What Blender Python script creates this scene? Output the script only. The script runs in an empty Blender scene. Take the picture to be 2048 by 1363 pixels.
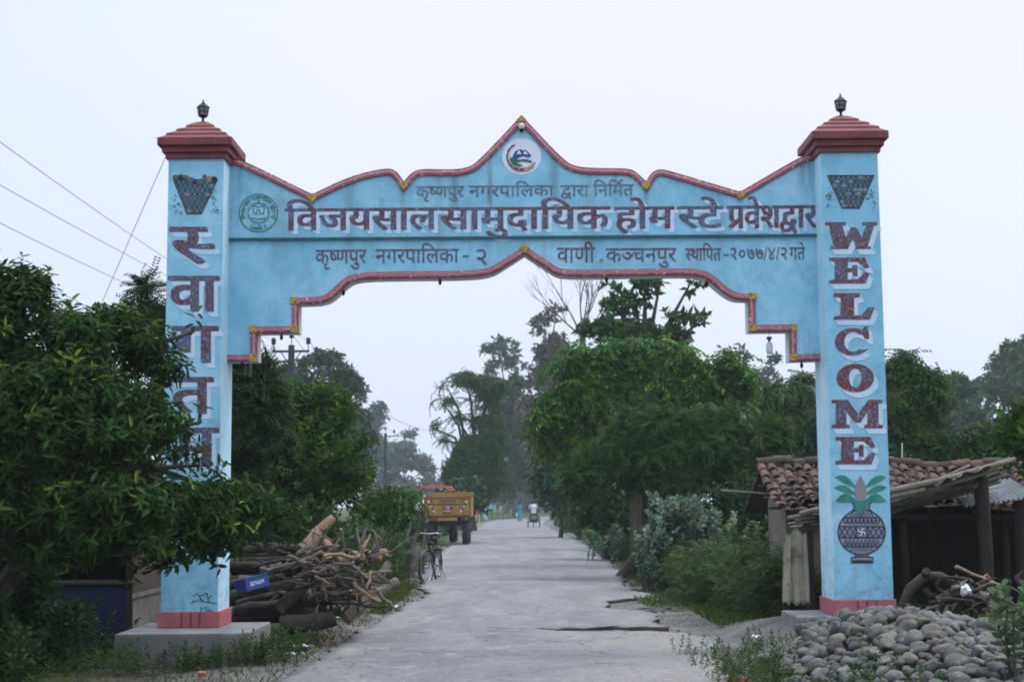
import bpy, bmesh, math, random
import numpy as np
from mathutils import Vector, Matrix
from mathutils.geometry import tessellate_polygon
rng = np.random.default_rng(11)
random.seed(11)
SC = bpy.context.scene
COL = SC.collection
R = math.radians

# ------------------------------------------------------------------ camera, sky, sun, exposure
FPX, CU, CV = 2920.0, 1024.0, 681.5
CAM_H, PITCH, ROLL = 1.6, math.atan(322 / 2920), 0.0082
_f = Vector((0, math.cos(PITCH), math.sin(PITCH)))
_r0, _u0 = Vector((1, 0, 0)), Vector((0, -math.sin(PITCH), math.cos(PITCH)))
_r = _r0 * math.cos(ROLL) - _u0 * math.sin(ROLL)
_u = _u0 * math.cos(ROLL) + _r0 * math.sin(ROLL)
cam_d = bpy.data.cameras.new('camera')
cam = bpy.data.objects.new('camera', cam_d)
COL.objects.link(cam)
cam.matrix_world = Matrix(((_r.x, _u.x, -_f.x, 0), (_r.y, _u.y, -_f.y, 0), (_r.z, _u.z, -_f.z, CAM_H), (0, 0, 0, 1)))
cam_d.sensor_width, cam_d.lens = 36, 36 * FPX / 2048
cam_d.clip_start, cam_d.clip_end = 0.1, 5000
cam_d.dof.use_dof = True
cam_d.dof.focus_distance = 16.2
cam_d.dof.aperture_fstop = 5.6
SC.camera = cam
SC.render.engine = 'CYCLES'
SC.cycles.use_denoising = True
SC.cycles.max_bounces = 5
SC.cycles.diffuse_bounces = 2
SC.cycles.volume_bounces = 1
SC.cycles.volume_step_rate = 5
SC.cycles.filter_width = 1.9

SUN_EL, SUN_AZ = R(58), R(70)          # azimuth measured from +Y towards +X
sd = bpy.data.lights.new('sun', 'SUN')
sd.energy, sd.angle, sd.color = 1.5, R(12), (1, 0.97, 0.92)
sun = bpy.data.objects.new('sun', sd)
COL.objects.link(sun)
_sdir = Vector((math.sin(SUN_AZ) * math.cos(SUN_EL), math.cos(SUN_AZ) * math.cos(SUN_EL), math.sin(SUN_EL)))
sun.rotation_euler = _sdir.to_track_quat('Z', 'Y').to_euler()

w = bpy.data.worlds.new('World')
SC.world = w
w.use_nodes = True
nt = w.node_tree
nt.nodes.clear()
N = nt.nodes.new
out = N('ShaderNodeOutputWorld')
sky = N('ShaderNodeTexSky')
sky.sky_type = 'NISHITA'
sky.sun_disc = False
sky.sun_elevation, sky.sun_rotation = SUN_EL, SUN_AZ
sky.air_density, sky.dust_density = 1.5, 4
b1, b2, mx = N('ShaderNodeBackground'), N('ShaderNodeBackground'), N('ShaderNodeMixShader')
b1.inputs[1].default_value = 0.1
tc, sep = N('ShaderNodeTexCoord'), N('ShaderNodeSeparateXYZ')
ramp = N('ShaderNodeValToRGB')          # overcast deck: palest at the horizon, brighter to the zenith
nt.links.new(tc.outputs['Generated'], sep.inputs[0])
nt.links.new(sep.outputs['Z'], ramp.inputs[0])
e = ramp.color_ramp.elements
e[0].position, e[0].color = 0.0, (0.69, 0.80, 0.98, 1)
e[1].position, e[1].color = 0.30, (0.85, 0.868, 1.0, 1)
q = e.new(0.13); q.color = (0.77, 0.84, 1.0, 1)
q = e.new(1.0); q.color = (0.90, 0.95, 1, 1)
rm2 = N('ShaderNodeMapRange')           # deck strength by elevation
rm2.inputs[1].default_value, rm2.inputs[2].default_value = 0.33, 1.0
rm2.inputs[3].default_value, rm2.inputs[4].default_value = 1.10, 3.4
nt.links.new(sep.outputs['Z'], rm2.inputs[0])
nz = N('ShaderNodeTexNoise')
nz.inputs['Scale'].default_value = 2.2
nz.inputs['Detail'].default_value = 3
nt.links.new(tc.outputs['Generated'], nz.inputs[0])
rm3 = N('ShaderNodeMapRange')
rm3.inputs[3].default_value, rm3.inputs[4].default_value = 0.93, 1.07
nt.links.new(nz.outputs[0], rm3.inputs[0])
mm = N('ShaderNodeMath'); mm.operation = 'MULTIPLY'
nt.links.new(rm2.outputs[0], mm.inputs[0]); nt.links.new(rm3.outputs[0], mm.inputs[1])
rl_ = N('ShaderNodeMapRange'); rl_.inputs[1].default_value, rl_.inputs[2].default_value, rl_.inputs[3].default_value, rl_.inputs[4].default_value = -0.1, -0.42, 0.0, 0.75
nt.links.new(sep.outputs['X'], rl_.inputs[0])
mxl = N('ShaderNodeMix'); mxl.data_type = 'RGBA'; mxl.inputs[7].default_value = (0.66, 0.80, 1.0, 1)
nt.links.new(rl_.outputs[0], mxl.inputs[0]); nt.links.new(ramp.outputs[0], mxl.inputs[6])
nt.links.new(sky.outputs[0], b1.inputs[0])
nt.links.new(mxl.outputs[2], b2.inputs[0]); nt.links.new(mm.outputs[0], b2.inputs[1])
mx.inputs[0].default_value = 0.88
nt.links.new(b1.outputs[0], mx.inputs[1]); nt.links.new(b2.outputs[0], mx.inputs[2])
nt.links.new(mx.outputs[0], out.inputs[0])
SC.view_settings.view_transform = 'Standard'
SC.view_settings.look = 'None'
SC.view_settings.gamma = 1
SC.view_settings.exposure = 0.05

def W(u, v, Y):
    """point at distance Y seen at photo position u, v (2048 x 1363)"""
    d = _f * FPX + _r * (u - CU) + _u * (CV - v)
    return Vector((0, 0, CAM_H)) + d * (Y / d.y)
def px(Y): return Y / FPX

# ------------------------------------------------------------------ object helpers
def tag(o, label=None, cat=None, group=None, kind=None):
    if label: o['label'] = label
    if cat: o['category'] = cat
    if group: o['group'] = group
    if kind: o['kind'] = kind
    return o
def thing(name, label, cat, loc=(0, 0, 0), group=None):
    o = bpy.data.objects.new(name, None)
    o.empty_display_size = 0.2
    COL.objects.link(o)
    o.location = loc
    return tag(o, label, cat, group)
def link(name, me, mats, parent=None):
    for m in (mats if isinstance(mats, (list, tuple)) else [mats]): me.materials.append(m)
    o = bpy.data.objects.new(name, me)
    COL.objects.link(o)
    if parent is not None:
        o.parent = parent
        if parent.type == 'EMPTY': o.matrix_parent_inverse = Matrix.Translation(-Vector(parent.location))
    return o
def children(o): return [c for c in bpy.data.objects if c.parent == o]
def copy_tree(o, parent=None):
    c = o.copy()
    COL.objects.link(c)
    if parent is not None: c.parent = parent
    for ch in children(o): copy_tree(ch, c)
    return c

class MB:
    def __init__(s): s.v, s.f, s.m, s.sm = [], [], [], []
    def add(s, vs, fs, mi=0, smooth=False):
        o = len(s.v); s.v += [tuple(p) for p in vs]
        for f in fs: s.f.append([o + i for i in f]); s.m.append(mi); s.sm.append(smooth)
    def box(s, c, d, rot=None, mi=0, bev=0.0):
        hx, hy, hz = d[0] / 2, d[1] / 2, d[2] / 2
        M = (rot.to_matrix() if hasattr(rot, 'to_matrix') else rot) if rot is not None else Matrix.Identity(3)
        c = Vector(c)
        if bev <= 0:
            vs = [c + M @ Vector((x, y, z)) for x in (-hx, hx) for y in (-hy, hy) for z in (-hz, hz)]
            s.add(vs, [(0, 1, 3, 2), (4, 6, 7, 5), (0, 4, 5, 1), (2, 3, 7, 6), (0, 2, 6, 4), (1, 5, 7, 3)], mi)
            return
        bm = bmesh.new(); bmesh.ops.create_cube(bm, size=1)
        bmesh.ops.scale(bm, vec=d, verts=bm.verts)
        bmesh.ops.bevel(bm, geom=bm.edges[:], offset=bev, segments=2, affect='EDGES', profile=0.7)
        s.bm(bm, lambda p: c + M @ p, mi)
    def bm(s, bm, fn=lambda p: p, mi=0, smooth=False):
        bm.verts.index_update()
        s.add([fn(v.co) for v in bm.verts], [[v.index for v in f.verts] for f in bm.faces], mi, smooth)
        bm.free()
    def tube(s, pts, rad, n=8, mi=0, cap=True, capmi=None, wob=0.0):
        pts = [Vector(p) for p in pts]
        if not hasattr(rad, '__len__'): rad = [rad] * len(pts)
        rings = []; up = None
        for i, p in enumerate(pts):
            t = (pts[min(i + 1, len(pts) - 1)] - pts[max(i - 1, 0)]).normalized()
            if up is None: up = Vector((0, 0, 1)) if abs(t.z) < 0.9 else Vector((1, 0, 0))
            a = (up - t * up.dot(t)).normalized(); b = t.cross(a); up = a
            rings.append([p + (a * math.cos(2 * math.pi * k / n) + b * math.sin(2 * math.pi * k / n)) * rad[i] * (1 + wob * (random.random() - .5)) for k in range(n)])
        vs = [q for r in rings for q in r]
        fs = [(i * n + k, i * n + (k + 1) % n, (i + 1) * n + (k + 1) % n, (i + 1) * n + k) for i in range(len(pts) - 1) for k in range(n)]
        s.add(vs, fs, mi, True)
        if cap:
            cm = mi if capmi is None else capmi
            s.add(rings[0], [list(range(n))[::-1]], cm); s.add(rings[-1], [list(range(n))], cm)
    def lathe(s, prof, c, n=16, mi=0, axis=None, smooth=True, phase=0.0):
        c = Vector(c); M = axis if axis is not None else Matrix.Identity(3); k = len(prof)
        vs = [c + M @ Vector((r * math.cos(phase + 2 * math.pi * j / n), r * math.sin(phase + 2 * math.pi * j / n), z)) for r, z in prof for j in range(n)]
        fs = [(i * n + j, i * n + (j + 1) % n, (i + 1) * n + (j + 1) % n, (i + 1) * n + j) for i in range(k - 1) for j in range(n)]
        s.add(vs, fs, mi, smooth)
        s.add(vs[:n], [list(range(n))[::-1]], mi); s.add(vs[-n:], [list(range(n))], mi)
    def torus(s, c, Rr, r, M=None, n=28, k=8, mi=0):
        c = Vector(c); M = M if M is not None else Matrix.Identity(3)
        vs = [c + M @ Vector(((Rr + r * math.cos(2 * math.pi * j / k)) * math.cos(2 * math.pi * i / n), (Rr + r * math.cos(2 * math.pi * j / k)) * math.sin(2 * math.pi * i / n), r * math.sin(2 * math.pi * j / k))) for i in range(n) for j in range(k)]
        s.add(vs, [(i * k + j, ((i + 1) % n) * k + j, ((i + 1) % n) * k + (j + 1) % k, i * k + (j + 1) % k) for i in range(n) for j in range(k)], mi, True)
    def build(s, name, mats, parent=None):
        me = bpy.data.meshes.new(name)
        me.from_pydata([tuple(p) for p in s.v], [], s.f)
        me.polygons.foreach_set('material_index', s.m)
        me.polygons.foreach_set('use_smooth', s.sm)
        me.update()
        return link(name, me, mats, parent)

# ------------------------------------------------------------------ materials
def newmat(name):
    m = bpy.data.materials.new(name); m.use_nodes = True
    nt = m.node_tree; nt.nodes.clear()
    o = nt.nodes.new('ShaderNodeOutputMaterial'); p = nt.nodes.new('ShaderNodeBsdfPrincipled')
    nt.links.new(p.outputs[0], o.inputs[0])
    return m, nt, p
def c4(c): return (c[0], c[1], c[2], 1)
def noise(nt, scale, detail=4, rough=0.6, vec=None, stretch=None):
    n = nt.nodes.new('ShaderNodeTexNoise')
    n.inputs['Scale'].default_value, n.inputs['Detail'].default_value, n.inputs['Roughness'].default_value = scale, detail, rough
    g = nt.nodes.new('ShaderNodeNewGeometry').outputs['Position'] if vec is None else vec
    if stretch:
        mp = nt.nodes.new('ShaderNodeMapping'); mp.inputs['Scale'].default_value = stretch
        nt.links.new(g, mp.inputs[0]); g = mp.outputs[0]
    nt.links.new(g, n.inputs['Vector'])
    return n.outputs[0]
def rng_map(nt, s, a, b, lo=0.0, hi=1.0):
    r = nt.nodes.new('ShaderNodeMapRange'); r.clamp = True
    r.inputs[1].default_value, r.inputs[2].default_value, r.inputs[3].default_value, r.inputs[4].default_value = a, b, lo, hi
    nt.links.new(s, r.inputs[0]); return r.outputs[0]
def mixc(nt, fac, a, b):
    m = nt.nodes.new('ShaderNodeMix'); m.data_type = 'RGBA'
    for i, x in ((0, fac), (6, a), (7, b)):
        if isinstance(x, (tuple, list)): m.inputs[i].default_value = c4(x)
        elif isinstance(x, (int, float)): m.inputs[i].default_value = x
        else: nt.links.new(x, m.inputs[i])
    return m.outputs[2]
def bump(nt, p, h, strength=0.3, dist=0.01):
    b = nt.nodes.new('ShaderNodeBump'); b.inputs['Strength'].default_value = strength; b.inputs['Distance'].default_value = dist
    nt.links.new(h, b.inputs['Height']); nt.links.new(b.outputs[0], p.inputs['Normal'])
def pm(name, c1, c2=None, scale=6, rough=0.7, metal=0, bmp=0.2, lo=0.35, hi=0.65, stretch=None, c3=None, s3=40, lo3=0.6, hi3=0.7, rand=0.0, spec=0.3):
    m, nt, p = newmat(name)
    p.inputs['Roughness'].default_value, p.inputs['Metallic'].default_value = rough, metal
    p.inputs['Specular IOR Level'].default_value = spec
    n = noise(nt, scale, 5, stretch=stretch)
    col = mixc(nt, rng_map(nt, n, lo, hi), c1, c2 or tuple(x * 0.8 for x in c1))
    if c3:
        n3 = noise(nt, s3, 3, stretch=stretch)
        col = mixc(nt, rng_map(nt, n3, lo3, hi3), col, c3)
    if rand:
        oi = nt.nodes.new('ShaderNodeObjectInfo'); h = nt.nodes.new('ShaderNodeHueSaturation')
        nt.links.new(rng_map(nt, oi.outputs['Random'], 0, 1, 1 - rand, 1 + rand), h.inputs['Value'])
        nt.links.new(col, h.inputs['Color']); col = h.outputs[0]
    nt.links.new(col, p.inputs['Base Color'])
    if bmp: bump(nt, p, noise(nt, scale * 4, 5, stretch=stretch), bmp)
    return m
def leafmat(name, dark, light, young=None, trans=0.25, rough=0.45):
    m, nt, p = newmat(name)
    at = nt.nodes.new('ShaderNodeAttribute'); at.attribute_name = 'tint'
    r = nt.nodes.new('ShaderNodeValToRGB'); e = r.color_ramp.elements
    e[0].color, e[1].color = c4(dark), c4(young or light)
    q = e.new(0.6); q.color = c4(light)
    if young: q = e.new(0.88); q.color = c4(light)
    nt.links.new(at.outputs['Fac'], r.inputs[0])
    nt.links.new(r.outputs[0], p.inputs['Base Color'])
    p.inputs['Roughness'].default_value = rough
    p.inputs['Specular IOR Level'].default_value = 0.09
    tr = nt.nodes.new('ShaderNodeBsdfTranslucent'); ms = nt.nodes.new('ShaderNodeMixShader')
    ms.inputs[0].default_value = trans
    nt.links.new(r.outputs[0], tr.inputs[0]); nt.links.new(p.outputs[0], ms.inputs[1]); nt.links.new(tr.outputs[0], ms.inputs[2])
    nt.links.new(ms.outputs[0], [n for n in nt.nodes if n.type == 'OUTPUT_MATERIAL'][0].inputs[0])
    return m

# ------------------------------------------------------------------ ground and road
def sst(a, b, x):
    t = np.clip((x - a) / (b - a), 0, 1); return t * t * (3 - 2 * t)
_ph = rng.uniform(0, 6.28, (24, 2)); _an = rng.uniform(0, 6.28, 24)
def wav(x, y, s, k0=0, k=8):
    r = 0
    for i in range(k0, k0 + k):
        fr = s * (1 + 0.37 * (i - k0)); r = r + np.sin((x * math.cos(_an[i]) + y * math.sin(_an[i])) * fr + _ph[i, 0]) / (1 + 0.3 * (i - k0))
    return r / 3.0
EDGE_Y = [0, 9, 13.2, 16.5, 20.8, 26.2, 29, 32.3, 48, 70, 111, 135, 170, 215]
EDGE_L = [-2.2, -2.2, -2.14, -2.05, -1.88, -1.56, -1.85, -2.09, -2.37, -2.4, -2.2, -1.4, 5, 20]
EDGE_RY = [0, 11, 14, 16.5, 18.2, 18.38, 18.74, 18.92, 20.5, 21.6, 22.2, 24.0, 25.0, 27, 37, 53, 79, 105, 135, 170, 215]
EDGE_R = [1.9, 1.9, 2.0, 2.35, 2.1, 0.45, 0.38, 1.8, 2.0, 2.1, 1.5, 1.45, 2.35, 2.15, 2.55, 2.75, 2.4, 2.1, 3.2, 10, 25]
def edge_l(y): return np.interp(y, EDGE_Y, EDGE_L)
def edge_r(y): return np.interp(y, EDGE_RY, EDGE_R)
def gh(x, y):
    x = np.asarray(x, float); y = np.asarray(y, float)
    z = -0.055 + 0.012 * wav(x, y, 2.0) + 0.01 * wav(x, y, 6.0, 8)
    near = sst(18.9, 17.6, y) * sst(-1.0, 0.2, x)
    z = z + 0.012 * near                                              # worn apron level with the road
    side = sst(edge_r(np.maximum(y, 20)) - 0.2, edge_r(np.maximum(y, 20)) + 0.8, x) + sst(edge_l(y) + 0.1, edge_l(y) - 0.7, x)
    z = z + 0.05 * np.clip(side, 0, 1)
    z = z + 0.27 * sst(2.4, 3.3, x) * sst(21.0, 16.5, y)               # raised verge by the right pillar
    d = np.sqrt(((x - 3.4) / 1.35) ** 2 + ((y - 12.9) / 2.5) ** 2)
    z = z + 0.10 * sst(1.0, 0.1, d)
    z = z - 0.06 * sst(-2.6, -3.3, x) * sst(17.5, 15.5, y)
    z = z + 0.03 * sst(0.6, 1.0, np.abs(x) / 60) * wav(x, y, .3)
    return z
def gz(x, y): return float(gh(x, y))

def make_ground():
    xs = np.concatenate([[-600, -300, -150, -80, -50, -35, -25, -18, -14, -11, -9], np.arange(-8, 8.01, 0.11), [9, 11, 14, 18, 25, 35, 50, 80, 150, 300, 600]])
    ys = np.concatenate([[-40, -10, 0, 4, 7], np.arange(8, 30, 0.14), np.arange(30, 60, 0.5), np.arange(60, 160, 2.5), [170, 200, 260, 350, 480, 620]])
    X, Y = np.meshgrid(xs, ys); Z = gh(X, Y)
    nx, ny = len(xs), len(ys)
    me = bpy.data.meshes.new('ground')
    V = np.stack([X, Y, Z], -1).reshape(-1, 3)
    me.vertices.add(len(V)); me.vertices.foreach_set('co', V.ravel())
    I = np.arange(nx * ny).reshape(ny, nx)
    F = np.stack([I[:-1, :-1], I[:-1, 1:], I[1:, 1:], I[1:, :-1]], -1).reshape(-1, 4)
    me.loops.add(F.size); me.loops.foreach_set('vertex_index', F.ravel().astype(np.int32))
    me.polygons.add(len(F)); me.polygons.foreach_set('loop_start', (np.arange(len(F)) * 4).astype(np.int32))
    me.update(calc_edges=True)
    me.polygons.foreach_set('use_smooth', [True] * len(F))
    # where turf grows (0..1)
    off = np.maximum(X - edge_r(np.maximum(Y, 20)), edge_l(Y) - X)
    g = sst(0.15, 1.1, off + 0.35 * wav(X, Y, 1.5)) * sst(15, 23, Y + 1.2 * wav(X, Y, .8, 8))
    g = np.maximum(g, sst(3.0, 5.0, np.abs(X)) * 0.75)
    g = g * (1 - sst(21.5, 19.5, Y) * sst(4.6, 3.2, X) * (X > 0))
    sb = sst(1.25, .85, np.sqrt(((X - 3.4) / 1.4) ** 2 + ((Y - 12.7) / 2.6) ** 2)) + sst(-2.9, -3.6, X) * sst(21, 18, Y) * .8 + sst(4.6, 5.4, X) * sst(22, 20, Y) * .7  # shade in heap gaps, under the tree and by the hut, as darker soil colour
    a = me.attributes.new('shade_soil', 'FLOAT', 'POINT'); a.data.foreach_set('value', np.clip(sb, 0, 1).ravel().astype(np.float32))
    a = me.attributes.new('turf', 'FLOAT', 'POINT'); a.data.foreach_set('value', np.clip(g, 0, 1).ravel().astype(np.float32))
    m, nt, p = newmat('ground')
    at = nt.nodes.new('ShaderNodeAttribute'); at.attribute_name = 'turf'
    dirt = mixc(nt, rng_map(nt, noise(nt, 1.3, 6), 0.35, 0.65), (0.165, 0.16, 0.157), (0.075, 0.072, 0.069))
    dirt = mixc(nt, rng_map(nt, noise(nt, 28, 4), 0.57, 0.66), dirt, (0.085, 0.08, 0.075))
    dirt = mixc(nt, rng_map(nt, noise(nt, 55, 3), 0.60, 0.68), dirt, (0.36, 0.35, 0.33))
    s2 = nt.nodes.new('ShaderNodeAttribute'); s2.attribute_name = 'shade_soil'
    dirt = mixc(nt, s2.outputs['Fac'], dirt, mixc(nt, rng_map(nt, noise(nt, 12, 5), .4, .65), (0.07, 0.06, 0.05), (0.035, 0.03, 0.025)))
    grass = mixc(nt, rng_map(nt, noise(nt, 5, 6), 0.35, 0.65), (0.022, 0.045, 0.012), (0.06, 0.075, 0.022))
    ad = nt.nodes.new('ShaderNodeMath'); ad.operation = 'ADD'
    nt.links.new(at.outputs['Fac'], ad.inputs[0]); nt.links.new(rng_map(nt, noise(nt, 9, 5), 0, 1, -0.45, 0.45), ad.inputs[1])
    nt.links.new(mixc(nt, rng_map(nt, ad.outputs[0], 0.4, 0.62), dirt, grass), p.inputs['Base Color'])
    p.inputs['Roughness'].default_value = 0.95; p.inputs['Specular IOR Level'].default_value = 0.1
    bump(nt, p, noise(nt, 30, 6), 0.9, 0.03)
    tag(link('ground', me, m), kind='structure')
make_ground()

def make_road():
    ys = np.concatenate([np.arange(6, 18.1, 0.09), np.arange(18.1, 19.2, 0.02), np.arange(19.2, 30, 0.09), np.arange(30, 60, 0.4), np.arange(60, 216, 2.5)])
    k = 26; V = []; F = []
    for i, y in enumerate(ys):
        fr = 1.0 if y < 60 else 0.3
        l = edge_l(y) + fr * 0.11 * wav(3.0, y, 3.1) + fr * 0.05 * wav(1.0, y, 11.0, 8)
        r = edge_r(y) + fr * 0.14 * wav(7.0, y, 2.6, 4) + fr * 0.06 * wav(9.0, y, 12.0, 12)
        r = r + 0.20 * wav(5.0, y, 19.0, 3) * float(sst(18.1, 18.25, y) * sst(19.15, 19.0, y))
        t = np.linspace(0, 1, k); x = l + (r - l) * t
        z = 0.03 - 0.03 * (2 * t - 1) ** 2 + (0.006 * wav(x, y, 1.1) + 0.004 * wav(x, y, 5, 8)) * (1 if y < 30 else .25)
        yj = y + (0.17 * wav(x, 2.0, 3.3) + 0.09 * wav(x, 6.0, 8.0, 8) + 0.03 * wav(x, 1.0, 25.0, 4)) * (1 if y < 32 else 0)
        row = [(l + 0.02, yj[0], gz(l, y) - 0.06)] + [(x[j], yj[j], z[j]) for j in range(k)] + [(r - 0.02, yj[-1], gz(r, y) - 0.06)]
        V += row
    n = k + 2
    F = [(i * n + j, i * n + j + 1, (i + 1) * n + j + 1, (i + 1) * n + j) for i in range(len(ys) - 1) for j in range(n - 1)]
    me = bpy.data.meshes.new('road'); me.from_pydata(V, [], F); me.update()
    XY = np.array(V); du = sst(0.0, 1.4, XY[:, 0]) * sst(19.2, 17.5, XY[:, 1]) * .9 + sst(1.2, 2.2, XY[:, 0] - edge_r(XY[:, 1]) + 2.2) * (XY[:, 1] < 45) * .6 + sst(.7, 0, XY[:, 0] - edge_l(XY[:, 1])) * .6
    at = me.attributes.new('dust', 'FLOAT', 'POINT'); at.data.foreach_set('value', np.clip(du, 0, 1).astype(np.float32))
    me.polygons.foreach_set('use_smooth', [(i % (n - 1)) not in (0, n - 2) for i in range(len(F))])
    m, nt, p = newmat('road')
    c = mixc(nt, rng_map(nt, noise(nt, 0.9, 5, stretch=(1.6, 0.35, 1)), 0.35, 0.68), (0.122, 0.126, 0.142), (0.19, 0.192, 0.204))
    c = mixc(nt, rng_map(nt, noise(nt, 2.6, 6, 0.7), 0.52, 0.75, 0, .7), c, (0.31, 0.295, 0.275))
    c = mixc(nt, rng_map(nt, noise(nt, 20, 4, .8), 0.53, 0.60, 0, .75), c, (0.075, 0.077, 0.085))
    c = mixc(nt, rng_map(nt, noise(nt, 34, 2), 0.62, 0.68, 0, .6), c, (0.34, 0.335, 0.33))
    c = mixc(nt, rng_map(nt, noise(nt, 7, 5, .75), 0.66, 0.72, 0, .8), c, (0.12, 0.115, 0.11))
    da = nt.nodes.new('ShaderNodeAttribute'); da.attribute_name = 'dust'
    dm = nt.nodes.new('ShaderNodeMath'); dm.operation = 'MULTIPLY'; nt.links.new(da.outputs['Fac'], dm.inputs[0]); nt.links.new(rng_map(nt, noise(nt, 1.7, 7, .75), .38, .6, .1, 1), dm.inputs[1])
    c = mixc(nt, dm.outputs[0], c, mixc(nt, rng_map(nt, noise(nt, 16, 5, .8), .4, .62), (0.27, 0.25, 0.225), (0.13, 0.122, 0.115)))
    vo = nt.nodes.new('ShaderNodeTexVoronoi'); vo.feature = 'DISTANCE_TO_EDGE'; vo.inputs['Scale'].default_value = 0.55
    gp = nt.nodes.new('ShaderNodeNewGeometry'); wn = nt.nodes.new('ShaderNodeTexNoise'); wn.inputs['Scale'].default_value = 3.0; wn.inputs['Detail'].default_value = 5
    nt.links.new(gp.outputs['Position'], wn.inputs['Vector'])
    va = nt.nodes.new('ShaderNodeVectorMath'); va.operation = 'MULTIPLY_ADD'; va.inputs[1].default_value = (.9, .9, .9)
    nt.links.new(wn.outputs['Color'], va.inputs[0]); nt.links.new(gp.outputs['Position'], va.inputs[2]); nt.links.new(va.outputs[0], vo.inputs['Vector'])
    ck = nt.nodes.new('ShaderNodeMath'); ck.operation = 'MULTIPLY'
    nt.links.new(rng_map(nt, vo.outputs['Distance'], .004, .016, 1, 0), ck.inputs[0]); nt.links.new(rng_map(nt, noise(nt, .45, 3), .44, .56, 0, .9), ck.inputs[1])
    c = mixc(nt, ck.outputs[0], c, (0.07, 0.068, 0.065))
    c = mixc(nt, rng_map(nt, noise(nt, 0.55, 5, .7), .56, .66, 0, .55), c, (0.135, 0.135, 0.14))
    c = mixc(nt, rng_map(nt, noise(nt, 1.0, 6, .75, stretch=(1, .6, 1)), .60, .70, 0, .7), c, (0.30, 0.28, 0.255))
    nt.links.new(c, p.inputs['Base Color'])
    p.inputs['Roughness'].default_value = 0.85; p.inputs['Specular IOR Level'].default_value = 0.25
    bump(nt, p, noise(nt, 60, 5), 0.6, 0.012)
    md, nd, pd = newmat('broken_asphalt'); pd.inputs['Base Color'].default_value = (0.055, 0.054, 0.053, 1); pd.inputs['Roughness'].default_value = .95
    me.polygons.foreach_set('material_index', [1 if (i % (n - 1)) in (0, n - 2) else 0 for i in range(len(F))])
    tag(link('road', me, [m, md]), kind='structure')
make_road()
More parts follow.
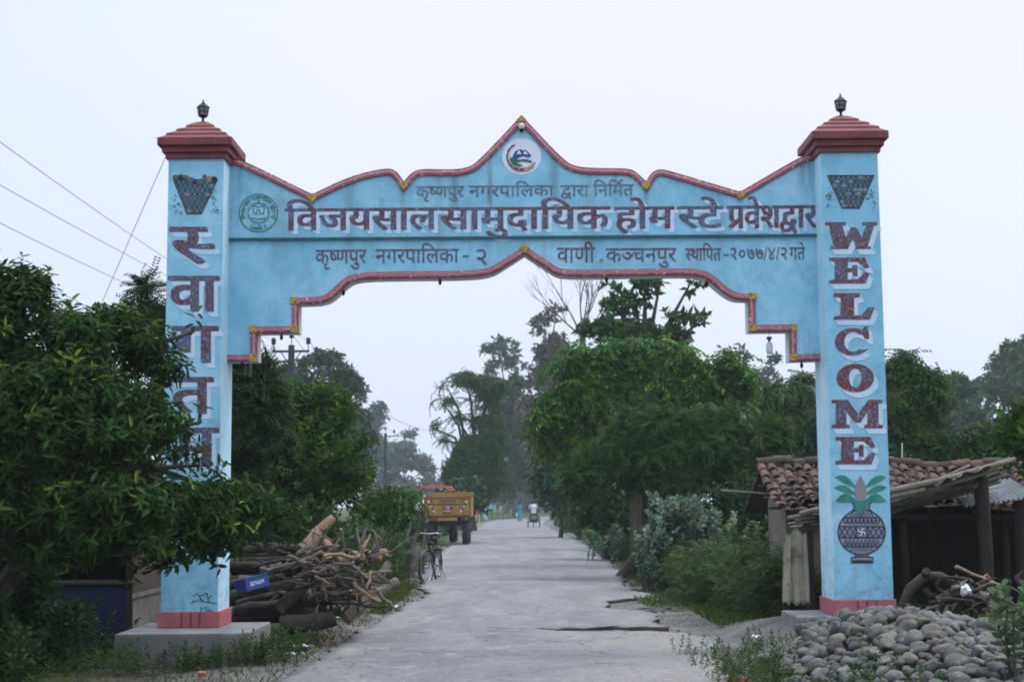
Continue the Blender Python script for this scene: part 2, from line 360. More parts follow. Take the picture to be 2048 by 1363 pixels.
GLYPH={
 'ka':(190,'194,138 113,138 113,87 122,94 131,98 142,100 152,99 161,95 169,89 174,81 178,72 179,60 179,52 177,44 175,35 172,27 168,18 163,10 145,20 149,26 152,32 155,38 157,45 159,52 159,59 158,66 157,72 154,77 150,80 146,82 140,82 131,81 122,74 113,64 113,0 93,0 93,44 88,40 83,37 78,34 72,32 64,30 56,30 49,30 41,32 34,34 28,38 22,43 18,49 14,56 12,64 12,72 13,85 18,96 25,104 33,109 41,113 51,115 61,116 67,116 74,115 80,114 85,114 83,95 79,96 73,97 67,98 62,98 53,97 46,95 40,91 35,86 33,80 32,73 33,65 35,58 39,53 45,50 51,48 57,47 64,48 71,49 77,52 82,56 88,60 93,65 93,138 0,138 0,156 194,156'),
 'ga':(141,'52,138 52,58 51,53 49,48 45,45 40,44 36,45 31,47 27,50 22,54 18,58 15,62 12,67 11,72 10,77 11,82 14,86 18,89 26,90 32,90 32,138 0,138 0,156 144,156 144,138 118,138 118,0 98,0 98,138'),
 'ca':(158,'162,138 136,138 136,0 116,0 116,41 112,38 106,36 101,33 94,31 87,30 79,30 67,31 57,34 48,40 41,48 37,58 35,69 36,76 38,82 42,88 46,93 10,92 10,110 83,110 87,110 92,110 95,110 97,110 96,92 88,92 78,92 71,90 64,86 59,82 56,76 55,68 56,62 58,57 62,52 68,49 73,48 79,47 87,48 94,49 101,52 106,56 112,60 116,65 116,138 0,138 0,156 162,156'),
 'ja':(186,'163,138 163,0 143,0 143,92 109,92 100,93 94,93 100,88 105,82 109,76 112,69 114,62 114,54 114,47 112,41 109,35 106,31 101,27 96,24 90,22 84,20 78,20 69,21 60,23 52,28 44,34 37,42 29,53 24,62 18,74 13,86 8,100 26,106 31,91 37,77 43,65 50,56 58,46 67,40 76,38 84,39 90,42 92,46 94,51 95,57 94,64 91,71 87,78 82,84 75,89 68,94 76,110 143,110 143,138 0,138 0,156 189,156 189,138'),
 'tta':(126,'130,138 93,138 93,87 79,87 71,87 65,86 59,85 54,84 49,82 45,80 38,72 33,64 32,54 32,46 34,40 37,34 41,29 46,25 51,22 57,20 64,19 71,18 79,19 87,20 94,22 100,24 107,27 114,30 120,12 113,9 105,6 97,3 89,2 80,0 72,0 60,1 50,3 41,6 32,11 25,18 19,25 15,34 12,44 12,55 12,65 15,74 20,82 26,89 34,95 42,99 52,102 62,104 72,105 72,138 0,138 0,156 130,156'),
 'nna':(181,'158,138 158,0 138,0 138,138 105,138 105,80 105,74 104,68 103,62 100,56 96,50 92,46 88,42 83,40 77,38 70,37 63,36 52,37 43,40 35,45 28,51 26,55 24,60 22,66 21,72 20,80 20,88 20,138 0,138 0,156 184,156 184,138|62,54 70,55 76,58 80,62 83,67 84,72 84,76 85,82 85,88 85,138 40,138 40,88 40,82 40,77 41,73 42,67 44,63 48,59 51,56 56,55'),
 'ta':(142,'120,138 120,0 100,0 100,82 73,82 63,82 56,81 50,80 43,78 38,75 34,71 32,66 32,59 33,51 36,43 41,36 48,28 57,19 68,10 54,-3 47,4 40,10 33,17 27,24 21,31 17,38 14,45 12,53 11,60 12,66 13,71 15,76 18,83 23,88 28,92 34,95 41,97 48,98 57,99 68,100 100,100 100,138 0,138 0,156 146,156 146,138'),
 'tha':(160,'138,138 138,0 118,0 118,45 113,42 107,39 101,37 94,35 86,33 77,33 67,34 57,36 49,40 41,45 34,52 28,60 24,70 21,80 35,84 46,89 54,94 59,101 63,108 64,117 63,124 61,131 58,136 54,139 49,141 43,142 37,141 32,139 30,135 28,130 31,123 38,118 49,115 47,98 37,100 28,103 21,108 16,113 13,121 12,130 13,138 16,145 21,151 27,155 35,157 43,158 50,158 56,156 63,154 69,150 74,146 78,140 81,134 83,126 84,117 83,106 80,96 74,87 66,80 57,74 46,68 50,63 54,59 58,55 64,53 71,51 78,51 87,51 94,53 101,56 107,59 113,64 118,69 118,138 98,138 98,156 164,156 164,138'),
 'da':(130,'103,-14 100,-9 96,-3 93,3 90,8 88,14 86,18 82,18 79,17 75,17 72,17 65,17 58,18 51,20 44,22 37,25 31,28 26,32 21,38 17,44 14,51 12,59 12,68 12,75 13,81 15,87 18,92 22,96 26,100 31,105 38,108 46,111 54,113 63,114 72,114 74,114 74,138 0,138 0,156 134,156 134,138 94,138 94,96 82,96 73,96 65,95 58,94 53,93 48,91 43,89 38,84 35,79 32,73 32,66 33,57 36,50 41,44 49,39 59,36 72,35 73,35 75,35 76,35 78,35 77,40 76,44 77,49 79,53 82,56 87,59 93,60 100,59 105,57 110,54 113,50 115,45 115,40 114,33 112,28 108,24 102,22 106,15 110,9 113,5 116,0 120,-6'),
 'na':(139,'0,156 142,156 142,138 116,138 116,0 96,0 96,74 51,74 51,61 50,55 48,50 43,48 38,47 32,48 26,52 21,56 17,60 14,65 11,70 10,75 9,80 10,85 13,89 17,91 24,92 96,92 96,138 0,138'),
 'pa':(142,'120,138 120,0 100,0 100,48 95,45 89,42 84,40 78,38 71,37 64,36 57,37 51,38 45,40 40,42 36,45 32,48 28,53 25,59 23,64 21,71 20,80 20,90 20,138 0,138 0,156 146,156 146,138|100,138 40,138 40,92 40,86 40,80 41,76 42,71 43,66 45,63 48,60 52,57 58,55 66,54 72,55 79,56 84,59 90,62 95,66 100,70'),
 'ma':(150,'127,138 127,0 107,0 107,62 52,62 52,53 51,46 48,41 44,39 40,38 35,39 30,41 25,44 20,49 16,54 13,59 10,65 10,70 11,74 13,77 18,79 25,80 32,80 32,138 0,138 0,156 153,156 153,138|107,138 52,138 52,80 107,80'),
 'ya':(145,'149,156 149,138 123,138 123,0 102,0 102,45 98,42 92,39 86,37 79,35 71,33 63,33 53,34 43,37 34,42 27,48 21,56 16,66 12,76 10,88 19,91 27,94 32,97 37,102 39,107 40,114 39,121 37,127 34,133 31,138 0,138 0,156|32,75 36,68 40,62 45,57 50,53 57,51 65,51 73,51 80,53 86,56 92,60 98,64 102,68 102,138 53,138 57,129 59,120 60,111 58,99 53,89 44,81'),
 'ra':(102,'99,10 85,-3 76,5 66,13 58,22 49,30 42,38 34,45 28,52 23,58 19,64 14,71 12,76 10,81 10,85 11,90 14,94 19,97 26,98 32,98 37,95 41,92 45,87 51,91 56,95 60,100 62,105 64,111 64,117 64,123 63,128 61,134 60,138 0,138 0,156 106,156 106,138 80,138 82,131 84,124 84,114 83,106 82,98 78,91 74,85 69,80 64,75 57,71 50,67 42,64 50,55 58,46 68,37 75,30 83,23 91,17'),
 'la':(170,'0,138 0,156 173,156 173,138 147,138 147,0 127,0 127,89 125,89 124,89 117,88 111,86 107,83 103,80 99,75 96,69 92,61 89,52 70,58 72,65 75,72 78,78 72,82 66,86 59,88 52,88 46,88 41,86 37,82 34,78 32,73 32,68 32,62 34,55 37,50 41,44 46,38 52,32 60,25 68,18 77,10 64,-3 54,5 46,13 37,21 30,28 23,36 18,44 14,52 12,60 11,69 12,77 14,84 17,90 22,95 27,100 33,103 39,105 45,106 51,106 58,106 65,105 71,103 77,100 83,97 88,92 96,99 105,103 114,106 125,106 126,106 127,106 127,138'),
 'va':(139,'143,138 117,138 117,0 97,0 97,41 92,38 87,36 81,33 74,31 67,30 58,30 50,30 42,32 34,35 28,39 22,44 18,49 14,56 12,63 12,72 13,85 18,96 26,104 34,110 43,113 53,115 64,116 67,116 72,116 77,115 81,115 85,114 88,114 87,95 82,96 76,97 71,98 65,98 55,97 47,95 40,91 36,86 33,79 32,72 33,64 35,58 40,53 45,50 52,48 59,47 67,48 74,50 81,53 87,57 92,61 97,65 97,138 0,138 0,156 143,156'),
 'sha':(170,'30,47 25,48 20,49 16,52 13,55 11,59 10,64 11,70 14,75 20,78 26,78 31,78 35,77 41,74 48,69 56,72 62,77 68,84 73,92 75,101 76,111 75,119 73,127 69,133 63,138 57,141 50,142 43,141 38,138 35,134 34,129 35,125 37,121 40,117 46,114 52,112 59,111 68,110 63,92 49,94 37,98 28,104 22,112 18,120 16,129 17,137 20,144 25,150 32,154 41,157 51,158 59,157 66,156 73,153 79,148 85,143 90,137 93,129 95,120 96,110 95,99 92,88 87,78 81,69 73,61 64,55 71,49 78,41 85,34 92,26 98,18 104,11 88,0 79,11 72,21 64,29 58,37 51,43 45,48 38,48|148,138 148,0 128,0 128,138 105,138 105,156 174,156 174,138'),
 'sa':(169,'147,138 147,0 126,0 126,66 119,65 112,64 107,63 101,63 95,63 88,63 80,64 73,65 66,66 59,68 53,69 48,66 42,63 49,55 57,46 66,36 75,28 85,19 95,10 82,-3 72,5 64,13 55,22 47,30 40,38 33,45 27,52 22,58 18,64 14,71 11,76 10,81 10,85 11,90 14,94 19,97 26,98 32,98 37,95 41,92 45,88 50,93 52,100 53,105 54,110 54,114 54,122 53,128 52,133 50,138 0,138 0,156 173,156 173,138|92,80 99,81 104,81 110,82 115,82 121,83 126,85 126,138 70,138 72,133 73,128 74,122 74,114 74,108 73,102 72,96 69,89 66,83 74,82 83,81'),
 'ha':(133,'80,17 86,19 91,22 95,24 98,28 100,32 101,37 100,43 98,48 94,52 88,55 80,57 70,57 59,56 51,54 44,50 39,45 36,38 34,31 35,26 36,21 37,16 40,11 44,6 49,0 56,-7 65,-14 76,-22 62,-36 51,-27 42,-18 34,-10 27,-2 20,8 16,20 14,32 15,39 16,44 18,49 21,54 25,58 29,62 24,67 21,73 19,78 18,83 17,88 18,94 20,100 23,105 26,108 33,112 40,114 45,115 51,116 57,116 90,116 90,138 0,138 0,156 136,156 136,138 110,138 110,98 58,98 51,98 46,98 44,97 41,95 38,92 37,87 38,82 40,78 42,74 46,71 54,73 62,75 71,75 82,74 91,73 99,70 106,66 111,61 115,56 118,50 120,44 120,38 119,29 116,21 112,14 105,9 97,4 87,0'),
 'aaM':(65,'42,138 42,0 22,0 22,138 0,138 0,156 68,156 68,138'),
 'iM':(65,'22,138 0,138 0,156 20,156 17,161 15,167 14,174 13,181 15,193 20,204 28,212 36,217 45,221 55,223 66,224 84,223 100,219 115,213 129,205 142,195 154,183 166,169 176,154 155,154 135,177 115,193 93,203 71,206 60,205 51,203 43,199 38,193 35,186 34,178 34,171 36,165 38,160 41,156 68,156 68,138 42,138 42,0 22,0'),
 'iiM':(65,'-46,154 -49,160 -51,165 -53,170 -54,176 -55,181 -55,187 -54,197 -50,206 -44,214 -37,219 -27,223 -15,224 -6,223 3,221 10,217 16,211 22,204 27,195 31,187 34,177 37,167 41,156 68,156 68,138 42,138 42,0 22,0 22,138 0,138 0,156 22,156 18,168 15,178 11,187 7,194 1,201 -6,205 -14,206 -20,206 -25,204 -30,200 -32,196 -34,190 -35,183 -34,178 -34,173 -32,168 -30,163 -28,159 -26,154'),
 'uM':(0,'-62,-3 -53,0 -44,2 -34,3 -22,2 -13,-2 -5,-7 1,-14 4,-22 6,-32 4,-42 0,-50 -6,-57 -15,-63 -26,-66 -39,-67 -51,-66 -62,-64 -72,-61 -81,-56 -90,-49 -98,-42 -106,-34 -114,-25 -98,-14 -92,-22 -86,-28 -80,-34 -74,-39 -68,-42 -61,-45 -55,-47 -47,-49 -39,-49 -28,-48 -19,-44 -14,-39 -13,-30 -13,-25 -15,-21 -19,-18 -23,-16 -28,-15 -33,-14 -39,-15 -45,-16 -50,-17 -56,-20'),
 'rvocalicM':(0,'7,-58 2,-60 -3,-62 -8,-64 -14,-66 -20,-67 -26,-67 -38,-66 -48,-63 -56,-57 -62,-50 -65,-41 -66,-32 -65,-23 -62,-14 -55,-7 -47,-1 -36,3 -22,4 -20,-12 -29,-14 -36,-16 -42,-19 -45,-23 -47,-28 -48,-33 -47,-38 -45,-42 -42,-45 -37,-48 -33,-49 -28,-49 -20,-49 -14,-47 -10,-46 -5,-44 0,-41'),
 'eM':(0,'-42,154 -46,166 -49,176 -53,185 -56,192 -60,197 -64,201 -68,204 -73,205 -79,206 -84,205 -88,205 -93,203 -96,202 -102,220 -95,222 -88,224 -80,224 -71,223 -63,221 -56,218 -50,212 -44,205 -38,196 -34,187 -31,178 -27,166 -24,154'),
 'oM':(65,'42,138 42,0 22,0 22,138 0,138 0,156 68,156 68,138|22,154 19,166 16,176 12,185 9,192 5,197 1,201 -4,204 -9,205 -14,206 -19,205 -24,205 -28,203 -32,202 -38,220 -31,222 -23,224 -15,224 -6,223 2,221 9,218 15,212 21,205 26,196 30,187 34,178 38,166 41,154'),
 'zero':(138,'69,30 59,31 51,33 43,37 36,41 30,47 25,54 22,62 19,71 19,80 19,90 22,98 25,106 30,113 36,119 43,124 51,127 59,129 68,130 78,129 87,127 95,124 102,119 108,113 112,106 116,98 118,89 119,80 118,70 116,62 113,54 108,47 102,41 95,36 87,33 78,31|68,48 77,49 84,52 90,57 95,64 98,72 98,80 98,89 95,97 90,104 85,108 78,111 69,112 61,111 54,108 48,103 43,96 40,88 39,80 40,71 43,63 47,57 53,52 60,49'),
 'two':(138,'119,8 103,-3 92,14 80,29 70,41 60,52 53,51 47,51 41,51 36,53 32,55 29,59 27,63 26,68 27,74 30,78 36,81 42,82 47,82 52,80 57,77 64,73 71,76 77,80 82,86 87,93 89,101 90,110 89,120 86,127 82,133 76,137 69,139 61,140 55,140 50,139 44,138 39,137 34,134 28,132 21,149 27,152 34,154 41,156 48,157 55,158 62,158 71,157 79,156 87,153 94,149 99,143 104,137 108,129 110,120 111,110 110,99 107,88 102,79 96,71 88,64 79,58 86,51 94,42 101,33 108,24 114,16'),
 'four':(138,'107,32 106,23 102,15 97,9 89,4 80,1 69,0 62,0 56,1 50,4 44,7 39,11 35,15 32,21 31,26 30,33 30,39 32,46 34,50 36,55 39,60 44,66 49,73 56,80 48,89 41,96 35,103 30,109 26,115 22,120 19,127 17,133 16,139 16,145 16,148 16,151 17,155 17,158 38,154 37,149 37,145 37,139 39,132 41,128 44,123 48,117 53,110 60,102 69,94 77,103 84,110 90,117 94,123 97,128 99,133 101,139 102,144 101,149 100,154 121,158 122,151 122,145 122,138 121,132 119,126 115,119 112,114 108,109 103,103 97,96 90,89 82,80 89,73 95,66 99,60 102,54 104,49 106,44 107,38|50,34 51,28 54,22 58,20 62,18 68,17 74,18 78,19 82,22 86,27 87,34 87,38 86,42 84,47 81,52 78,56 74,61 68,66 64,61 60,57 56,52 53,47 51,42 50,38'),
 'seven':(138,'128,68 127,54 125,42 121,33 116,25 106,18 96,14 84,12 74,13 65,15 56,18 48,24 41,31 35,40 30,48 26,57 23,68 19,80 16,93 14,108 11,125 10,143 30,147 31,129 33,113 36,98 39,84 42,72 46,61 50,52 55,44 63,37 72,32 82,31 92,32 98,35 103,41 106,49 107,58 108,69 108,77 107,85 105,92 102,99 99,105 96,110 91,114 86,116 80,117 75,116 71,114 68,110 67,104 68,100 70,96 74,92 80,89 85,87 92,86 100,86 96,68 84,70 75,72 66,76 60,80 53,88 50,96 48,105 49,113 52,120 57,126 63,131 71,134 80,135 90,134 98,131 106,126 112,119 118,111 122,102 125,91 127,80'),
 'reph':(0,'-48,154 -51,160 -54,166 -56,172 -58,178 -60,184 -60,190 -59,201 -55,209 -49,216 -41,220 -32,223 -21,224 -14,224 -6,222 0,220 5,218 0,202 -5,204 -9,205 -14,206 -20,207 -26,206 -31,204 -35,201 -38,197 -39,192 -40,187 -40,181 -38,176 -37,171 -34,165 -31,160 -27,154'),
 'ssaprehalf':(94,'102,72 112,54 105,50 98,46 91,42 83,39 74,37 64,36 57,37 51,38 45,40 40,42 36,45 32,48 28,53 25,59 23,64 21,71 20,80 20,90 20,138 0,138 0,156 98,156 98,138 51,138|66,54 72,55 78,56 84,58 90,61 40,127 40,92 40,86 40,80 40,76 41,71 43,66 45,63 47,60 52,57 58,55'),
 'saprehalf':(97,'92,80 100,81 106,81 113,82 120,83 122,65 115,64 109,63 102,63 95,63 88,63 80,64 73,65 66,66 59,68 53,69 48,66 42,63 49,55 57,46 66,36 75,28 85,19 95,10 82,-3 72,5 64,13 55,22 47,30 40,38 33,45 27,52 22,58 18,64 14,71 11,76 10,81 10,85 11,90 14,94 19,97 26,98 32,98 37,95 41,92 45,88 50,93 52,100 53,105 54,110 54,114 54,122 53,128 52,133 50,138 0,138 0,156 101,156 101,138 70,138 72,133 73,128 74,122 74,114 74,108 73,102 72,96 69,89 66,83 74,82 83,81'),
 'nyaprehalf':(135,'0,156 138,156 138,138 0,138|48,105 53,107 58,109 64,110 69,111 74,111 79,112 89,111 99,108 107,103 114,97 119,88 121,79 122,79 123,79 129,79 134,80 139,81 143,83 143,64 138,63 133,62 127,61 121,61 118,54 115,47 110,42 105,38 99,35 93,32 87,31 81,30 75,30 65,30 55,33 46,37 37,43 29,50 21,60 14,71 7,84 24,91 30,80 35,71 40,64 46,58 54,52 63,49 74,48 82,49 89,51 95,54 99,59 102,65 103,72 102,79 100,84 96,88 91,91 85,93 78,93 72,93 66,92 60,90 55,87'),
 'para':(142,'11,13 54,38 45,40 38,44 32,48 28,53 25,59 23,64 21,71 20,80 20,90 20,138 0,138 0,156 146,156 146,138 120,138 120,0 100,0 100,48 23,-3|100,138 40,138 40,92 40,86 40,80 41,76 42,71 43,66 45,63 48,60 52,57 58,55 66,54 72,55 78,56 84,59 90,62 95,66 100,70'),
 'dava':(155,'57,-31 48,-31 40,-29 32,-26 26,-22 20,-18 16,-12 13,-6 11,1 10,8 11,18 14,26 18,33 24,39 32,43 41,47 38,53 37,60 36,68 37,75 38,81 40,87 43,92 47,96 50,100 57,105 63,108 71,111 79,113 88,114 98,114 99,114 99,138 0,138 0,156 158,156 158,138 119,138 119,96 107,96 98,96 90,95 83,94 78,93 73,91 68,89 62,83 58,75 57,66 58,57 61,50 67,44 74,39 85,36 98,35 99,35 100,35 101,35 103,35 102,40 102,44 102,49 104,53 107,56 112,59 118,60 125,59 130,57 135,54 138,50 140,45 140,40 139,33 136,28 131,24 125,21 146,-34 129,-42 115,-2 107,-9 99,-16 91,-22 81,-27 70,-30|30,8 31,1 33,-5 38,-9 44,-12 50,-13 57,-14 64,-13 71,-12 77,-9 83,-6 89,-2 94,3 98,8 103,13 107,18 105,18 102,18 100,18 98,18 90,18 82,19 74,21 66,23 59,27 52,32 46,30 41,27 36,24 33,19 30,14'),
}
# ------------------------------------------------------------------ the gate
YG = 16.0                                  # front of the pillars
YB = 16.36                                 # front of the beam
def paint(name, base, light, dark, streak=True, stains=()):
    m, nt, p = newmat(name)
    p.inputs['Roughness'].default_value = 0.55; p.inputs['Specular IOR Level'].default_value = 0.3
    c = mixc(nt, rng_map(nt, noise(nt, 1.1, 6, .6), 0.38, 0.7), base, light)
    c = mixc(nt, rng_map(nt, noise(nt, 3.4, 6, .72), 0.44, 0.68, 0, .8), c, dark)
    c = mixc(nt, rng_map(nt, noise(nt, 2.2, 7, .8), 0.60, 0.68, 0, .45), c, light)
    lowz = nt.nodes.new('ShaderNodeSeparateXYZ'); nt.links.new(nt.nodes.new('ShaderNodeNewGeometry').outputs['Position'], lowz.inputs[0])
    gm = nt.nodes.new('ShaderNodeMath'); gm.operation = 'MULTIPLY'; nt.links.new(rng_map(nt, lowz.outputs['Z'], 0.35, 1.5, 1, 0), gm.inputs[0]); nt.links.new(rng_map(nt, noise(nt, 9, 5, .8), .48, .66, 0, .7), gm.inputs[1])
    c = mixc(nt, gm.outputs[0], c, (0.13, 0.13, 0.115))
    if streak: c = mixc(nt, rng_map(nt, noise(nt, 1, 5, .65, stretch=(5, 5, .55)), 0.60, 0.78, 0, .5), c, (0.10, 0.16, 0.17))
    c = mixc(nt, rng_map(nt, noise(nt, 22, 3, .6), 0.67, 0.72, 0, .75), c, (0.07, 0.08, 0.07))
    for u, v0, v1, wd, k in stains:            # rain marks that run down from the valleys of the top edge
        a, b = W(u, v0, 16.36), W(u, v1, 16.36)
        ps = nt.nodes.new('ShaderNodeSeparateXYZ'); nt.links.new(nt.nodes.new('ShaderNodeNewGeometry').outputs['Position'], ps.inputs[0])
        def op(o, x, y):
            q = nt.nodes.new('ShaderNodeMath'); q.operation = o
            for i, z in enumerate((x, y)):
                if isinstance(z, (int, float)): q.inputs[i].default_value = z
                else: nt.links.new(z, q.inputs[i])
            return q.outputs[0]
        dx = op('ABSOLUTE', op('SUBTRACT', ps.outputs['X'], a.x), 0)
        mk = op('MULTIPLY', rng_map(nt, dx, wd * px(16.36), 0, 0, 1), rng_map(nt, ps.outputs['Z'], b.z, a.z, 0, 1))
        mk = op('MULTIPLY', mk, rng_map(nt, noise(nt, 1, 4, .7, stretch=(30, 1, 4)), .3, .6, .25, 1))
        c = mixc(nt, op('MULTIPLY', mk, k), c, (0.075, 0.085, 0.085))
    nt.links.new(c, p.inputs['Base Color'])
    bump(nt, p, noise(nt, 14, 6), 0.25, 0.012)
    return m
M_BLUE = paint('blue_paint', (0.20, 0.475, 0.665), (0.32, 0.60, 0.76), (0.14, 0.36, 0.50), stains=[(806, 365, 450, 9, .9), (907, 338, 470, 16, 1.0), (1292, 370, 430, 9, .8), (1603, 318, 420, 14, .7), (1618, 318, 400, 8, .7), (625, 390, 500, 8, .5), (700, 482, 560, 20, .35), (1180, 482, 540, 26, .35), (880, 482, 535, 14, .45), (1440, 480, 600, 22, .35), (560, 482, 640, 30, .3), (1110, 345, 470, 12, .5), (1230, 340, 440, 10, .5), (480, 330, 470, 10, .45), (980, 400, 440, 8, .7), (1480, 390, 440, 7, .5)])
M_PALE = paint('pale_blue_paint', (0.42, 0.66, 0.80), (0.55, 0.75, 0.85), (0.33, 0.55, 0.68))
M_WHITEW = paint('whitewash', (0.62, 0.66, 0.68), (0.72, 0.74, 0.75), (0.45, 0.47, 0.46))
M_CAPR = pm('cap_red', (0.13, 0.028, 0.034), (0.18, 0.046, 0.05), 5, 0.6, bmp=.15, c3=(0.12, 0.03, 0.035), s3=12, lo3=.58, hi3=.75)
M_PINKP = pm('plinth_pink', (0.38, 0.12, 0.145), (0.30, 0.09, 0.11), 7, 0.7, c3=(0.22, 0.10, 0.10), s3=22)
def letter_paint(name, a, b, base=(0.22, 0.45, 0.60)):
    m, nt, p = newmat(name); p.inputs['Roughness'].default_value = 0.6
    c = mixc(nt, rng_map(nt, noise(nt, 4.5, 6, .7), 0.42, 0.58), a, b)
    c = mixc(nt, rng_map(nt, noise(nt, 30, 5, .75), 0.53, 0.70, 0, .85), c, base)
    nt.links.new(c, p.inputs['Base Color']); return m
M_MAROON = letter_paint('maroon_lettering', (0.095, 0.018, 0.034), (0.062, 0.075, 0.15))
M_THIN = letter_paint('thin_lettering', (0.085, 0.028, 0.05), (0.06, 0.085, 0.17))
M_FADED = letter_paint('faded_lettering', (0.09, 0.07, 0.10), (0.10, 0.17, 0.26), (0.19, 0.42, 0.60))
M_RED = letter_paint('red_lettering', (0.125, 0.012, 0.016), (0.075, 0.065, 0.12))
M_WHITE = letter_paint('white_lettering', (0.54, 0.66, 0.83), (0.40, 0.58, 0.76), (0.30, 0.53, 0.70))
M_GREENP = letter_paint('green_emblem_paint', (0.012, 0.12, 0.10), (0.02, 0.16, 0.15))
M_INK = pm('dark_outline_paint', (0.012, 0.016, 0.03), (0.03, 0.035, 0.05), 20, 0.6, bmp=0)
M_POTG = pm('pot_grey_paint', (0.24, 0.25, 0.33), (0.18, 0.20, 0.28), 9, 0.6, bmp=0)
M_LEAFP = pm('leaf_green_paint', (0.02, 0.17, 0.14), (0.04, 0.26, 0.20), 9, 0.6, bmp=0)
M_NUT = pm('coconut_paint', (0.26, 0.20, 0.20), (0.20, 0.22, 0.24), 12, 0.6, bmp=0)
M_GOLD = pm('gold_paint', (0.46, 0.29, 0.04), (0.34, 0.22, 0.05), 16, 0.5, bmp=0, c3=(0.06, 0.05, 0.04), s3=42, lo3=.56, hi3=.62)
M_DARKBLUE = pm('emblem_blue', (0.02, 0.06, 0.20), (0.04, 0.12, 0.28), 10, 0.6, bmp=0)
M_EMG = pm('emblem_green', (0.015, 0.11, 0.06), (0.03, 0.16, 0.08), 10, 0.6, bmp=0)
M_EMW = pm('emblem_white', (0.66, 0.72, 0.84), (0.58, 0.66, 0.80), 8, 0.6, bmp=0)
M_EMR = pm('emblem_red', (0.35, 0.10, 0.16), (0.45, 0.2, 0.25), 14, 0.6, bmp=0)
M_BRONZE = pm('worn_black_metal', (0.012, 0.013, 0.016), (0.03, 0.03, 0.032), 30, 0.45, metal=.6, bmp=.1)
M_SMOKE = pm('dusty_glass', (0.10, 0.12, 0.15), (0.20, 0.23, 0.27), 20, 0.2, bmp=0)

class Flat:
    """flat paint laid on a wall plane y = Y, drawn in photo pixels"""
    def __init__(s, Y): s.Y, s.mb, s.k = Y, MB(), 0
    def off(s, layer): s.k += 1; return s.Y - 0.0025 * layer - 0.00012 * (s.k % 14)
    def poly(s, pts, mi, layer=1):
        y = s.off(layer); P = [W(a, b, s.Y) for a, b in pts]; vs = [(p.x, y, p.z) for p in P]
        fs = tessellate_polygon([[Vector((p.x, p.z, 0)) for p in P]])
        fl = []
        for f in fs:
            a, b, c = (P[i] for i in f)
            cr = (b.x - a.x) * (c.z - a.z) - (b.z - a.z) * (c.x - a.x)
            fl.append(f if cr > 0 else f[::-1])
        s.mb.add(vs, fl, mi)
    def ell(s, c, rx, ry, mi, layer=1, n=28):
        s.poly([(c[0] + rx * math.cos(2 * math.pi * i / n), c[1] + ry * math.sin(2 * math.pi * i / n)) for i in range(n)], mi, layer)
    def stroke(s, pts, w, mi, layer=2, closed=False):
        y = s.off(layer); n = len(pts); L = []; Rr = []
        for i in range(n):
            a = pts[(i - 1) % n] if closed else pts[max(i - 1, 0)]; b = pts[(i + 1) % n] if closed else pts[min(i + 1, n - 1)]
            dx, dy = b[0] - a[0], b[1] - a[1]; l = math.hypot(dx, dy) or 1
            nx, ny = -dy / l * w / 2, dx / l * w / 2
            L.append((pts[i][0] + nx, pts[i][1] + ny)); Rr.append((pts[i][0] - nx, pts[i][1] - ny))
        vs = []
        for p in L + Rr:
            q = W(p[0], p[1], s.Y); vs.append((q.x, y, q.z))
        s.mb.add(vs, [(i, (i + 1) % n, n + (i + 1) % n, n + i) for i in range(n if closed else n - 1)], mi)
    def ring(s, c, rx, ry, w, mi, layer=2, n=36):
        s.stroke([(c[0] + rx * math.cos(2 * math.pi * i / n), c[1] + ry * math.sin(2 * math.pi * i / n)) for i in range(n)], w, mi, layer, True)
    def build(s, name, mats, parent): return s.mb.build(name, mats, parent)

def glyph_contours(seq):
    x = 0; out = []
    for g in seq.split():
        if g == '_': x += 60; continue
        if g[0] == '=': x += int(g[1:]); continue
        adv, s = GLYPH[g]
        out.append([[(x + int(a), int(b)) for a, b in (p.split(',') for p in c.split())] for c in s.split('|')])
        x += adv
    return out
GLYPH['hy'] = (70, '10,60 10,78 60,78 60,60')
GLYPH['slash'] = (60, '5,0 18,0 55,165 42,165')
GLYPH['comma'] = (40, '8,-22 18,-22 30,18 12,18')
def glyph_mesh(contours, sx, sy, x0, bold, k):
    """one glyph as triangles in pixel units; bold = pen widening, k = how much more of it across than up"""
    cu = bpy.data.curves.new('g', 'CURVE'); cu.dimensions = '2D'; cu.fill_mode = 'FRONT'; cu.offset = bold
    for c in contours:
        sp = cu.splines.new('POLY'); sp.points.add(len(c) - 1); sp.use_cyclic_u = True
        for i, (a, b) in enumerate(c): sp.points[i].co = ((a - x0) * sx / k, b * sy, 0, 1)
    o = bpy.data.objects.new('g', cu); me = bpy.data.meshes.new_from_object(o)
    vs = [(v.co.x * k, v.co.y) for v in me.vertices]; fs = [tuple(p.vertices) for p in me.polygons]
    bpy.data.meshes.remove(me); bpy.data.objects.remove(o); bpy.data.curves.remove(cu)
    return vs, fs
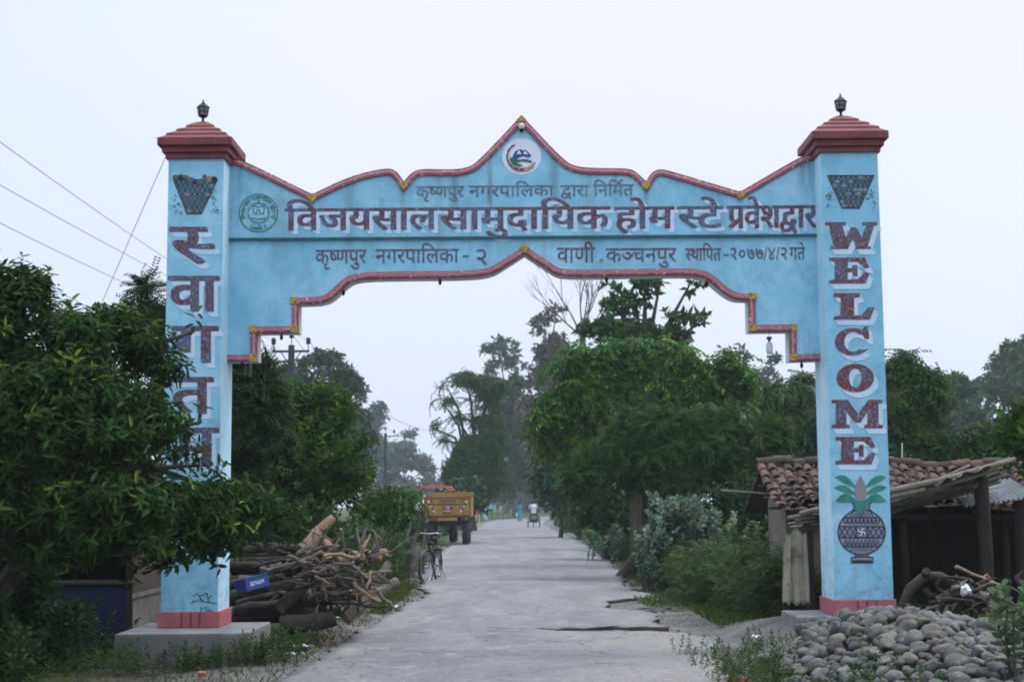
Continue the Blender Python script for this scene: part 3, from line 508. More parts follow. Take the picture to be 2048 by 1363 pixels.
def painted(name, seq, u0, u1, vh, vb, Y, parent, mats, bold=0.0, k=1.0, shadow=None, slope=-0.0068, head=155):
    G = glyph_contours(seq)
    xs = [p[0] for g in G for c in g for p in c]; x0, x1 = min(xs), max(xs)
    sx, sy = (u1 - u0) / (x1 - x0), (vb - vh) / head
    mb = MB()
    for i, g in enumerate(G):
        vs, fs = glyph_mesh(g, sx, sy, x0, 0 if k > 2 else bold, 1)
        pen = [(0, 0)] if k <= 2 else [(0, 0), (-bold * k / 2, -bold * .4), (bold * k / 2, bold * .4), (-bold * k / 4, bold * .4), (bold * k / 4, -bold * .4)]
        for (ox, oy, mi, lay) in ([(shadow[0] * .5 + a, shadow[1] * .5 + b, 1, 1.0 + .05 * j) for j, (a, b) in enumerate(pen)] + [(shadow[0] + a, shadow[1] + b, 1, 1.4 + .05 * j) for j, (a, b) in enumerate(pen)] if shadow else []) + [(a, b, 0, 2.2 + .12 * j) for j, (a, b) in enumerate(pen)]:
            P = []
            for a, b in vs:
                uu = u0 + a + ox; q = W(uu, vb - b + oy + slope * (uu - u0), Y)
                P.append((q.x, Y - 0.0025 * lay - 0.00006 * (i % 3), q.z))
            if P and fs:
                a, b, c = (P[j] for j in fs[0][:3])
                fl = fs if (b[0] - a[0]) * (c[2] - a[2]) - (b[2] - a[2]) * (c[0] - a[0]) > 0 else [f[::-1] for f in fs]
                mb.add(P, fl, mi)
    return mb.build(name, mats, parent)

arch = thing('welcome_arch', 'light blue concrete welcome arch spanning the road, with red pillar caps and painted lettering', 'gateway', (W(1040, 1003, YG).x, YG, 0))

def chaikin(P, it=2):
    """P: (u, v, corner) -> smoothed polyline that keeps its corners"""
    for _ in range(it):
        Q = [P[0]]
        for i in range(1, len(P) - 1):
            a, b, c = P[i - 1], P[i], P[i + 1]
            if b[2]: Q.append(b)
            else:
                Q.append((b[0] * .75 + a[0] * .25, b[1] * .75 + a[1] * .25, 0)); Q.append((b[0] * .75 + c[0] * .25, b[1] * .75 + c[1] * .25, 0))
        Q.append(P[-1]); P = Q
    return P
TOP = chaikin([(448, 317, 1), (474, 319, 0), (496, 327, 0), (625, 390, 1), (700, 354, 0), (772, 337, 0), (792, 342, 0), (808, 365, 1), (824, 346, 0), (842, 339, 0), (900, 341, 0), (938, 337, 0), (962, 319, 0), (1043, 233, 1), (1124, 319, 0), (1148, 334, 0), (1190, 338, 0), (1256, 338, 0), (1272, 345, 0), (1292, 365, 1), (1304, 345, 0), (1322, 339, 0), (1345, 345, 0), (1480, 385, 1), (1590, 321, 0), (1612, 311, 0), (1642, 308, 1)])
BOT = chaikin([(448, 722, 1), (513, 721, 1), (513, 665, 1), (596, 664, 1), (596, 607, 1), (640, 606, 0), (664, 597, 0), (690, 570, 0), (712, 557, 0), (800, 555, 0), (930, 554, 0), (980, 549, 0), (1005, 535, 0), (1049, 506, 1), (1096, 537, 0), (1118, 551, 0), (1180, 552, 0), (1320, 549, 0), (1393, 549, 0), (1418, 558, 0), (1446, 584, 0), (1470, 598, 0), (1498, 599, 1), (1499, 662, 1), (1580, 661, 1), (1581, 721, 1), (1650, 719, 1)])
def on(Y, P): return [Vector((q.x, q.z)) for q in (W(a, b, Y) for a, b, _ in P)]
T2, B2 = on(YB, TOP), on(YB, BOT)
THK = 0.30
def make_beam():
    loop = B2 + T2[::-1]                      # counter-clockwise seen from the road
    n = len(loop); mb = MB()
    tri = tessellate_polygon([[Vector((p.x, p.y, 0)) for p in loop]])
    tri = [t if (loop[t[1]] - loop[t[0]]).cross(loop[t[2]] - loop[t[0]]) > 0 else t[::-1] for t in tri]
    fr = [(p.x, YB, p.y) for p in loop]; bk = [(p.x, YB + THK, p.y) for p in loop]
    mb.add(fr, tri, 0); mb.add(bk, [t[::-1] for t in tri], 0)
    mb.add(fr + bk, [(i, n + i, n + (i + 1) % n, (i + 1) % n) for i in range(n)], 1)
    return mb.build('beam', [M_BLUE, M_WHITEW], arch)
beam = make_beam()

def border_mat():
    m, nt, p = newmat('border_paint'); p.inputs['Roughness'].default_value = 0.5
    uv = nt.nodes.new('ShaderNodeUVMap'); uv.uv_map = 'UVMap'
    sp = nt.nodes.new('ShaderNodeSeparateXYZ'); nt.links.new(uv.outputs[0], sp.inputs[0])
    r = nt.nodes.new('ShaderNodeValToRGB'); r.color_ramp.interpolation = 'CONSTANT'; e = r.color_ramp.elements
    cols = [(0, (0.17, 0.035, 0.05)), (.2, (0.36, 0.11, 0.15)), (.4, (0.52, 0.31, 0.36)), (.5, (0.20, 0.04, 0.06)), (.66, (0.38, 0.11, 0.15)), (.84, (0.16, 0.035, 0.05))]
    e[0].position, e[0].color = 0, c4(cols[0][1]); e[1].position, e[1].color = .2, c4(cols[1][1])
    for a, c in cols[2:]: q = e.new(a); q.color = c4(c)
    ad = nt.nodes.new('ShaderNodeMath'); ad.operation = 'ADD'
    nt.links.new(sp.outputs[0], ad.inputs[0]); nt.links.new(rng_map(nt, noise(nt, 9, 3), .3, .7, -.12, .12), ad.inputs[1])
    nt.links.new(ad.outputs[0], r.inputs[0])
    c = mixc(nt, rng_map(nt, noise(nt, 24, 3), .6, .68, 0, .8), r.outputs[0], (0.70, 0.55, 0.58))
    nt.links.new(c, p.inputs['Base Color']); return m
M_BORD = border_mat()
def border(P, sign, name='border'):
    """raised moulding along an edge of the beam; sign +1: the wall lies above the path"""
    wd, pr = 0.068, 0.028; n = len(P); nr = []
    for i in range(n):
        a = (P[i] - P[i - 1]).normalized() if i else None; b = (P[i + 1] - P[i]).normalized() if i < n - 1 else None
        a = a or b; b = b or a
        na, nb = Vector((-a.y, a.x)) * sign, Vector((-b.y, b.x)) * sign
        m = (na + nb).normalized(); nr.append(m / max(0.35, m.dot(na)))
    V = []; uvs = []; s = 0
    for i in range(n):
        o, q = P[i] - nr[i] * 0.006, P[i] + nr[i] * wd
        md = P[i] + nr[i] * wd * .5
        if i: s += (P[i] - P[i - 1]).length
        V += [(o.x, YB + .05, o.y), (o.x, YB - pr * .7, o.y), (md.x, YB - pr, md.y), (q.x, YB - pr * .7, q.y), (q.x, YB + .003, q.y)]
        uvs += [(0, s), (0.01, s), (.5, s), (.99, s), (.99, s)]
    F = []
    for i in range(n - 1):
        for j in range(4):
            f = (i * 5 + j, i * 5 + j + 1, i * 5 + j + 6, i * 5 + j + 5)
            F.append(f[::-1] if sign > 0 else f)
    me = bpy.data.meshes.new(name); me.from_pydata(V, [], F)
    ul = me.uv_layers.new(name='UVMap')
    for l in me.loops: ul.data[l.index].uv = uvs[l.vertex_index]
    me.update(); return link(name, me, M_BORD, beam)
border(B2, 1); border(T2, -1)
def corner_tile(u, v, diamond=False, s=0.082):
    c = W(u, v, YB); mb = MB()
    mb.box((c.x, YB - 0.012, c.z), (s, 0.05, s), Matrix.Rotation(R(45), 3, 'Y') if diamond else None, bev=.006)
    mb.build('corner_tile', M_GOLD, beam)
for u, v in [(507, 658), (507, 716), (589, 601), (589, 658), (1505, 593), (1505, 655), (1586, 655), (1587, 714)]: corner_tile(u, v)
for u, v in [(625, 396), (808, 371), (1043, 241), (1292, 371), (1480, 391), (1049, 497)]: corner_tile(u, v, True)
mb = MB()
a, b = W(452, 479, YB), W(1640, 470.5, YB)
mb.box(((a.x + b.x) / 2, YB - 0.012, (a.z + b.z) / 2), ((b - a).length, 0.05, 0.026), Matrix.Rotation(-math.atan2(b.z - a.z, b.x - a.x), 3, 'Y'))
mb.build('ledge', pm('ledge_teal', (0.012, 0.075, 0.10), (0.03, 0.12, 0.15), 9, .6), beam)

ML = [M_MAROON, M_WHITE]
for seq, u0, u1, vh, vb in [('iM va ja ya sa aaM la', 572, 874, 418, 460.5), ('sa aaM ma uM da aaM iM ya ka', 880, 1219, 416, 458.5),
                            ('ha oM ma', 1230, 1347, 414.5, 457), ('saprehalf tta eM', 1356, 1445, 413.5, 456), ('para va eM sha =-6 dava aaM ra', 1456, 1634, 412.5, 456)]:
    painted('painted_word', seq, u0, u1, vh, vb, YB, beam, ML, bold=1.75, k=2.6, shadow=(8, 7))
MT = [M_THIN]
for seq, u0, u1, vh, vb in [('ka rvocalicM ssaprehalf nna pa uM ra', 832, 928, 373, 394), ('na ga ra pa aaM iM la ka aaM', 938, 1108, 372, 393), ('dava aaM ra aaM', 1121, 1178, 371, 392.5), ('iM na iM ma reph ta', 1187, 1267, 369.5, 392),
                            ('ka rvocalicM ssaprehalf nna pa uM ra', 631, 733, 500, 527), ('na ga ra pa aaM iM la ka aaM', 751, 918, 499, 526), ('hy', 926, 937, 500, 522), ('two', 953, 974, 499, 530),
                            ('va aaM nna iiM', 1114, 1190, 496, 525), ('comma', 1199, 1206, 499, 521), ('ka nyaprehalf ca na pa uM ra', 1212, 1353, 497, 524), ('saprehalf tha aaM iM pa ta', 1371, 1442, 497, 521),
                            ('hy', 1447, 1457, 497, 520), ('two zero seven seven slash four slash two', 1461, 1574, 496, 519.5), ('ga ta eM', 1579, 1610, 495, 519)]:
    painted('painted_word', seq, u0, u1, vh, vb, YB, beam, [M_FADED] if vh < 400 else MT, bold=0.28, k=1.5)

# round green seal
fl = Flat(YB); c = (517, 426)
fl.ring(c, 38.5, 37.5, 2.2, 0); fl.ring(c, 20, 19, 1.6, 0); fl.ring(c, 22.5, 21.5, 0.8, 0)
fl.stroke([(505, 414), (511, 412), (516, 415), (522, 412), (529, 414)], 2, 0); fl.stroke([(506, 416), (508, 427), (514, 428), (514, 420), (520, 420), (520, 428), (527, 427), (529, 416)], 2.2, 0)
fl.stroke([(503, 436), (512, 438), (522, 438), (531, 436)], 2.4, 0)
seal = fl.build('seal', [M_GREENP], beam)
def arc_text(seq, c, rad, a0, a1, hgt, Y, parent, mat, bold=.3):
    G = glyph_contours(seq); xs = [p[0] for g in G for cc in g for p in cc]; x0, x1 = min(xs), max(xs); mb = MB()
    for i, g in enumerate(G):
        vs, fs = glyph_mesh(g, 1, 1, x0, bold * 155 / hgt, 1.0); P = []
        for a, b in vs:
            t = R(a0 + (a1 - a0) * a / (x1 - x0)); rr = rad + (b / 155 - .5) * hgt
            q = W(c[0] + rr * math.sin(t), c[1] - rr * math.cos(t), Y); P.append((q.x, Y - .005 - .0004 * (i % 2), q.z))
        if P and fs:
            a, b, cc = (P[j] for j in fs[0][:3])
            mb.add(P, fs if (b[0] - a[0]) * (cc[2] - a[2]) - (b[2] - a[2]) * (cc[0] - a[0]) > 0 else [f[::-1] for f in fs], 0)
    return mb.build('ring_text', mat, parent)
arc_text('iM va ja ya sa aaM la _ sa aaM ma uM da aaM iM ya ka _ ha oM ma _ saprehalf tta eM', c, 30, -112, 112, 8, YB, seal, M_GREENP, .35)
arc_text('ka rvocalicM ssaprehalf nna pa uM ra _ hy two', c, 30, 212, 150, 7, YB, seal, M_GREENP, .35)

# round emblem under the peak
fl = Flat(YB); c = (1043.5, 313)
fl.ell(c, 39, 36, 0, 1, 40)
fl.poly([(1024, 316), (1030, 303), (1040, 298), (1046, 301), (1052, 300), (1058, 306), (1063, 312), (1058, 316), (1046, 313), (1036, 317), (1028, 325), (1024, 324)], 1, 2)
fl.poly([(1033, 308), (1038, 300), (1043, 309)], 0, 3); fl.poly([(1046, 308), (1050, 302), (1056, 309)], 0, 3)
fl.poly([(1020, 312), (1026, 320), (1040, 319), (1052, 318), (1064, 322), (1063, 326), (1046, 323), (1032, 325), (1046, 331), (1040, 334), (1026, 330), (1020, 322)], 2, 3)
fl.stroke([(1015, 318), (1018, 329), (1026, 338), (1038, 343), (1052, 342), (1064, 336), (1070, 325)], 3, 4, 3)
fl.stroke([(1026, 333), (1040, 338), (1058, 335), (1068, 328)], 4, 5, 3)
for i in range(22):
    t = R(-100 - 160 * i / 21 + 20); fl.ell((c[0] + 29 * math.cos(t) * (1.0), c[1] + 27 * -math.sin(t) * .98), 2.1, 2.1, 3 if i % 3 else 4, 4, 8)
fl.build('emblem', [M_EMW, M_DARKBLUE, M_EMG, M_INK, M_EMR, pm('emblem_tan', (0.4, 0.33, 0.25), None, 20)], beam)

# ---- pillars
def pillar(ul, ur, vbot, vtop, inner):
    """front face between photo columns ul and ur; inner = +1 when the road is to its right"""
    xa, xb = W(ul, 780, YG).x, W(ur, 780, YG).x
    z0, z1 = W((ul + ur) / 2, vbot, YG).z, W((ul + ur) / 2, vtop, YG).z
    wd = xb - xa; cx = (xa + xb) / 2; cy = YG + wd * .51; dp = wd * 1.02
    lean = 0.0
    mb = MB(); h = z1 - z0
    vs = [(cx + sx * wd / 2, cy + sy * dp / 2, z) for z in (z0, z1 + .02) for sx, sy in ((-1, -1), (1, -1), (1, 1), (-1, 1))]
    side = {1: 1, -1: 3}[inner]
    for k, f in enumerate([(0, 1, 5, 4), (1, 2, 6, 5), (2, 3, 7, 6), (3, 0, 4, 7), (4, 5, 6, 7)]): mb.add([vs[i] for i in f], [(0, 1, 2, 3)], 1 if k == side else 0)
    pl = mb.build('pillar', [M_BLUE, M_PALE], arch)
    mb = MB(); mb.box((cx, cy, z0 + .085), (wd + .05, dp + .05, .17), bev=.008)
    for i in range(3): mb.box((cx - wd * .12 + i * wd * .16, cy - dp / 2 - .028, z0 + .083), (.012, .01, .155), mi=1)
    mb.build('plinth', [M_PINKP, M_CAPR], pl)
    mb = MB(); zz = z1
    for d, hh in ((.03, .07), (.065, .075), (.108, .09)):
        mb.box((cx, cy, zz + hh / 2), (wd + 2 * d, dp + 2 * d, hh), bev=.012); zz += hh - .004
    lv = [(wd / 2 + .108, 0), (wd / 2 + .03, .05), (wd / 2 + .025, .075), (wd / 2 - .06, .12), (wd / 2 - .065, .145), (wd / 2 - .15, .185), (wd / 2 - .155, .21), (.08, .26), (.05, .275)]
    mb.lathe([((r) * math.sqrt(2), zz + z - .002) for r, z in lv], (cx, cy, 0), 4, smooth=False, phase=math.pi / 4)
    mb.build('cap', M_CAPR, pl)
    return pl, Vector((cx, cy, zz + .265)), (xa, xb, cy, wd, dp, z0)
pl_l, top_l, box_l = pillar(329, 441.5, 1254, 318, 1)
pl_r, top_r, box_r = pillar(1656, 1772, 1230, 305, -1)

MR = [M_RED, M_WHITE]
for seq, u0, u1, vh, vb in [('saprehalf', 342, 427, 455, 526), ('va aaM', 340, 436, 553, 622), ('ga', 346, 434, 653, 724), ('ta', 344, 424, 755, 826), ('ma', 344, 435, 856, 932)]:
    painted('letter', seq, u0, u1, vh, vb, YG, pl_l, ML, bold=3.2, k=2.6, shadow=(8, 10), slope=0)
def arc(cx, cy, rx, ry, a0, a1, n=18): return [(cx + rx * math.cos(R(a0 + (a1 - a0) * i / n)), cy + ry * math.sin(R(a0 + (a1 - a0) * i / n))) for i in range(n + 1)]
LATIN = {
 'W': [(0, 0), (40, 0), (40, 12), (33, 13), (40, 56), (50, 20), (60, 20), (71, 56), (79, 13), (72, 12), (72, 0), (100, 0), (100, 12), (94, 14), (82, 90), (88, 90), (88, 100), (58, 100), (58, 90), (53, 64), (46, 90), (44, 100), (10, 100), (10, 90), (17, 90), (7, 13), (0, 12)],
 'E': [(0, 0), (88, 0), (100, 38), (88, 42), (70, 16), (46, 16), (46, 40), (58, 40), (58, 29), (70, 29), (70, 72), (58, 72), (58, 56), (46, 56), (46, 84), (70, 84), (88, 56), (100, 60), (90, 100), (0, 100), (0, 88), (14, 84), (14, 16), (0, 12)],
 'L': [(0, 0), (64, 0), (64, 14), (50, 18), (50, 84), (68, 84), (84, 54), (100, 54), (88, 100), (0, 100), (0, 88), (17, 84), (17, 18), (0, 14)],
 'C': arc(50, 52, 50, 48, -38, -322, 30) [0:0] + [(98, 42), (86, 42), (78, 28)] + arc(52, 52, 25, 34, -50, -310, 22) + [(84, 80), (98, 74)] + arc(50, 52, 49, 48, 40, 300, 30) + [(78, 10), (84, 0), (94, 0)],
 'M': [(0, 0), (32, 0), (52, 50), (72, 0), (100, 0), (100, 12), (92, 14), (92, 86), (100, 88), (100, 100), (64, 100), (64, 88), (70, 86), (70, 44), (57, 80), (46, 80), (29, 44), (29, 86), (36, 88), (36, 100), (0, 100), (0, 88), (8, 86), (8, 14), (0, 12)]}
for ch, u0, u1, v0, v1 in [('W', 1650, 1754, 444, 498), ('E', 1658, 1739, 515, 567), ('L', 1667, 1749, 586, 639), ('C', 1669, 1740, 653, 711), ('O', 1673, 1748, 727, 784), ('M', 1663, 1765, 799, 856), ('E', 1671, 1751, 873, 928)]:
    fl = Flat(YG)
    def mp(P, dx=0, dy=0): return [(u0 + (u1 - u0) * a / 100 + dx, v0 + (v1 - v0) * b / 100 + dy) for a, b in P]
    for dx, dy, mi, ly in ((3, 4, 1, 1), (6, 8, 1, 1.5), (8, 11, 1, 1.9), (0, 0, 0, 3)):
        if ch == 'O':
            a, b = mp(arc(50, 50, 50, 50, 0, 360, 32), dx, dy), mp(arc(50, 50, 17, 33, 0, 360, 32), dx, dy)
            for i in range(32): fl.k = 0; fl.poly([a[i], a[i + 1], b[i + 1], b[i]], mi, ly)
        else: fl.k = 0; fl.poly(mp(LATIN[ch], dx, dy), mi, ly)
    fl.build('letter', MR, pl_r)
# painted pot of plenty
fl = Flat(YG)
body = [(1723 + 47 * math.cos(2 * math.pi * i / 40), 1063 + 45 * math.sin(2 * math.pi * i / 40)) for i in range(40)]
fl.poly(body, 0, 1); fl.poly([(1703, 1004), (1743, 1004), (1738, 1022), (1708, 1022)], 0, 2)
fl.poly([(1711, 1104), (1736, 1104), (1736, 1114), (1746, 1114), (1746, 1124), (1702, 1124), (1702, 1114), (1711, 1114)], 0, 2)
fl.stroke(body, 2.4, 1, 3, True)
for P in ([(1703, 1003), (1709, 1008), (1708, 1017), (1700, 1024)], [(1743, 1003), (1737, 1008), (1738, 1017), (1746, 1024)]): fl.stroke(P, 2.4, 1, 3)
fl.stroke([(1711, 1107), (1711, 1113), (1702, 1114), (1702, 1124), (1746, 1124), (1746, 1114), (1736, 1113), (1736, 1107)], 2.6, 1, 3)
fl.stroke([(1704, 1121), (1744, 1121)], 4, 1, 3); fl.stroke([(1712, 1112), (1735, 1112)], 3, 1, 3)
def hw(v): return 46 * math.sqrt(max(0, 1 - ((v - 1063) / 45) ** 2))
for v in (1034, 1052, 1074, 1092): fl.stroke([(1723 - hw(v), v), (1723 + hw(v), v)], 2.2, 1, 3)
def zig(v0, v1, n, arch_=False):
    h0 = min(hw(v0), hw(v1)) - 1
    if arch_:
        for i in range(n):
            x0, x1 = 1723 - h0 + 2 * h0 * i / n, 1723 - h0 + 2 * h0 * (i + 1) / n
            fl.stroke([(x0, v0), (x0 + (x1 - x0) * .2, (v0 + v1) / 2 + 3), ((x0 + x1) / 2, v1), (x0 + (x1 - x0) * .8, (v0 + v1) / 2 + 3), (x1, v0)], 2.0, 1, 4)
    else: fl.stroke([(1723 - h0 + 2 * h0 * i / (2 * n), v0 if i % 2 else v1) for i in range(2 * n + 1)], 1.7, 1, 4)
zig(1036, 1046, 9, True); zig(1024, 1032, 6); zig(1090, 1077, 9, True); zig(1094, 1102, 6)
for s in (-1, 1):
    for k in range(3):
        a, b = 1723 + s * (12 + k * 11), 1723 + s * (23 + k * 11)
        if k == 2: b = 1723 + s * 45
        fl.stroke([(a, 1053), (b, 1073)], 1.7, 1, 4); fl.stroke([(a, 1073), (b, 1053)], 1.7, 1, 4)
    fl.stroke([(1723 + s * 11, 1052), (1723 + s * 11, 1074)], 2.4, 1, 4)
fl.poly([(1713, 1053.5), (1733, 1053.5), (1733, 1072.5), (1713, 1072.5)], 0, 3); fl.poly([(1715, 1055.5), (1731, 1055.5), (1731, 1070.5), (1715, 1070.5)], 5, 3.5)
g = 6
for P in ([(1723, 1063 - g), (1723, 1063 + g)], [(1723 - g, 1063), (1723 + g, 1063)], [(1723, 1063 - g), (1723 + g, 1063 - g)], [(1723 + g, 1063), (1723 + g, 1063 + g)], [(1723, 1063 + g), (1723 - g, 1063 + g)], [(1723 - g, 1063), (1723 - g, 1063 - g)]):
    fl.stroke(P, 1.8, 2, 5)
for s in (-1, 1):
    for (x0, y0, x1, y1, b) in [(10, 972, 51, 955, 12), (12, 985, 53, 976, 10), (11, 998, 51, 1003, 14)]:
        up = [(1721 + s * (x0 + (x1 - x0) * t), y0 + (y1 - y0) * t - b * math.sin(math.pi * t) - 2 * t) for t in (0, .25, .5, .75, 1)]
        dn = [(1721 + s * (x0 + (x1 - x0) * t), y0 + (y1 - y0) * t + .1 * b * math.sin(math.pi * t) + 3 * (1 - t)) for t in (.75, .5, .25, 0)]
        fl.poly(up + dn, 3, 3)
fl.poly([(1706, 1000), (1736, 1000), (1732, 1018), (1722, 1033), (1712, 1018)], 3, 4)
fl.poly([(1720, 949), (1727, 962), (1733, 980), (1730, 998), (1721, 1003), (1712, 998), (1708, 980), (1714, 962)], 4, 5)
fl.build('painted_pot', [M_POTG, M_INK, M_EMW, M_LEAFP, M_NUT, pm('panel_slate', (0.07, 0.075, 0.11), None, 9, bmp=0)], pl_r)
def basket(ua, ub, va, uc, ud, vb, pl, seed, fruit):
    rr = random.Random(seed); fl = Flat(YG)
    fl.poly([(ua, va), (ub, va), (ud, vb), (uc, vb)], 0, 1)
    fl.stroke([(ua, va), (ub, va)], 2, 1, 2); fl.stroke([(uc, vb), (ud, vb)], 2.4, 1, 2); fl.stroke([(ua, va), (uc, vb)], 2, 1, 2); fl.stroke([(ub, va), (ud, vb)], 2, 1, 2)
    for r in range(8):
        t = (r + .5) / 8; l, q = ua + (uc - ua) * t, ub + (ud - ub) * t; n = max(3, int((q - l) / 9)); v = va + (vb - va) * t
        for k in range(n):
            u = l + (q - l) * (k + .5) / n
            if rr.random() < .5: fl.ell((u, v), 3, 3, 2 if rr.random() < .5 else 4, 2, 7)
            fl.stroke([(u - 4, v - 4), (u + 4, v + 4)], 1.3, 1, 3); fl.stroke([(u + 4, v - 4), (u - 4, v + 4)], 1.3, 1, 3)
    if fruit:
        for k in range(9): fl.ell((ua + 6 + (ub - ua - 12) * k / 8, va + rr.uniform(-5, 5)), rr.uniform(5, 8), rr.uniform(4, 7), rr.choice([1, 4, 4, 5]), 4, 9)
    for s in (-1, 1):
        for k in range(16):
            u, v = (ua if s < 0 else ub) + s * rr.uniform(-16, 2), va + rr.uniform(.35, 1) * (vb - va)
            if s * (u - ((uc if s < 0 else ud))) < 4: continue
            fl.stroke([(u, v), (u + rr.uniform(-6, 6), v + rr.uniform(-6, 6))], 1.3, rr.choice([3, 3, 1, 5]), 2)
            if k % 3 == 0: fl.ell((u, v), 1.8, 1.8, rr.choice([1, 3, 5]), 3, 6)
    fl.build('painted_basket', [pm('basket_slate', (0.09, 0.17, 0.22), (0.14, 0.24, 0.30), 12, bmp=0), M_INK, M_EMW, M_LEAFP, pm('basket_green', (0.05, 0.11, 0.09), (0.10, 0.13, 0.14), 14, bmp=0), pm('basket_tan', (0.3, 0.24, 0.2), None, 20, bmp=0)], pl)
basket(347, 435, 359, 374, 403, 427, pl_l, 3, True)
basket(1655, 1748, 351, 1684, 1719, 416, pl_r, 5, False)
# scrawl low on the left pillar
fl = Flat(YG)
for P in ([(382, 1206), (390, 1200), (396, 1202), (400, 1196), (404, 1204)], [(398, 1192), (412, 1186), (418, 1195), (424, 1190)], [(402, 1212), (403, 1222)], [(406, 1215), (414, 1213), (412, 1221), (420, 1220), (428, 1223)], [(386, 1192), (394, 1186), (408, 1203), (432, 1205)], [(414, 1184), (417, 1204)]): fl.stroke(P, 1.8, 0, 1)
fl.build('scrawl', [M_INK], pl_l)

# ---- concrete footings
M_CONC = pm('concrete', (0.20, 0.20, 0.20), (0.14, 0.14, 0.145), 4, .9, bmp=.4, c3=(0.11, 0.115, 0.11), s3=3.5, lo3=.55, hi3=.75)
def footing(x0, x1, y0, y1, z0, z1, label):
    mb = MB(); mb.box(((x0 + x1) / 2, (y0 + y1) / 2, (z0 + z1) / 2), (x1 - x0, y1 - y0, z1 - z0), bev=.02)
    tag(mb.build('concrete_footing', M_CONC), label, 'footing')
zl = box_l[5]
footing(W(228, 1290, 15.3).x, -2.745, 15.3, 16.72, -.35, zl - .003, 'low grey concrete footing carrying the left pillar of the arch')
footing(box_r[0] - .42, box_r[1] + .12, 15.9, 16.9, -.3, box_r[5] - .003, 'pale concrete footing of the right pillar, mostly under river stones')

# ---- lanterns, bulbs and holders on the gate
def lantern(base, label):
    t = thing('lantern', label, 'lantern', base, 'black lanterns on the pillar caps')
    b = Vector(base); mb = MB()
    mb.lathe([(.035, -.02), (.032, .01), (.016, .03), (.014, .055), (.022, .065), (.04, .075), (.05, .085)], b, 10); mb.build('stem', M_BRONZE, t)
    mb = MB(); mb.lathe([(.046, .088), (.060, .16), (.062, .185)], b, 6, smooth=False); mb.build('glass', M_SMOKE, t)
    mb = MB()
    for k in range(6):
        a = math.pi / 3 * k; d = Vector((math.cos(a), math.sin(a), 0))
        mb.tube([b + d * .049 + Vector((0, 0, .08)), b + d * .066 + Vector((0, 0, .19))], .006, 5)
    mb.torus(b + Vector((0, 0, .088)), .05, .006, n=12, k=5); mb.torus(b + Vector((0, 0, .135)), .058, .004, n=12, k=5); mb.build('cage', M_BRONZE, t)
    mb = MB(); mb.lathe([(.078, .182), (.074, .192), (.052, .215), (.032, .222), (.030, .232), (.014, .245), (.008, .25), (.013, .258), (.004, .275), (.002, .29)], b, 6, smooth=False); mb.build('hood', M_BRONZE, t)
lantern(top_l, 'small black lantern on the red cap of the left pillar')
lantern(top_r, 'small black lantern on the red cap of the right pillar')
def holder(u, v, label):
    p = W(u, v, YB + .12); t = thing('lamp_holder', label, 'lamp holder', p, 'empty lamp holders under the beam')
    mb = MB(); mb.lathe([(.03, 0.05), (.032, .0), (.026, -.012), (.012, -.018)], p, 10); mb.build('rose', M_BRONZE, t)
    mb = MB(); mb.lathe([(.010, -.015), (.012, -.04), (.019, -.05), (.019, -.075), (.012, -.09), (.003, -.1)], p, 10); mb.build('socket', M_BRONZE, t)
for u, v, l in [(563, 663, 'small dark lamp holder under the upper left step of the beam'), (484, 720, 'small rusty lamp holder under the lowest left step, beside the left pillar'), (687, 574, 'small dark lamp holder on the left curve of the beam underside'),
                (880, 553, 'stub of a dark lamp holder under the straight left run of the beam'), (1213, 549, 'dark lamp holder under the straight right run, before the bare tree'), (1413, 556, 'small dark lamp holder on the right curve of the beam underside'), (1603, 719, 'small dark lamp holder under the lowest right step, beside the right pillar')]: holder(u, v, l)
p = W(1538, 664, YB + .1)
t = thing('hanging_bulb', 'clear bottle-shaped bulb hanging on a wire below the right step of the beam', 'bulb', p)
mb = MB(); mb.tube([p, p - Vector((0, 0, .06))], .003, 5); mb.lathe([(.012, -.05), (.032, -.055), (.03, -.075), (.016, -.09), (.014, -.11)], p, 12); mb.build('socket', pm('rusty_socket', (.1, .08, .07)), t)
mb = MB(); mb.lathe([(.012, -.105), (.03, -.125), (.038, -.15), (.038, -.22), (.03, -.245), (.012, -.25)], p, 14)
mb.build('bottle', pm('milky_plastic', (.62, .66, .70), (.5, .55, .6), 9, .25, bmp=0), t)
p = W(1043, 254, YB - .05)
t = thing('globe_lamp', 'white globe lamp fixed at the peak of the arch', 'lamp', p)
mb = MB(); mb.lathe([(.004, .045), (.025, .04), (.036, .02), (.036, 0), (.03, -.02), (.02, -.028)], p, 14); mb.build('globe', pm('milk_glass', (.6, .6, .55), (.5, .5, .45), 9, .25, bmp=0), t)
mb = MB(); mb.lathe([(.024, -.024), (.026, -.045), (.012, -.055)], p, 12); mb.tube([p + Vector((0, .05, -.04)), p + Vector((0, 0, -.04))], .012, 6); mb.build('socket', M_BRONZE, t)
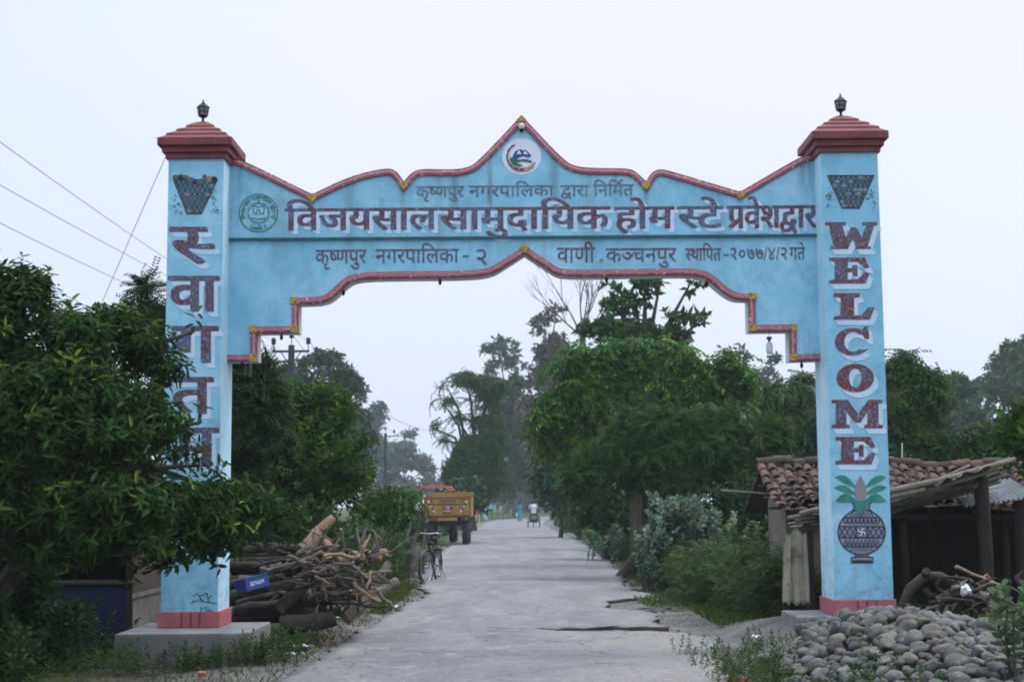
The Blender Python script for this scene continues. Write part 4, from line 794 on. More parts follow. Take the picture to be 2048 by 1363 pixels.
# ------------------------------------------------------------------ foliage
def leaf6(L, wd, fold=0.25, curl=0.15):
    """one lance-shaped leaf along +X as two quads"""
    b, t = (0, 0, 0), (L, 0, -curl * L)
    l1, l2 = (L * .28, wd * .5, fold * wd), (L * .68, wd * .42, fold * wd - curl * L * .45)
    r1, r2 = (L * .28, -wd * .5, fold * wd), (L * .68, -wd * .42, fold * wd - curl * L * .45)
    return [[b, t, l2, l1], [b, r1, r2, t]]
def leaf4(L, wd, curl=0.15):
    return [[(0, 0, 0), (L * .5, -wd * .5, .12 * wd), (L, 0, -curl * L), (L * .5, wd * .5, .12 * wd)]]
def place(quads, M, p):
    return [[tuple(M @ Vector(v) + p) for v in q] for q in quads]
def sprig(kind, sc=1.0):
    """a twig's worth of leaves, growing along +Z; returns quads (k,4,3) and the leaf number of each"""
    Q = []; ids = []
    def put(q, M, p):
        ids.extend([len(set(ids))] * len(q)); Q.extend(place(q, M, p))
    if kind == 'whorl':
        n = random.randint(6, 13)
        for i in range(n):
            h = .20 * i / n; a = i * 2.4 + random.uniform(-.4, .4); el = -.75 + 1.55 * i / n + random.uniform(-.2, .2)
            M = Matrix.Rotation(a, 3, 'Z') @ Matrix.Rotation(-el, 3, 'Y') @ Matrix.Rotation(random.uniform(-.5, .5), 3, 'X')
            put(leaf6(random.uniform(.09, .16), random.uniform(.030, .046), .25, random.uniform(.02, .4)), M, Vector((0, 0, h)))
    elif kind == 'citrus':
        n = random.randint(10, 14)
        for i in range(n):
            h = .34 * i / n; a = i * 2.4 + random.uniform(-.4, .4); el = .1 + .9 * i / n + random.uniform(-.3, .3)
            M = Matrix.Rotation(a, 3, 'Z') @ Matrix.Rotation(-el, 3, 'Y') @ Matrix.Rotation(random.uniform(-.5, .5), 3, 'X')
            put(leaf6(random.uniform(.07, .11), random.uniform(.035, .05)), M, Vector((0, 0, h)))
    elif kind == 'frond':
        for j in range(5):
            a = j * 1.26 + random.uniform(-.4, .4); el = random.uniform(-.3, .75); Lf = random.uniform(.28, .42)
            F = Matrix.Rotation(a, 3, 'Z') @ Matrix.Rotation(-el, 3, 'Y')
            for i in range(9):
                t = (i + .8) / 9; o = Vector((Lf * t, 0, -.22 * Lf * t * t))
                for s in (-1, 1):
                    M = F @ Matrix.Rotation(s * random.uniform(.9, 1.2), 3, 'Z') @ Matrix.Rotation(.25, 3, 'Y')
                    put(leaf4(.075 * (1 - .45 * abs(t - .45)), .024), M, F @ o)
    elif kind == 'tuft':                      # far crowns: broad leaf clusters
        for i in range(9):
            M = Matrix.Rotation(random.uniform(0, 6.28), 3, 'Z') @ Matrix.Rotation(random.uniform(-1.2, .5), 3, 'Y') @ Matrix.Rotation(random.uniform(-.8, .8), 3, 'X')
            put(leaf4(random.uniform(.22, .36), random.uniform(.10, .17)), M, Vector((random.uniform(-.1, .1), random.uniform(-.1, .1), random.uniform(0, .25))))
    elif kind == 'droop':                     # long pinnate leaves that hang at the tips
        for j in range(5):
            a = j * 1.26 + random.uniform(-.5, .5); Lf = random.uniform(.40, .60); el = random.uniform(.0, .6)
            F = Matrix.Rotation(a, 3, 'Z') @ Matrix.Rotation(-el, 3, 'Y')
            for i in range(6):
                t = (i + .7) / 6; o = Vector((Lf * t, 0, -.55 * Lf * t * t))
                for s in (-1, 1):
                    M = F @ Matrix.Rotation(s * random.uniform(.7, 1.1), 3, 'Z') @ Matrix.Rotation(.5 + .5 * t, 3, 'Y')
                    put(leaf4(random.uniform(.12, .17), .055), M, F @ o)
    elif kind == 'oval':                      # pairs of large rounded leaves
        for i in range(6):
            h = .32 * i / 6
            for s in (0, 1):
                a = i * 1.57 + s * math.pi + random.uniform(-.2, .2); el = .35 + .6 * i / 6 + random.uniform(-.2, .2)
                M = Matrix.Rotation(a, 3, 'Z') @ Matrix.Rotation(-el, 3, 'Y')
                L, wd = random.uniform(.10, .14) * (1 - .06 * i), random.uniform(.065, .085)
                put([[(0, 0, 0), (L * .95, 0, -.01), (L * .8, wd * .48, .012), (L * .25, wd * .5, .018)], [(0, 0, 0), (L * .25, -wd * .5, .018), (L * .8, -wd * .48, .012), (L * .95, 0, -.01)]], M, Vector((0, 0, h)))
    elif kind == 'needle':                    # very fine feathery spray
        for j in range(6):
            a = j * 1.05 + random.uniform(-.4, .4); el = random.uniform(-.2, .9); Lf = random.uniform(.3, .45)
            F = Matrix.Rotation(a, 3, 'Z') @ Matrix.Rotation(-el, 3, 'Y')
            for i in range(8):
                t = (i + .7) / 8; o = Vector((Lf * t, 0, -.3 * Lf * t * t))
                for s in (-1, 1):
                    M = F @ Matrix.Rotation(s * random.uniform(.5, .9), 3, 'Z') @ Matrix.Rotation(random.uniform(-.3, .5), 3, 'Y')
                    put(leaf4(random.uniform(.07, .11), .016), M, F @ o)
    return np.array(Q, np.float32) * sc, np.array(ids)
TPL = {}
def templates(kind):
    if kind not in TPL: TPL[kind] = [sprig(kind) for _ in range(7)]
    return TPL[kind]
def frames(D):
    D = D / (np.linalg.norm(D, axis=1, keepdims=True) + 1e-9)
    A = rng.normal(size=D.shape); A -= D * (A * D).sum(1, keepdims=True); A /= (np.linalg.norm(A, axis=1, keepdims=True) + 1e-9)
    return np.stack([A, np.cross(D, A), D], -1)
def quads_mesh(name, Q, tint, mat, parent=None, smooth=False):
    me = bpy.data.meshes.new(name); n = len(Q)
    me.vertices.add(n * 4); me.vertices.foreach_set('co', Q.reshape(-1).astype(np.float32))
    me.loops.add(n * 4); me.loops.foreach_set('vertex_index', np.arange(n * 4, dtype=np.int32))
    me.polygons.add(n); me.polygons.foreach_set('loop_start', np.arange(n, dtype=np.int32) * 4)
    me.update(calc_edges=True)
    a = me.attributes.new('tint', 'FLOAT', 'FACE'); a.data.foreach_set('value', tint.astype(np.float32))
    return link(name, me, mat, parent)
def scatter(kind, P, D, scale, young=None):
    """sprigs of a kind at P pointing along D"""
    T = templates(kind); n = len(P); F = frames(D); S = scale * rng.uniform(.62, 1.35, n); which = rng.integers(0, len(T), n)
    Qs = []; ts = []
    for k, (q, ids) in enumerate(T):
        i = np.where(which == k)[0]
        if not len(i): continue
        Qs.append(np.einsum('nab,kvb->nkva', F[i], q) * S[i][:, None, None, None] + P[i][:, None, None, :])
        t = rng.uniform(0, .62, (len(i), ids.max() + 1)) * .75 + rng.uniform(0, .25, (len(i), 1))
        if young is not None:
            t = np.where((young[i][:, None]) & (np.arange(ids.max() + 1)[None, :] > ids.max() * .45), rng.uniform(.85, 1, t.shape), t)
        ts.append(t[:, ids].reshape(-1))
    return np.concatenate([q.reshape(-1, 4, 3) for q in Qs]), np.concatenate(ts)
M_BARK = pm('bark', (0.075, 0.06, 0.048), (0.035, 0.03, 0.026), 8, .9, bmp=.6, stretch=(1, 1, .3))
M_BARKG = pm('grey_bark', (0.14, 0.125, 0.11), (0.07, 0.062, 0.056), 8, .9, bmp=.5, stretch=(1, 1, .3))
def lobes_px(spec, Y0):
    out = []
    for s in spec:
        u, v, ru, rv = s[:4]; Y = s[4] if len(s) > 4 else Y0
        out.append((np.array(W(u, v, Y)), np.array([ru, .85 * (ru + rv) / 2, rv]) * px(Y)))
    return out
def tree(name, label, cat, base, lobes, kind, mat, n, scale, sub=9, subr=.42, up=.45, shell=.55, young=.0, trunk_r=.12, bark=None, group=None, limbs=True, jit=.22, droop=0.0, trunk_to=None, minz=.12):
    bark = bark or M_BARK
    base = Vector((base[0], base[1], gz(base[0], base[1]) - .08))
    t = thing(name, label, cat, base, group)
    vol = np.array([r.prod() ** .6667 for _, r in lobes]); pr = vol / vol.sum()
    cs = []; rs = []
    for (c, r), p in zip(lobes, pr):
        k = max(4, int(sub * len(lobes) * p * 1.3))
        d = rng.normal(size=(k, 3)); d /= np.linalg.norm(d, axis=1, keepdims=True); d[:, 2] = np.where(d[:, 2] < -.55, -d[:, 2], d[:, 2])
        cs.append(c + d * r * rng.uniform(.45, .78, (k, 1))); rs.append(np.repeat(r[None] * subr, k, 0) * rng.uniform(.7, 1.2, (k, 1)))
    cs, rs = np.concatenate(cs), np.concatenate(rs)
    w_ = rs.prod(1) ** .6667 * rng.uniform(.35, 1.7, len(rs)); idx = rng.choice(len(cs), n, p=w_ / w_.sum())
    d = rng.normal(size=(n, 3)); d /= np.linalg.norm(d, axis=1, keepdims=True); d[:, 2] = np.where(rng.uniform(0, 1, n) < .7, np.abs(d[:, 2]), d[:, 2])
    rad = rng.uniform(shell, 1.0, (n, 1)) ** .7
    P = cs[idx] + d * rs[idx] * rad
    gc = np.average(np.array([c for c, _ in lobes]), axis=0, weights=pr)
    out_ = P - gc; out_ /= (np.linalg.norm(out_, axis=1, keepdims=True) + 1e-6)
    D = d * .7 + out_ * .5 + rng.normal(size=(n, 3)) * jit + np.array([0, 0, up - droop])
    keep = P[:, 2] > gh(P[:, 0], P[:, 1]) + minz
    P, D, d = P[keep], D[keep], d[keep]
    yg = (rng.uniform(0, 1, len(P)) < young) & (d[:, 2] > .15) & (rad[keep][:, 0] > .86) if young else None
    Q, tint = scatter(kind, P, D, scale, yg)
    mb = MB()
    top = Vector(gc) if trunk_to is None else Vector(trunk_to)
    pts = [base.lerp(top, s) + Vector((random.uniform(-1, 1), random.uniform(-1, 1), 0)) * trunk_r * .6 * (0 < s < 1) for s in (0, .2, .4, .6, .8, 1)]
    mb.tube(pts, [trunk_r * x for x in (1.25, 1, .9, .78, .62, .4)], 9, wob=.15)
    if limbs:
        for c, r in lobes:
            st = pts[random.choice((2, 3, 4))]; c = Vector(c); md = st.lerp(c, .5) + Vector((0, 0, .26 * (c - st).length))
            mb.tube([st, md, c], [trunk_r * .5, trunk_r * .33, trunk_r * .14], 6)
        for c in cs[rng.choice(len(cs), min(len(cs), 60), replace=False)]:
            c = Vector(c); l = min(lobes, key=lambda q: (Vector(q[0]) - c).length); mb.tube([Vector(l[0]), Vector(l[0]).lerp(c, .5) + Vector((0, 0, .03)), c], [trunk_r * .2, trunk_r * .13, trunk_r * .05], 5)
    mb.build('trunk', bark, t)
    quads_mesh('crown', Q, tint, mat, t)
    return t

def weeds(name, label, sites, n, hmin, hmax, mat, kind, sc, cat='weeds'):
    P = []; D = []
    for i in range(n):
        x0, x1, y0, y1 = random.choice(sites); x, y = random.uniform(x0, x1), random.uniform(y0, y1); H = random.uniform(hmin, hmax) * (0.6 + .4 * math.sin(x * 2.1 + y * 1.7) ** 2); z = gz(x, y)
        k = max(1, int(H / (.17 * sc)))
        lx, ly = random.gauss(0, .12), random.gauss(0, .12)
        for j in range(k): P.append((x + lx * j / k, y + ly * j / k, z + H * (j + .1) / k)); D.append((lx + random.gauss(0, .3), ly + random.gauss(0, .3), 1))
    Q, tint = scatter(kind, np.array(P), np.array(D), sc, rng.uniform(0, 1, len(P)) < .2)
    o = quads_mesh(name, Q, tint, mat); tag(o, label, cat, kind='stuff')
L_NEAR = leafmat('near_leaves', (0.007, 0.023, 0.007), (0.036, 0.082, 0.019), (0.15, 0.215, 0.035), .2, .6)
L_FINE = leafmat('fine_dark_leaves', (0.010, 0.032, 0.010), (0.032, 0.075, 0.020), None, .2)
L_CIT = leafmat('citrus_leaves', (0.016, 0.05, 0.010), (0.05, 0.118, 0.018), (0.12, 0.21, 0.03), .25, .5)
L_MANGO = leafmat('mango_leaves', (0.012, 0.038, 0.018), (0.038, 0.082, 0.034), None, .15)
L_MID = leafmat('mid_leaves', (0.018, 0.054, 0.020), (0.052, 0.115, 0.042), None, .2)
L_HAZED = leafmat('haze_pale_leaves', (0.06, 0.095, 0.075), (0.115, 0.155, 0.125), None, .25)  # part of the distance haze is put into this paler leaf colour
L_BROWN = leafmat('brown_leaves', (0.07, 0.06, 0.045), (0.13, 0.115, 0.085), None, .2)
L_BRIGHT = leafmat('bright_leaves', (0.016, 0.06, 0.010), (0.065, 0.165, 0.024), (0.17, 0.30, 0.035), .3)
L_DEEP = leafmat('deep_leaves', (0.012, 0.046, 0.011), (0.050, 0.120, 0.026), None, .2)
L_GREY = leafmat('grey_green_leaves', (0.07, 0.125, 0.085), (0.17, 0.245, 0.175), (0.30, 0.38, 0.28), .2, .5)
L_WEED = leafmat('weed_leaves', (0.022, 0.05, 0.018), (0.06, 0.105, 0.03), (0.12, 0.16, 0.05), .25)
L_GRASS = leafmat('grass_blades', (0.03, 0.06, 0.015), (0.085, 0.12, 0.03), (0.20, 0.19, 0.08), .25)

tree('leafy_tree', 'large dark green leafy tree spreading in front of the left pillar', 'tree', (-4.9, 12.6),
     lobes_px([(30, 640, 95, 95, 12.5), (125, 720, 115, 95, 12.3), (225, 715, 105, 85, 12.8), (285, 740, 70, 75, 13.2), (120, 860, 165, 135, 12), (262, 890, 110, 115, 12.6), (50, 1050, 135, 110, 12), (215, 1060, 150, 95, 12), (350, 1050, 100, 85, 12.7), (240, 1110, 110, 55, 12.2), (90, 1130, 100, 50, 12.2), (432, 1050, 90, 62, 13.2), (535, 1062, 66, 46, 13.4), (338, 692, 34, 28, 13.4), (388, 662, 18, 10, 13.4), (400, 845, 18, 10, 13.4), (440, 985, 40, 32, 13.4), (338, 770, 38, 70, 13.3), (352, 865, 36, 50, 13.3), (400, 930, 40, 30, 13.3), (565, 1078, 46, 32, 13.4), (400, 1085, 90, 48, 13.3), (425, 1015, 60, 50, 13.3), (385, 1125, 80, 36, 13.2), (490, 1010, 60, 40, 13.3), (470, 1010, 75, 55, 13.2), (420, 1095, 110, 45, 13.0), (545, 1105, 40, 26, 13.4), (330, 1130, 90, 38, 12.8), (-60, 900, 120, 200, 14.5), (60, 980, 140, 150, 14.6), (-80, 800, 150, 260, 12.5), (60, 560, 55, 40, 12.4), (215, 632, 34, 30, 12.7), (350, 935, 40, 40, 13.3)], 12.5),  # rear lobes at the far left added to the crown to block skylight
     'whorl', L_NEAR, 10500, .70, sub=16, subr=.36, young=.5, up=.6, trunk_r=.11, trunk_to=W(60, 950, 12.6))
tree('feathery_tree', 'dark feathery-leaved tree half hidden behind the left pillar', 'tree', (-3.9, 20.5),
     lobes_px([(300, 605, 52, 48), (315, 690, 70, 80), (400, 720, 70, 70), (500, 765, 55, 60), (505, 870, 75, 90), (480, 970, 70, 70), (400, 850, 90, 110)], 20.5),
     'frond', L_FINE, 1500, .95, young=0, up=.35, trunk_r=.09)
tree('citrus_bush', 'bright green bush behind the woodpile left of the road', 'bush', (-3.6, 25.5),
     lobes_px([(578, 850, 48, 58), (640, 860, 55, 55), (655, 825, 25, 22), (680, 940, 48, 50), (600, 950, 90, 80), (662, 990, 60, 58), (560, 1010, 85, 55), (724, 930, 8, 18), (585, 812, 18, 14)], 25.5),
     'citrus', L_CIT, 2300, 1.1, sub=13, subr=.34, young=.3, trunk_r=.06)
tree('papaya_plant', 'low broad-leaved green plant over the stake fence beside the yellow trailer', 'plant', (-2.75, 33), lobes_px([(775, 1012, 45, 28), (812, 992, 22, 14), (750, 1035, 36, 30), (800, 1050, 30, 22)], 33), 'droop', L_CIT, 170, .8, trunk_r=.04)
tree('mango_tree', 'big round dark mango tree behind the nearer utility pole', 'tree', (W(645, 1000, 110).x, 110),
     lobes_px([(590, 765, 50, 50), (648, 745, 52, 40), (695, 790, 42, 55), (620, 840, 85, 80), (695, 880, 48, 75), (640, 930, 95, 70), (570, 860, 40, 80), (720, 945, 30, 50)], 110),
     'tuft', L_MANGO, 4800, 1.35, sub=14, subr=.32, trunk_r=.4, up=.2)
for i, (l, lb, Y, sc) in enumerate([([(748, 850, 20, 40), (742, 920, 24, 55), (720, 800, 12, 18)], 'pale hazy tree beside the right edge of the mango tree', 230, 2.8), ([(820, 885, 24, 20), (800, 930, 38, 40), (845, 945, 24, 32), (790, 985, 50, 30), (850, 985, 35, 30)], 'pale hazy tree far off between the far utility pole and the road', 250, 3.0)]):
    tree('hazy_tree', lb, 'tree', (W(l[1][0], 1000, Y).x, Y), lobes_px(l, Y), 'tuft', L_HAZED, 650, sc, trunk_r=.25, bark=M_BARKG, group='far trees fading in the haze')
tree('tufted_tree', 'tall tree with loose umbrella-like tufts left of the far road', 'tree', (W(945, 1000, 84).x, 84),
     lobes_px([(932, 762, 44, 18), (893, 772, 20, 15), (985, 785, 34, 36), (888, 808, 26, 14), (912, 835, 20, 14), (868, 856, 15, 9), (882, 882, 16, 8), (968, 850, 26, 26), (940, 800, 10, 8), (948, 935, 48, 58), (992, 895, 26, 66), (910, 970, 28, 44), (985, 960, 24, 56), (955, 985, 46, 36), (975, 810, 22, 16)], 84),
     'droop', L_MID, 2600, 1.0, trunk_r=.22, subr=.42, up=.15)
tree('hazy_tree', 'tall pale thin-crowned tree left of the bare tree', 'tree', (W(1012, 1000, 200).x, 200), lobes_px([(1000, 708, 36, 26), (982, 745, 24, 22), (1030, 735, 22, 35), (1012, 800, 24, 40), (1022, 870, 30, 60), (1020, 950, 34, 60)], 200), 'tuft', L_HAZED, 560, 3.0, sub=7, subr=.4, trunk_r=.28, bark=M_BARKG, group='far trees fading in the haze')
tree('withered_tree', 'brownish half-withered tree just behind the bright green tree', 'tree', (W(1105, 1000, 130).x, 130), lobes_px([(1092, 668, 26, 34), (1112, 630, 20, 20), (1080, 730, 26, 48), (1118, 750, 45, 75), (1085, 810, 30, 70), (1065, 880, 30, 80)], 130), 'tuft', L_BROWN, 1300, 1.5, sub=8, trunk_r=.22, bark=M_BARKG)
tree('hazy_tree', 'greenish hazy tree filling the gap between the tufted tree and the brown tree', 'tree', (W(1030, 1000, 150).x, 150), lobes_px([(1032, 800, 28, 50), (1008, 880, 40, 66), (1048, 900, 34, 86), (1030, 975, 50, 46), (1000, 820, 18, 40)], 150), 'tuft', L_MID, 1300, 1.7, trunk_r=.25, bark=M_BARKG, group='far trees fading in the haze')
tree('dark_crowned_tree', 'dark tree with scattered leaf clumps rising under the right of the beam', 'tree', (W(1285, 1000, 50).x, 50),
     lobes_px([(1290, 588, 36, 30), (1240, 622, 36, 30), (1222, 588, 24, 13), (1378, 572, 28, 13), (1320, 566, 26, 12), (1345, 640, 24, 16), (1388, 652, 24, 24), (1232, 668, 66, 22), (1300, 682, 78, 26), (1275, 632, 26, 24), (1300, 760, 70, 60)], 50),
     'tuft', L_DEEP, 1100, .95, sub=7, subr=.5, trunk_r=.24, up=.2)
tree('broad_tree', 'broad bright green tree with drooping leaves right of the road', 'tree', (3.1, 37),
     lobes_px([(1150, 728, 62, 34), (1240, 722, 85, 40), (1340, 728, 85, 38), (1440, 765, 66, 46), (1478, 800, 44, 45), (1120, 840, 66, 52), (1205, 795, 105, 60), (1325, 805, 115, 66), (1092, 885, 40, 34), (1390, 850, 100, 66), (1180, 900, 80, 60)], 37),
     'droop', L_BRIGHT, 3000, .95, young=.5, trunk_r=.17, up=.3, sub=17, subr=.25, shell=.7)
tree('drooping_tree', 'dark feathery tree hanging over the grey-green shrub right of the road', 'tree', (W(1240, 1060, 32).x, 32),
     lobes_px([(1300, 885, 100, 68), (1420, 895, 105, 72), (1250, 950, 60, 56), (1350, 965, 105, 52), (1470, 945, 75, 60), (1535, 900, 55, 60), (1180, 960, 55, 60), (1500, 985, 60, 35)], 31),
     'frond', L_DEEP, 2600, 1.0, trunk_r=.16, up=.2, sub=13, subr=.30, bark=M_BARK)
tree('dense_tree', 'dense dark tree behind the hut, left of the right pillar', 'tree', (W(1570, 1000, 44).x, 44), lobes_px([(1560, 795, 48, 40), (1610, 790, 40, 48), (1580, 860, 72, 60), (1560, 940, 85, 60), (1640, 880, 60, 90), (1500, 900, 50, 60)], 44), 'droop', L_DEEP, 2000, .85, trunk_r=.2, sub=12, subr=.32)
tree('hazy_tree', 'pale thin tree peeping over the broad tree below the hanging bulb', 'tree', (W(1520, 1000, 120).x, 120), lobes_px([(1492, 722, 26, 20), (1540, 735, 22, 28), (1520, 780, 40, 40), (1515, 860, 40, 70)], 120), 'tuft', L_HAZED, 420, 1.5, sub=7, trunk_r=.2, bark=M_BARKG, group='far trees fading in the haze')
tree('roadside_tree', 'dark green tree rising behind the tiled hut, right of the right pillar', 'tree', (W(1815, 1000, 34).x, 34), lobes_px([(1800, 770, 42, 52), (1838, 800, 48, 68), (1800, 870, 72, 60), (1848, 885, 44, 45), (1770, 830, 50, 90), (1810, 722, 18, 22)], 34), 'droop', L_DEEP, 2200, .7, trunk_r=.18, young=.08, sub=13, subr=.32)
for l, lb, Y, n_ in [([(2022, 735, 55, 50), (1985, 800, 66, 60), (2035, 870, 60, 60), (2060, 800, 60, 120), (1990, 900, 55, 60)], 'tall hazy tree at the right edge of the view', 130, 1300), ([(1905, 800, 36, 40), (1922, 860, 52, 48), (1955, 905, 60, 40), (1880, 910, 50, 45), (1935, 790, 20, 22)], 'greyish hazy tree between the dark roadside tree and the tall right-hand tree', 110, 1100)]:
    tree('hazy_tree', lb, 'tree', (W(l[1][0], 1000, Y).x, Y), lobes_px(l, Y), 'tuft', L_MID, n_, 1.9, trunk_r=.25, bark=M_BARKG, group='far trees fading in the haze')
tree('young_tree', 'fresh green leaves of a small tree at the far right, above the shed roof', 'tree', (W(2110, 1000, 18.5).x, 18.5), lobes_px([(2050, 888, 36, 26), (2085, 925, 60, 50), (2110, 870, 50, 60)], 18.5), 'citrus', L_CIT, 260, 1.1, young=.25, trunk_r=.06)
for l, lb, Y, n_, k, m in [([(1120, 960, 60, 60), (1160, 1010, 55, 40), (1100, 1010, 30, 34)], 'green bush on the right verge just past the rider', 66, 900, 'tuft', L_MID), ([(1075, 900, 40, 90), (1055, 980, 45, 50), (1095, 960, 40, 70)], 'hazy tall tree closing the view at the bend of the road', 210, 900, 'tuft', L_HAZED), ([(1010, 990, 50, 36), (985, 1005, 36, 28), (1035, 1005, 40, 32), (1020, 940, 46, 50), (1062, 1010, 40, 30), (1085, 1000, 30, 40)], 'hazy green thicket at the end of the road', 230, 1200, 'tuft', L_HAZED),
                          ([(1215, 1020, 55, 45), (1170, 1045, 36, 28)], 'dark green undergrowth at the foot of the broad tree', 41, 700, 'tuft', L_DEEP), ([(930, 1000, 36, 36), (945, 1020, 24, 22), (900, 1010, 30, 30)], 'green bush on the left verge behind the tractor', 76, 500, 'tuft', L_MID)]:
    tree('roadside_bush', lb, 'bush', (W(l[0][0], 1000, Y).x, Y), lobes_px(l, Y), k, m, n_, max(.55, Y / 75), trunk_r=.1, group='bushes along the road')

for l, lb, Y, n_ in [([(40, 1120, 110, 90), (-80, 1080, 120, 130), (60, 1020, 120, 70)], 'added dark bush blocking light behind the kiosk, at the left edge', 20.5, 700), ([(190, 1100, 90, 90), (280, 1080, 70, 100), (330, 1150, 40, 60), (200, 1020, 90, 70)], 'added dark bush blocking light behind the kiosk, next to the left pillar', 21.5, 800), ([(500, 1085, 60, 60), (580, 1100, 70, 50), (470, 1130, 50, 60)], 'dark low bush directly behind the woodpile', 22.5, 600), ([(-20, 1200, 70, 90), (40, 1250, 60, 60), (-60, 1290, 80, 60)], 'dark bush at the lower left edge, left of the kiosk', 15.0, 420)]:
    tree('shade_bush', lb, 'bush', (W(l[0][0], 1000, Y).x, Y), lobes_px(l, Y), 'citrus', L_FINE, n_, 1.3, trunk_r=.05, group='dark bushes behind the kiosk and the woodpile')  # bushes behind the kiosk added to block light and keep that corner dark
tree('shade_bush', 'dark bush filling the gap between the grey-green shrub and the hut wall', 'bush', (W(1530, 1000, 29).x, 29), lobes_px([(1490, 1050, 60, 60), (1560, 1050, 70, 60), (1620, 1040, 60, 70), (1440, 1060, 50, 50)], 29), 'citrus', L_FINE, 900, 1.2, trunk_r=.05)
tree('shade_bush', 'dark bush behind the right end of the tiled hut', 'bush', (W(1980, 1000, 26).x, 26), lobes_px([(1900, 960, 90, 60), (2010, 950, 80, 70), (2090, 960, 80, 80)], 26), 'citrus', L_FINE, 800, 1.2, trunk_r=.05)
weeds('tall_weeds', 'feathery green weeds among the right verge growth before the hut wall', [(2.8, 4.2, 22.5, 26.5), (3.2, 4.0, 18.9, 20.5), (3.1, 4.2, 20.2, 22.5)], 900, .3, 1.0, L_WEED, 'needle', .75)
# bare tree: bent limbs and fine twigs
def bare_tree():
    Y = 62; b = W(1172, 1000, Y); t = thing('bare_tree', 'leafless tree with fine upright twigs under the beam', 'tree', (b.x, Y, 0)); mb = MB(); rr = random.Random(4)
    def grow(p, d, L, r, lv):
        q = [p]; dd = d.copy()
        for _ in range(4):
            dd = (dd + Vector((rr.gauss(0, .10), rr.gauss(0, .10), .05))).normalized(); q.append(q[-1] + dd * L / 4)
        mb.tube(q, [r, r * .85, r * .7, r * .6, r * .45], 5 if lv > 1 else 4)
        if lv <= 0: return
        for k in range(rr.choice((2, 3, 3))):
            s = q[rr.choice((1, 2, 3, 4))]; ax = Vector((rr.gauss(0, 1), rr.gauss(0, 1), rr.gauss(0, .3))).normalized()
            grow(s, (dd + ax * rr.uniform(.35, .75) + Vector((0, 0, .15))).normalized(), L * rr.uniform(.5, .75), r * .5, lv - 1)
    c = W(1165, 672, Y); mb.tube([(b.x, Y, -.1), Vector((b.x, Y, 0)).lerp(c, .5), c], [.22, .17, .14], 9)
    for du, dv, L in ((-60, -90, 2.3), (-5, -120, 2.6), (40, -95, 2.3), (60, -40, 1.6), (-75, -50, 2.0), (20, -110, 2.2)):
        q = W(1165 + du, 672 + dv, Y + rr.uniform(-1, 1)); grow(c, (q - c).normalized(), L, .045, 4)
    mb.build('trunk', M_BARKG, t)
bare_tree()

# grey-green shrub: upright stems with paired round leaves
def shrub(name, label, cat, pts, stems, mat, kind, sc, h, group=None, young=.2, spread=.25, lean=.12):
    cx = sum(p[0] for p in pts) / len(pts); cy = sum(p[1] for p in pts) / len(pts)
    t = thing(name, label, cat, (cx, cy, gz(cx, cy)), group); mb = MB(); P = []; D = []
    for _ in range(stems):
        bx, by, hh = random.choice(pts); x, y = bx + random.gauss(0, spread), by + random.gauss(0, spread); z = gz(x, y); H = h * hh * random.uniform(.65, 1.05)
        tx, ty = x + random.gauss(0, lean) * H, y + random.gauss(0, lean) * H; q = [Vector((x, y, z - .03)), Vector(((x + tx) / 2 + random.gauss(0, .02), (y + ty) / 2, z + H * .5)), Vector((tx, ty, z + H))]
        mb.tube(q, [.014 * sc, .011 * sc, .006 * sc], 5, cap=False)
        k = max(2, int(H / (.24 * sc)))
        for i in range(k):
            s = .25 + .72 * i / k; a = q[0].lerp(q[1], s * 2) if s < .5 else q[1].lerp(q[2], s * 2 - 1)
            P.append(a); D.append((q[2] - q[0]).normalized() + Vector((random.gauss(0, .35), random.gauss(0, .35), 0)))
    Q, tint = scatter(kind, np.array(P), np.array(D), sc, rng.uniform(0, 1, len(P)) < young)
    mb.build('stem', M_BARK, t); quads_mesh('foliage', Q, tint, mat, t); return t
b = W(1365, 1150, 27)
shrub('milkweed_shrub', 'grey-green shrub with rounded leaves on the right verge', 'shrub', [(b.x + dx, 27 + dy, k) for dx, dy, k in ((-.40, 0, .75), (-.1, .2, 1), (.15, -.1, 1.05), (.45, .1, .9), (.72, 0, .72))], 95, L_GREY, 'oval', 1.0, 1.62, spread=.18)
b = W(2052, 1290, 10.6)
shrub('broadleaf_weed', 'pale-veined broad-leaved weed at the right edge beside the stones', 'plant', [(b.x, 10.6, 1), (b.x + .12, 10.7, .9)], 9, leafmat('broad_weed', (0.05, 0.10, 0.045), (0.12, 0.19, 0.09), (0.2, 0.27, 0.15), .25), 'oval', .85, .78, spread=.05, lean=.08)
for (u, Y, h, n_, lb) in [(1212, 40, .9, 10, 'small pale shrub at the foot of the broad tree'), (1500, 25.5, 1.2, 16, 'yellowish leafy plant beside the mud wall of the hut')]:
    b = W(u, 1100, Y); shrub('verge_shrub', lb, 'shrub', [(b.x, Y, 1)], n_, L_GREY if Y > 30 else L_WEED, 'oval', 1, h)

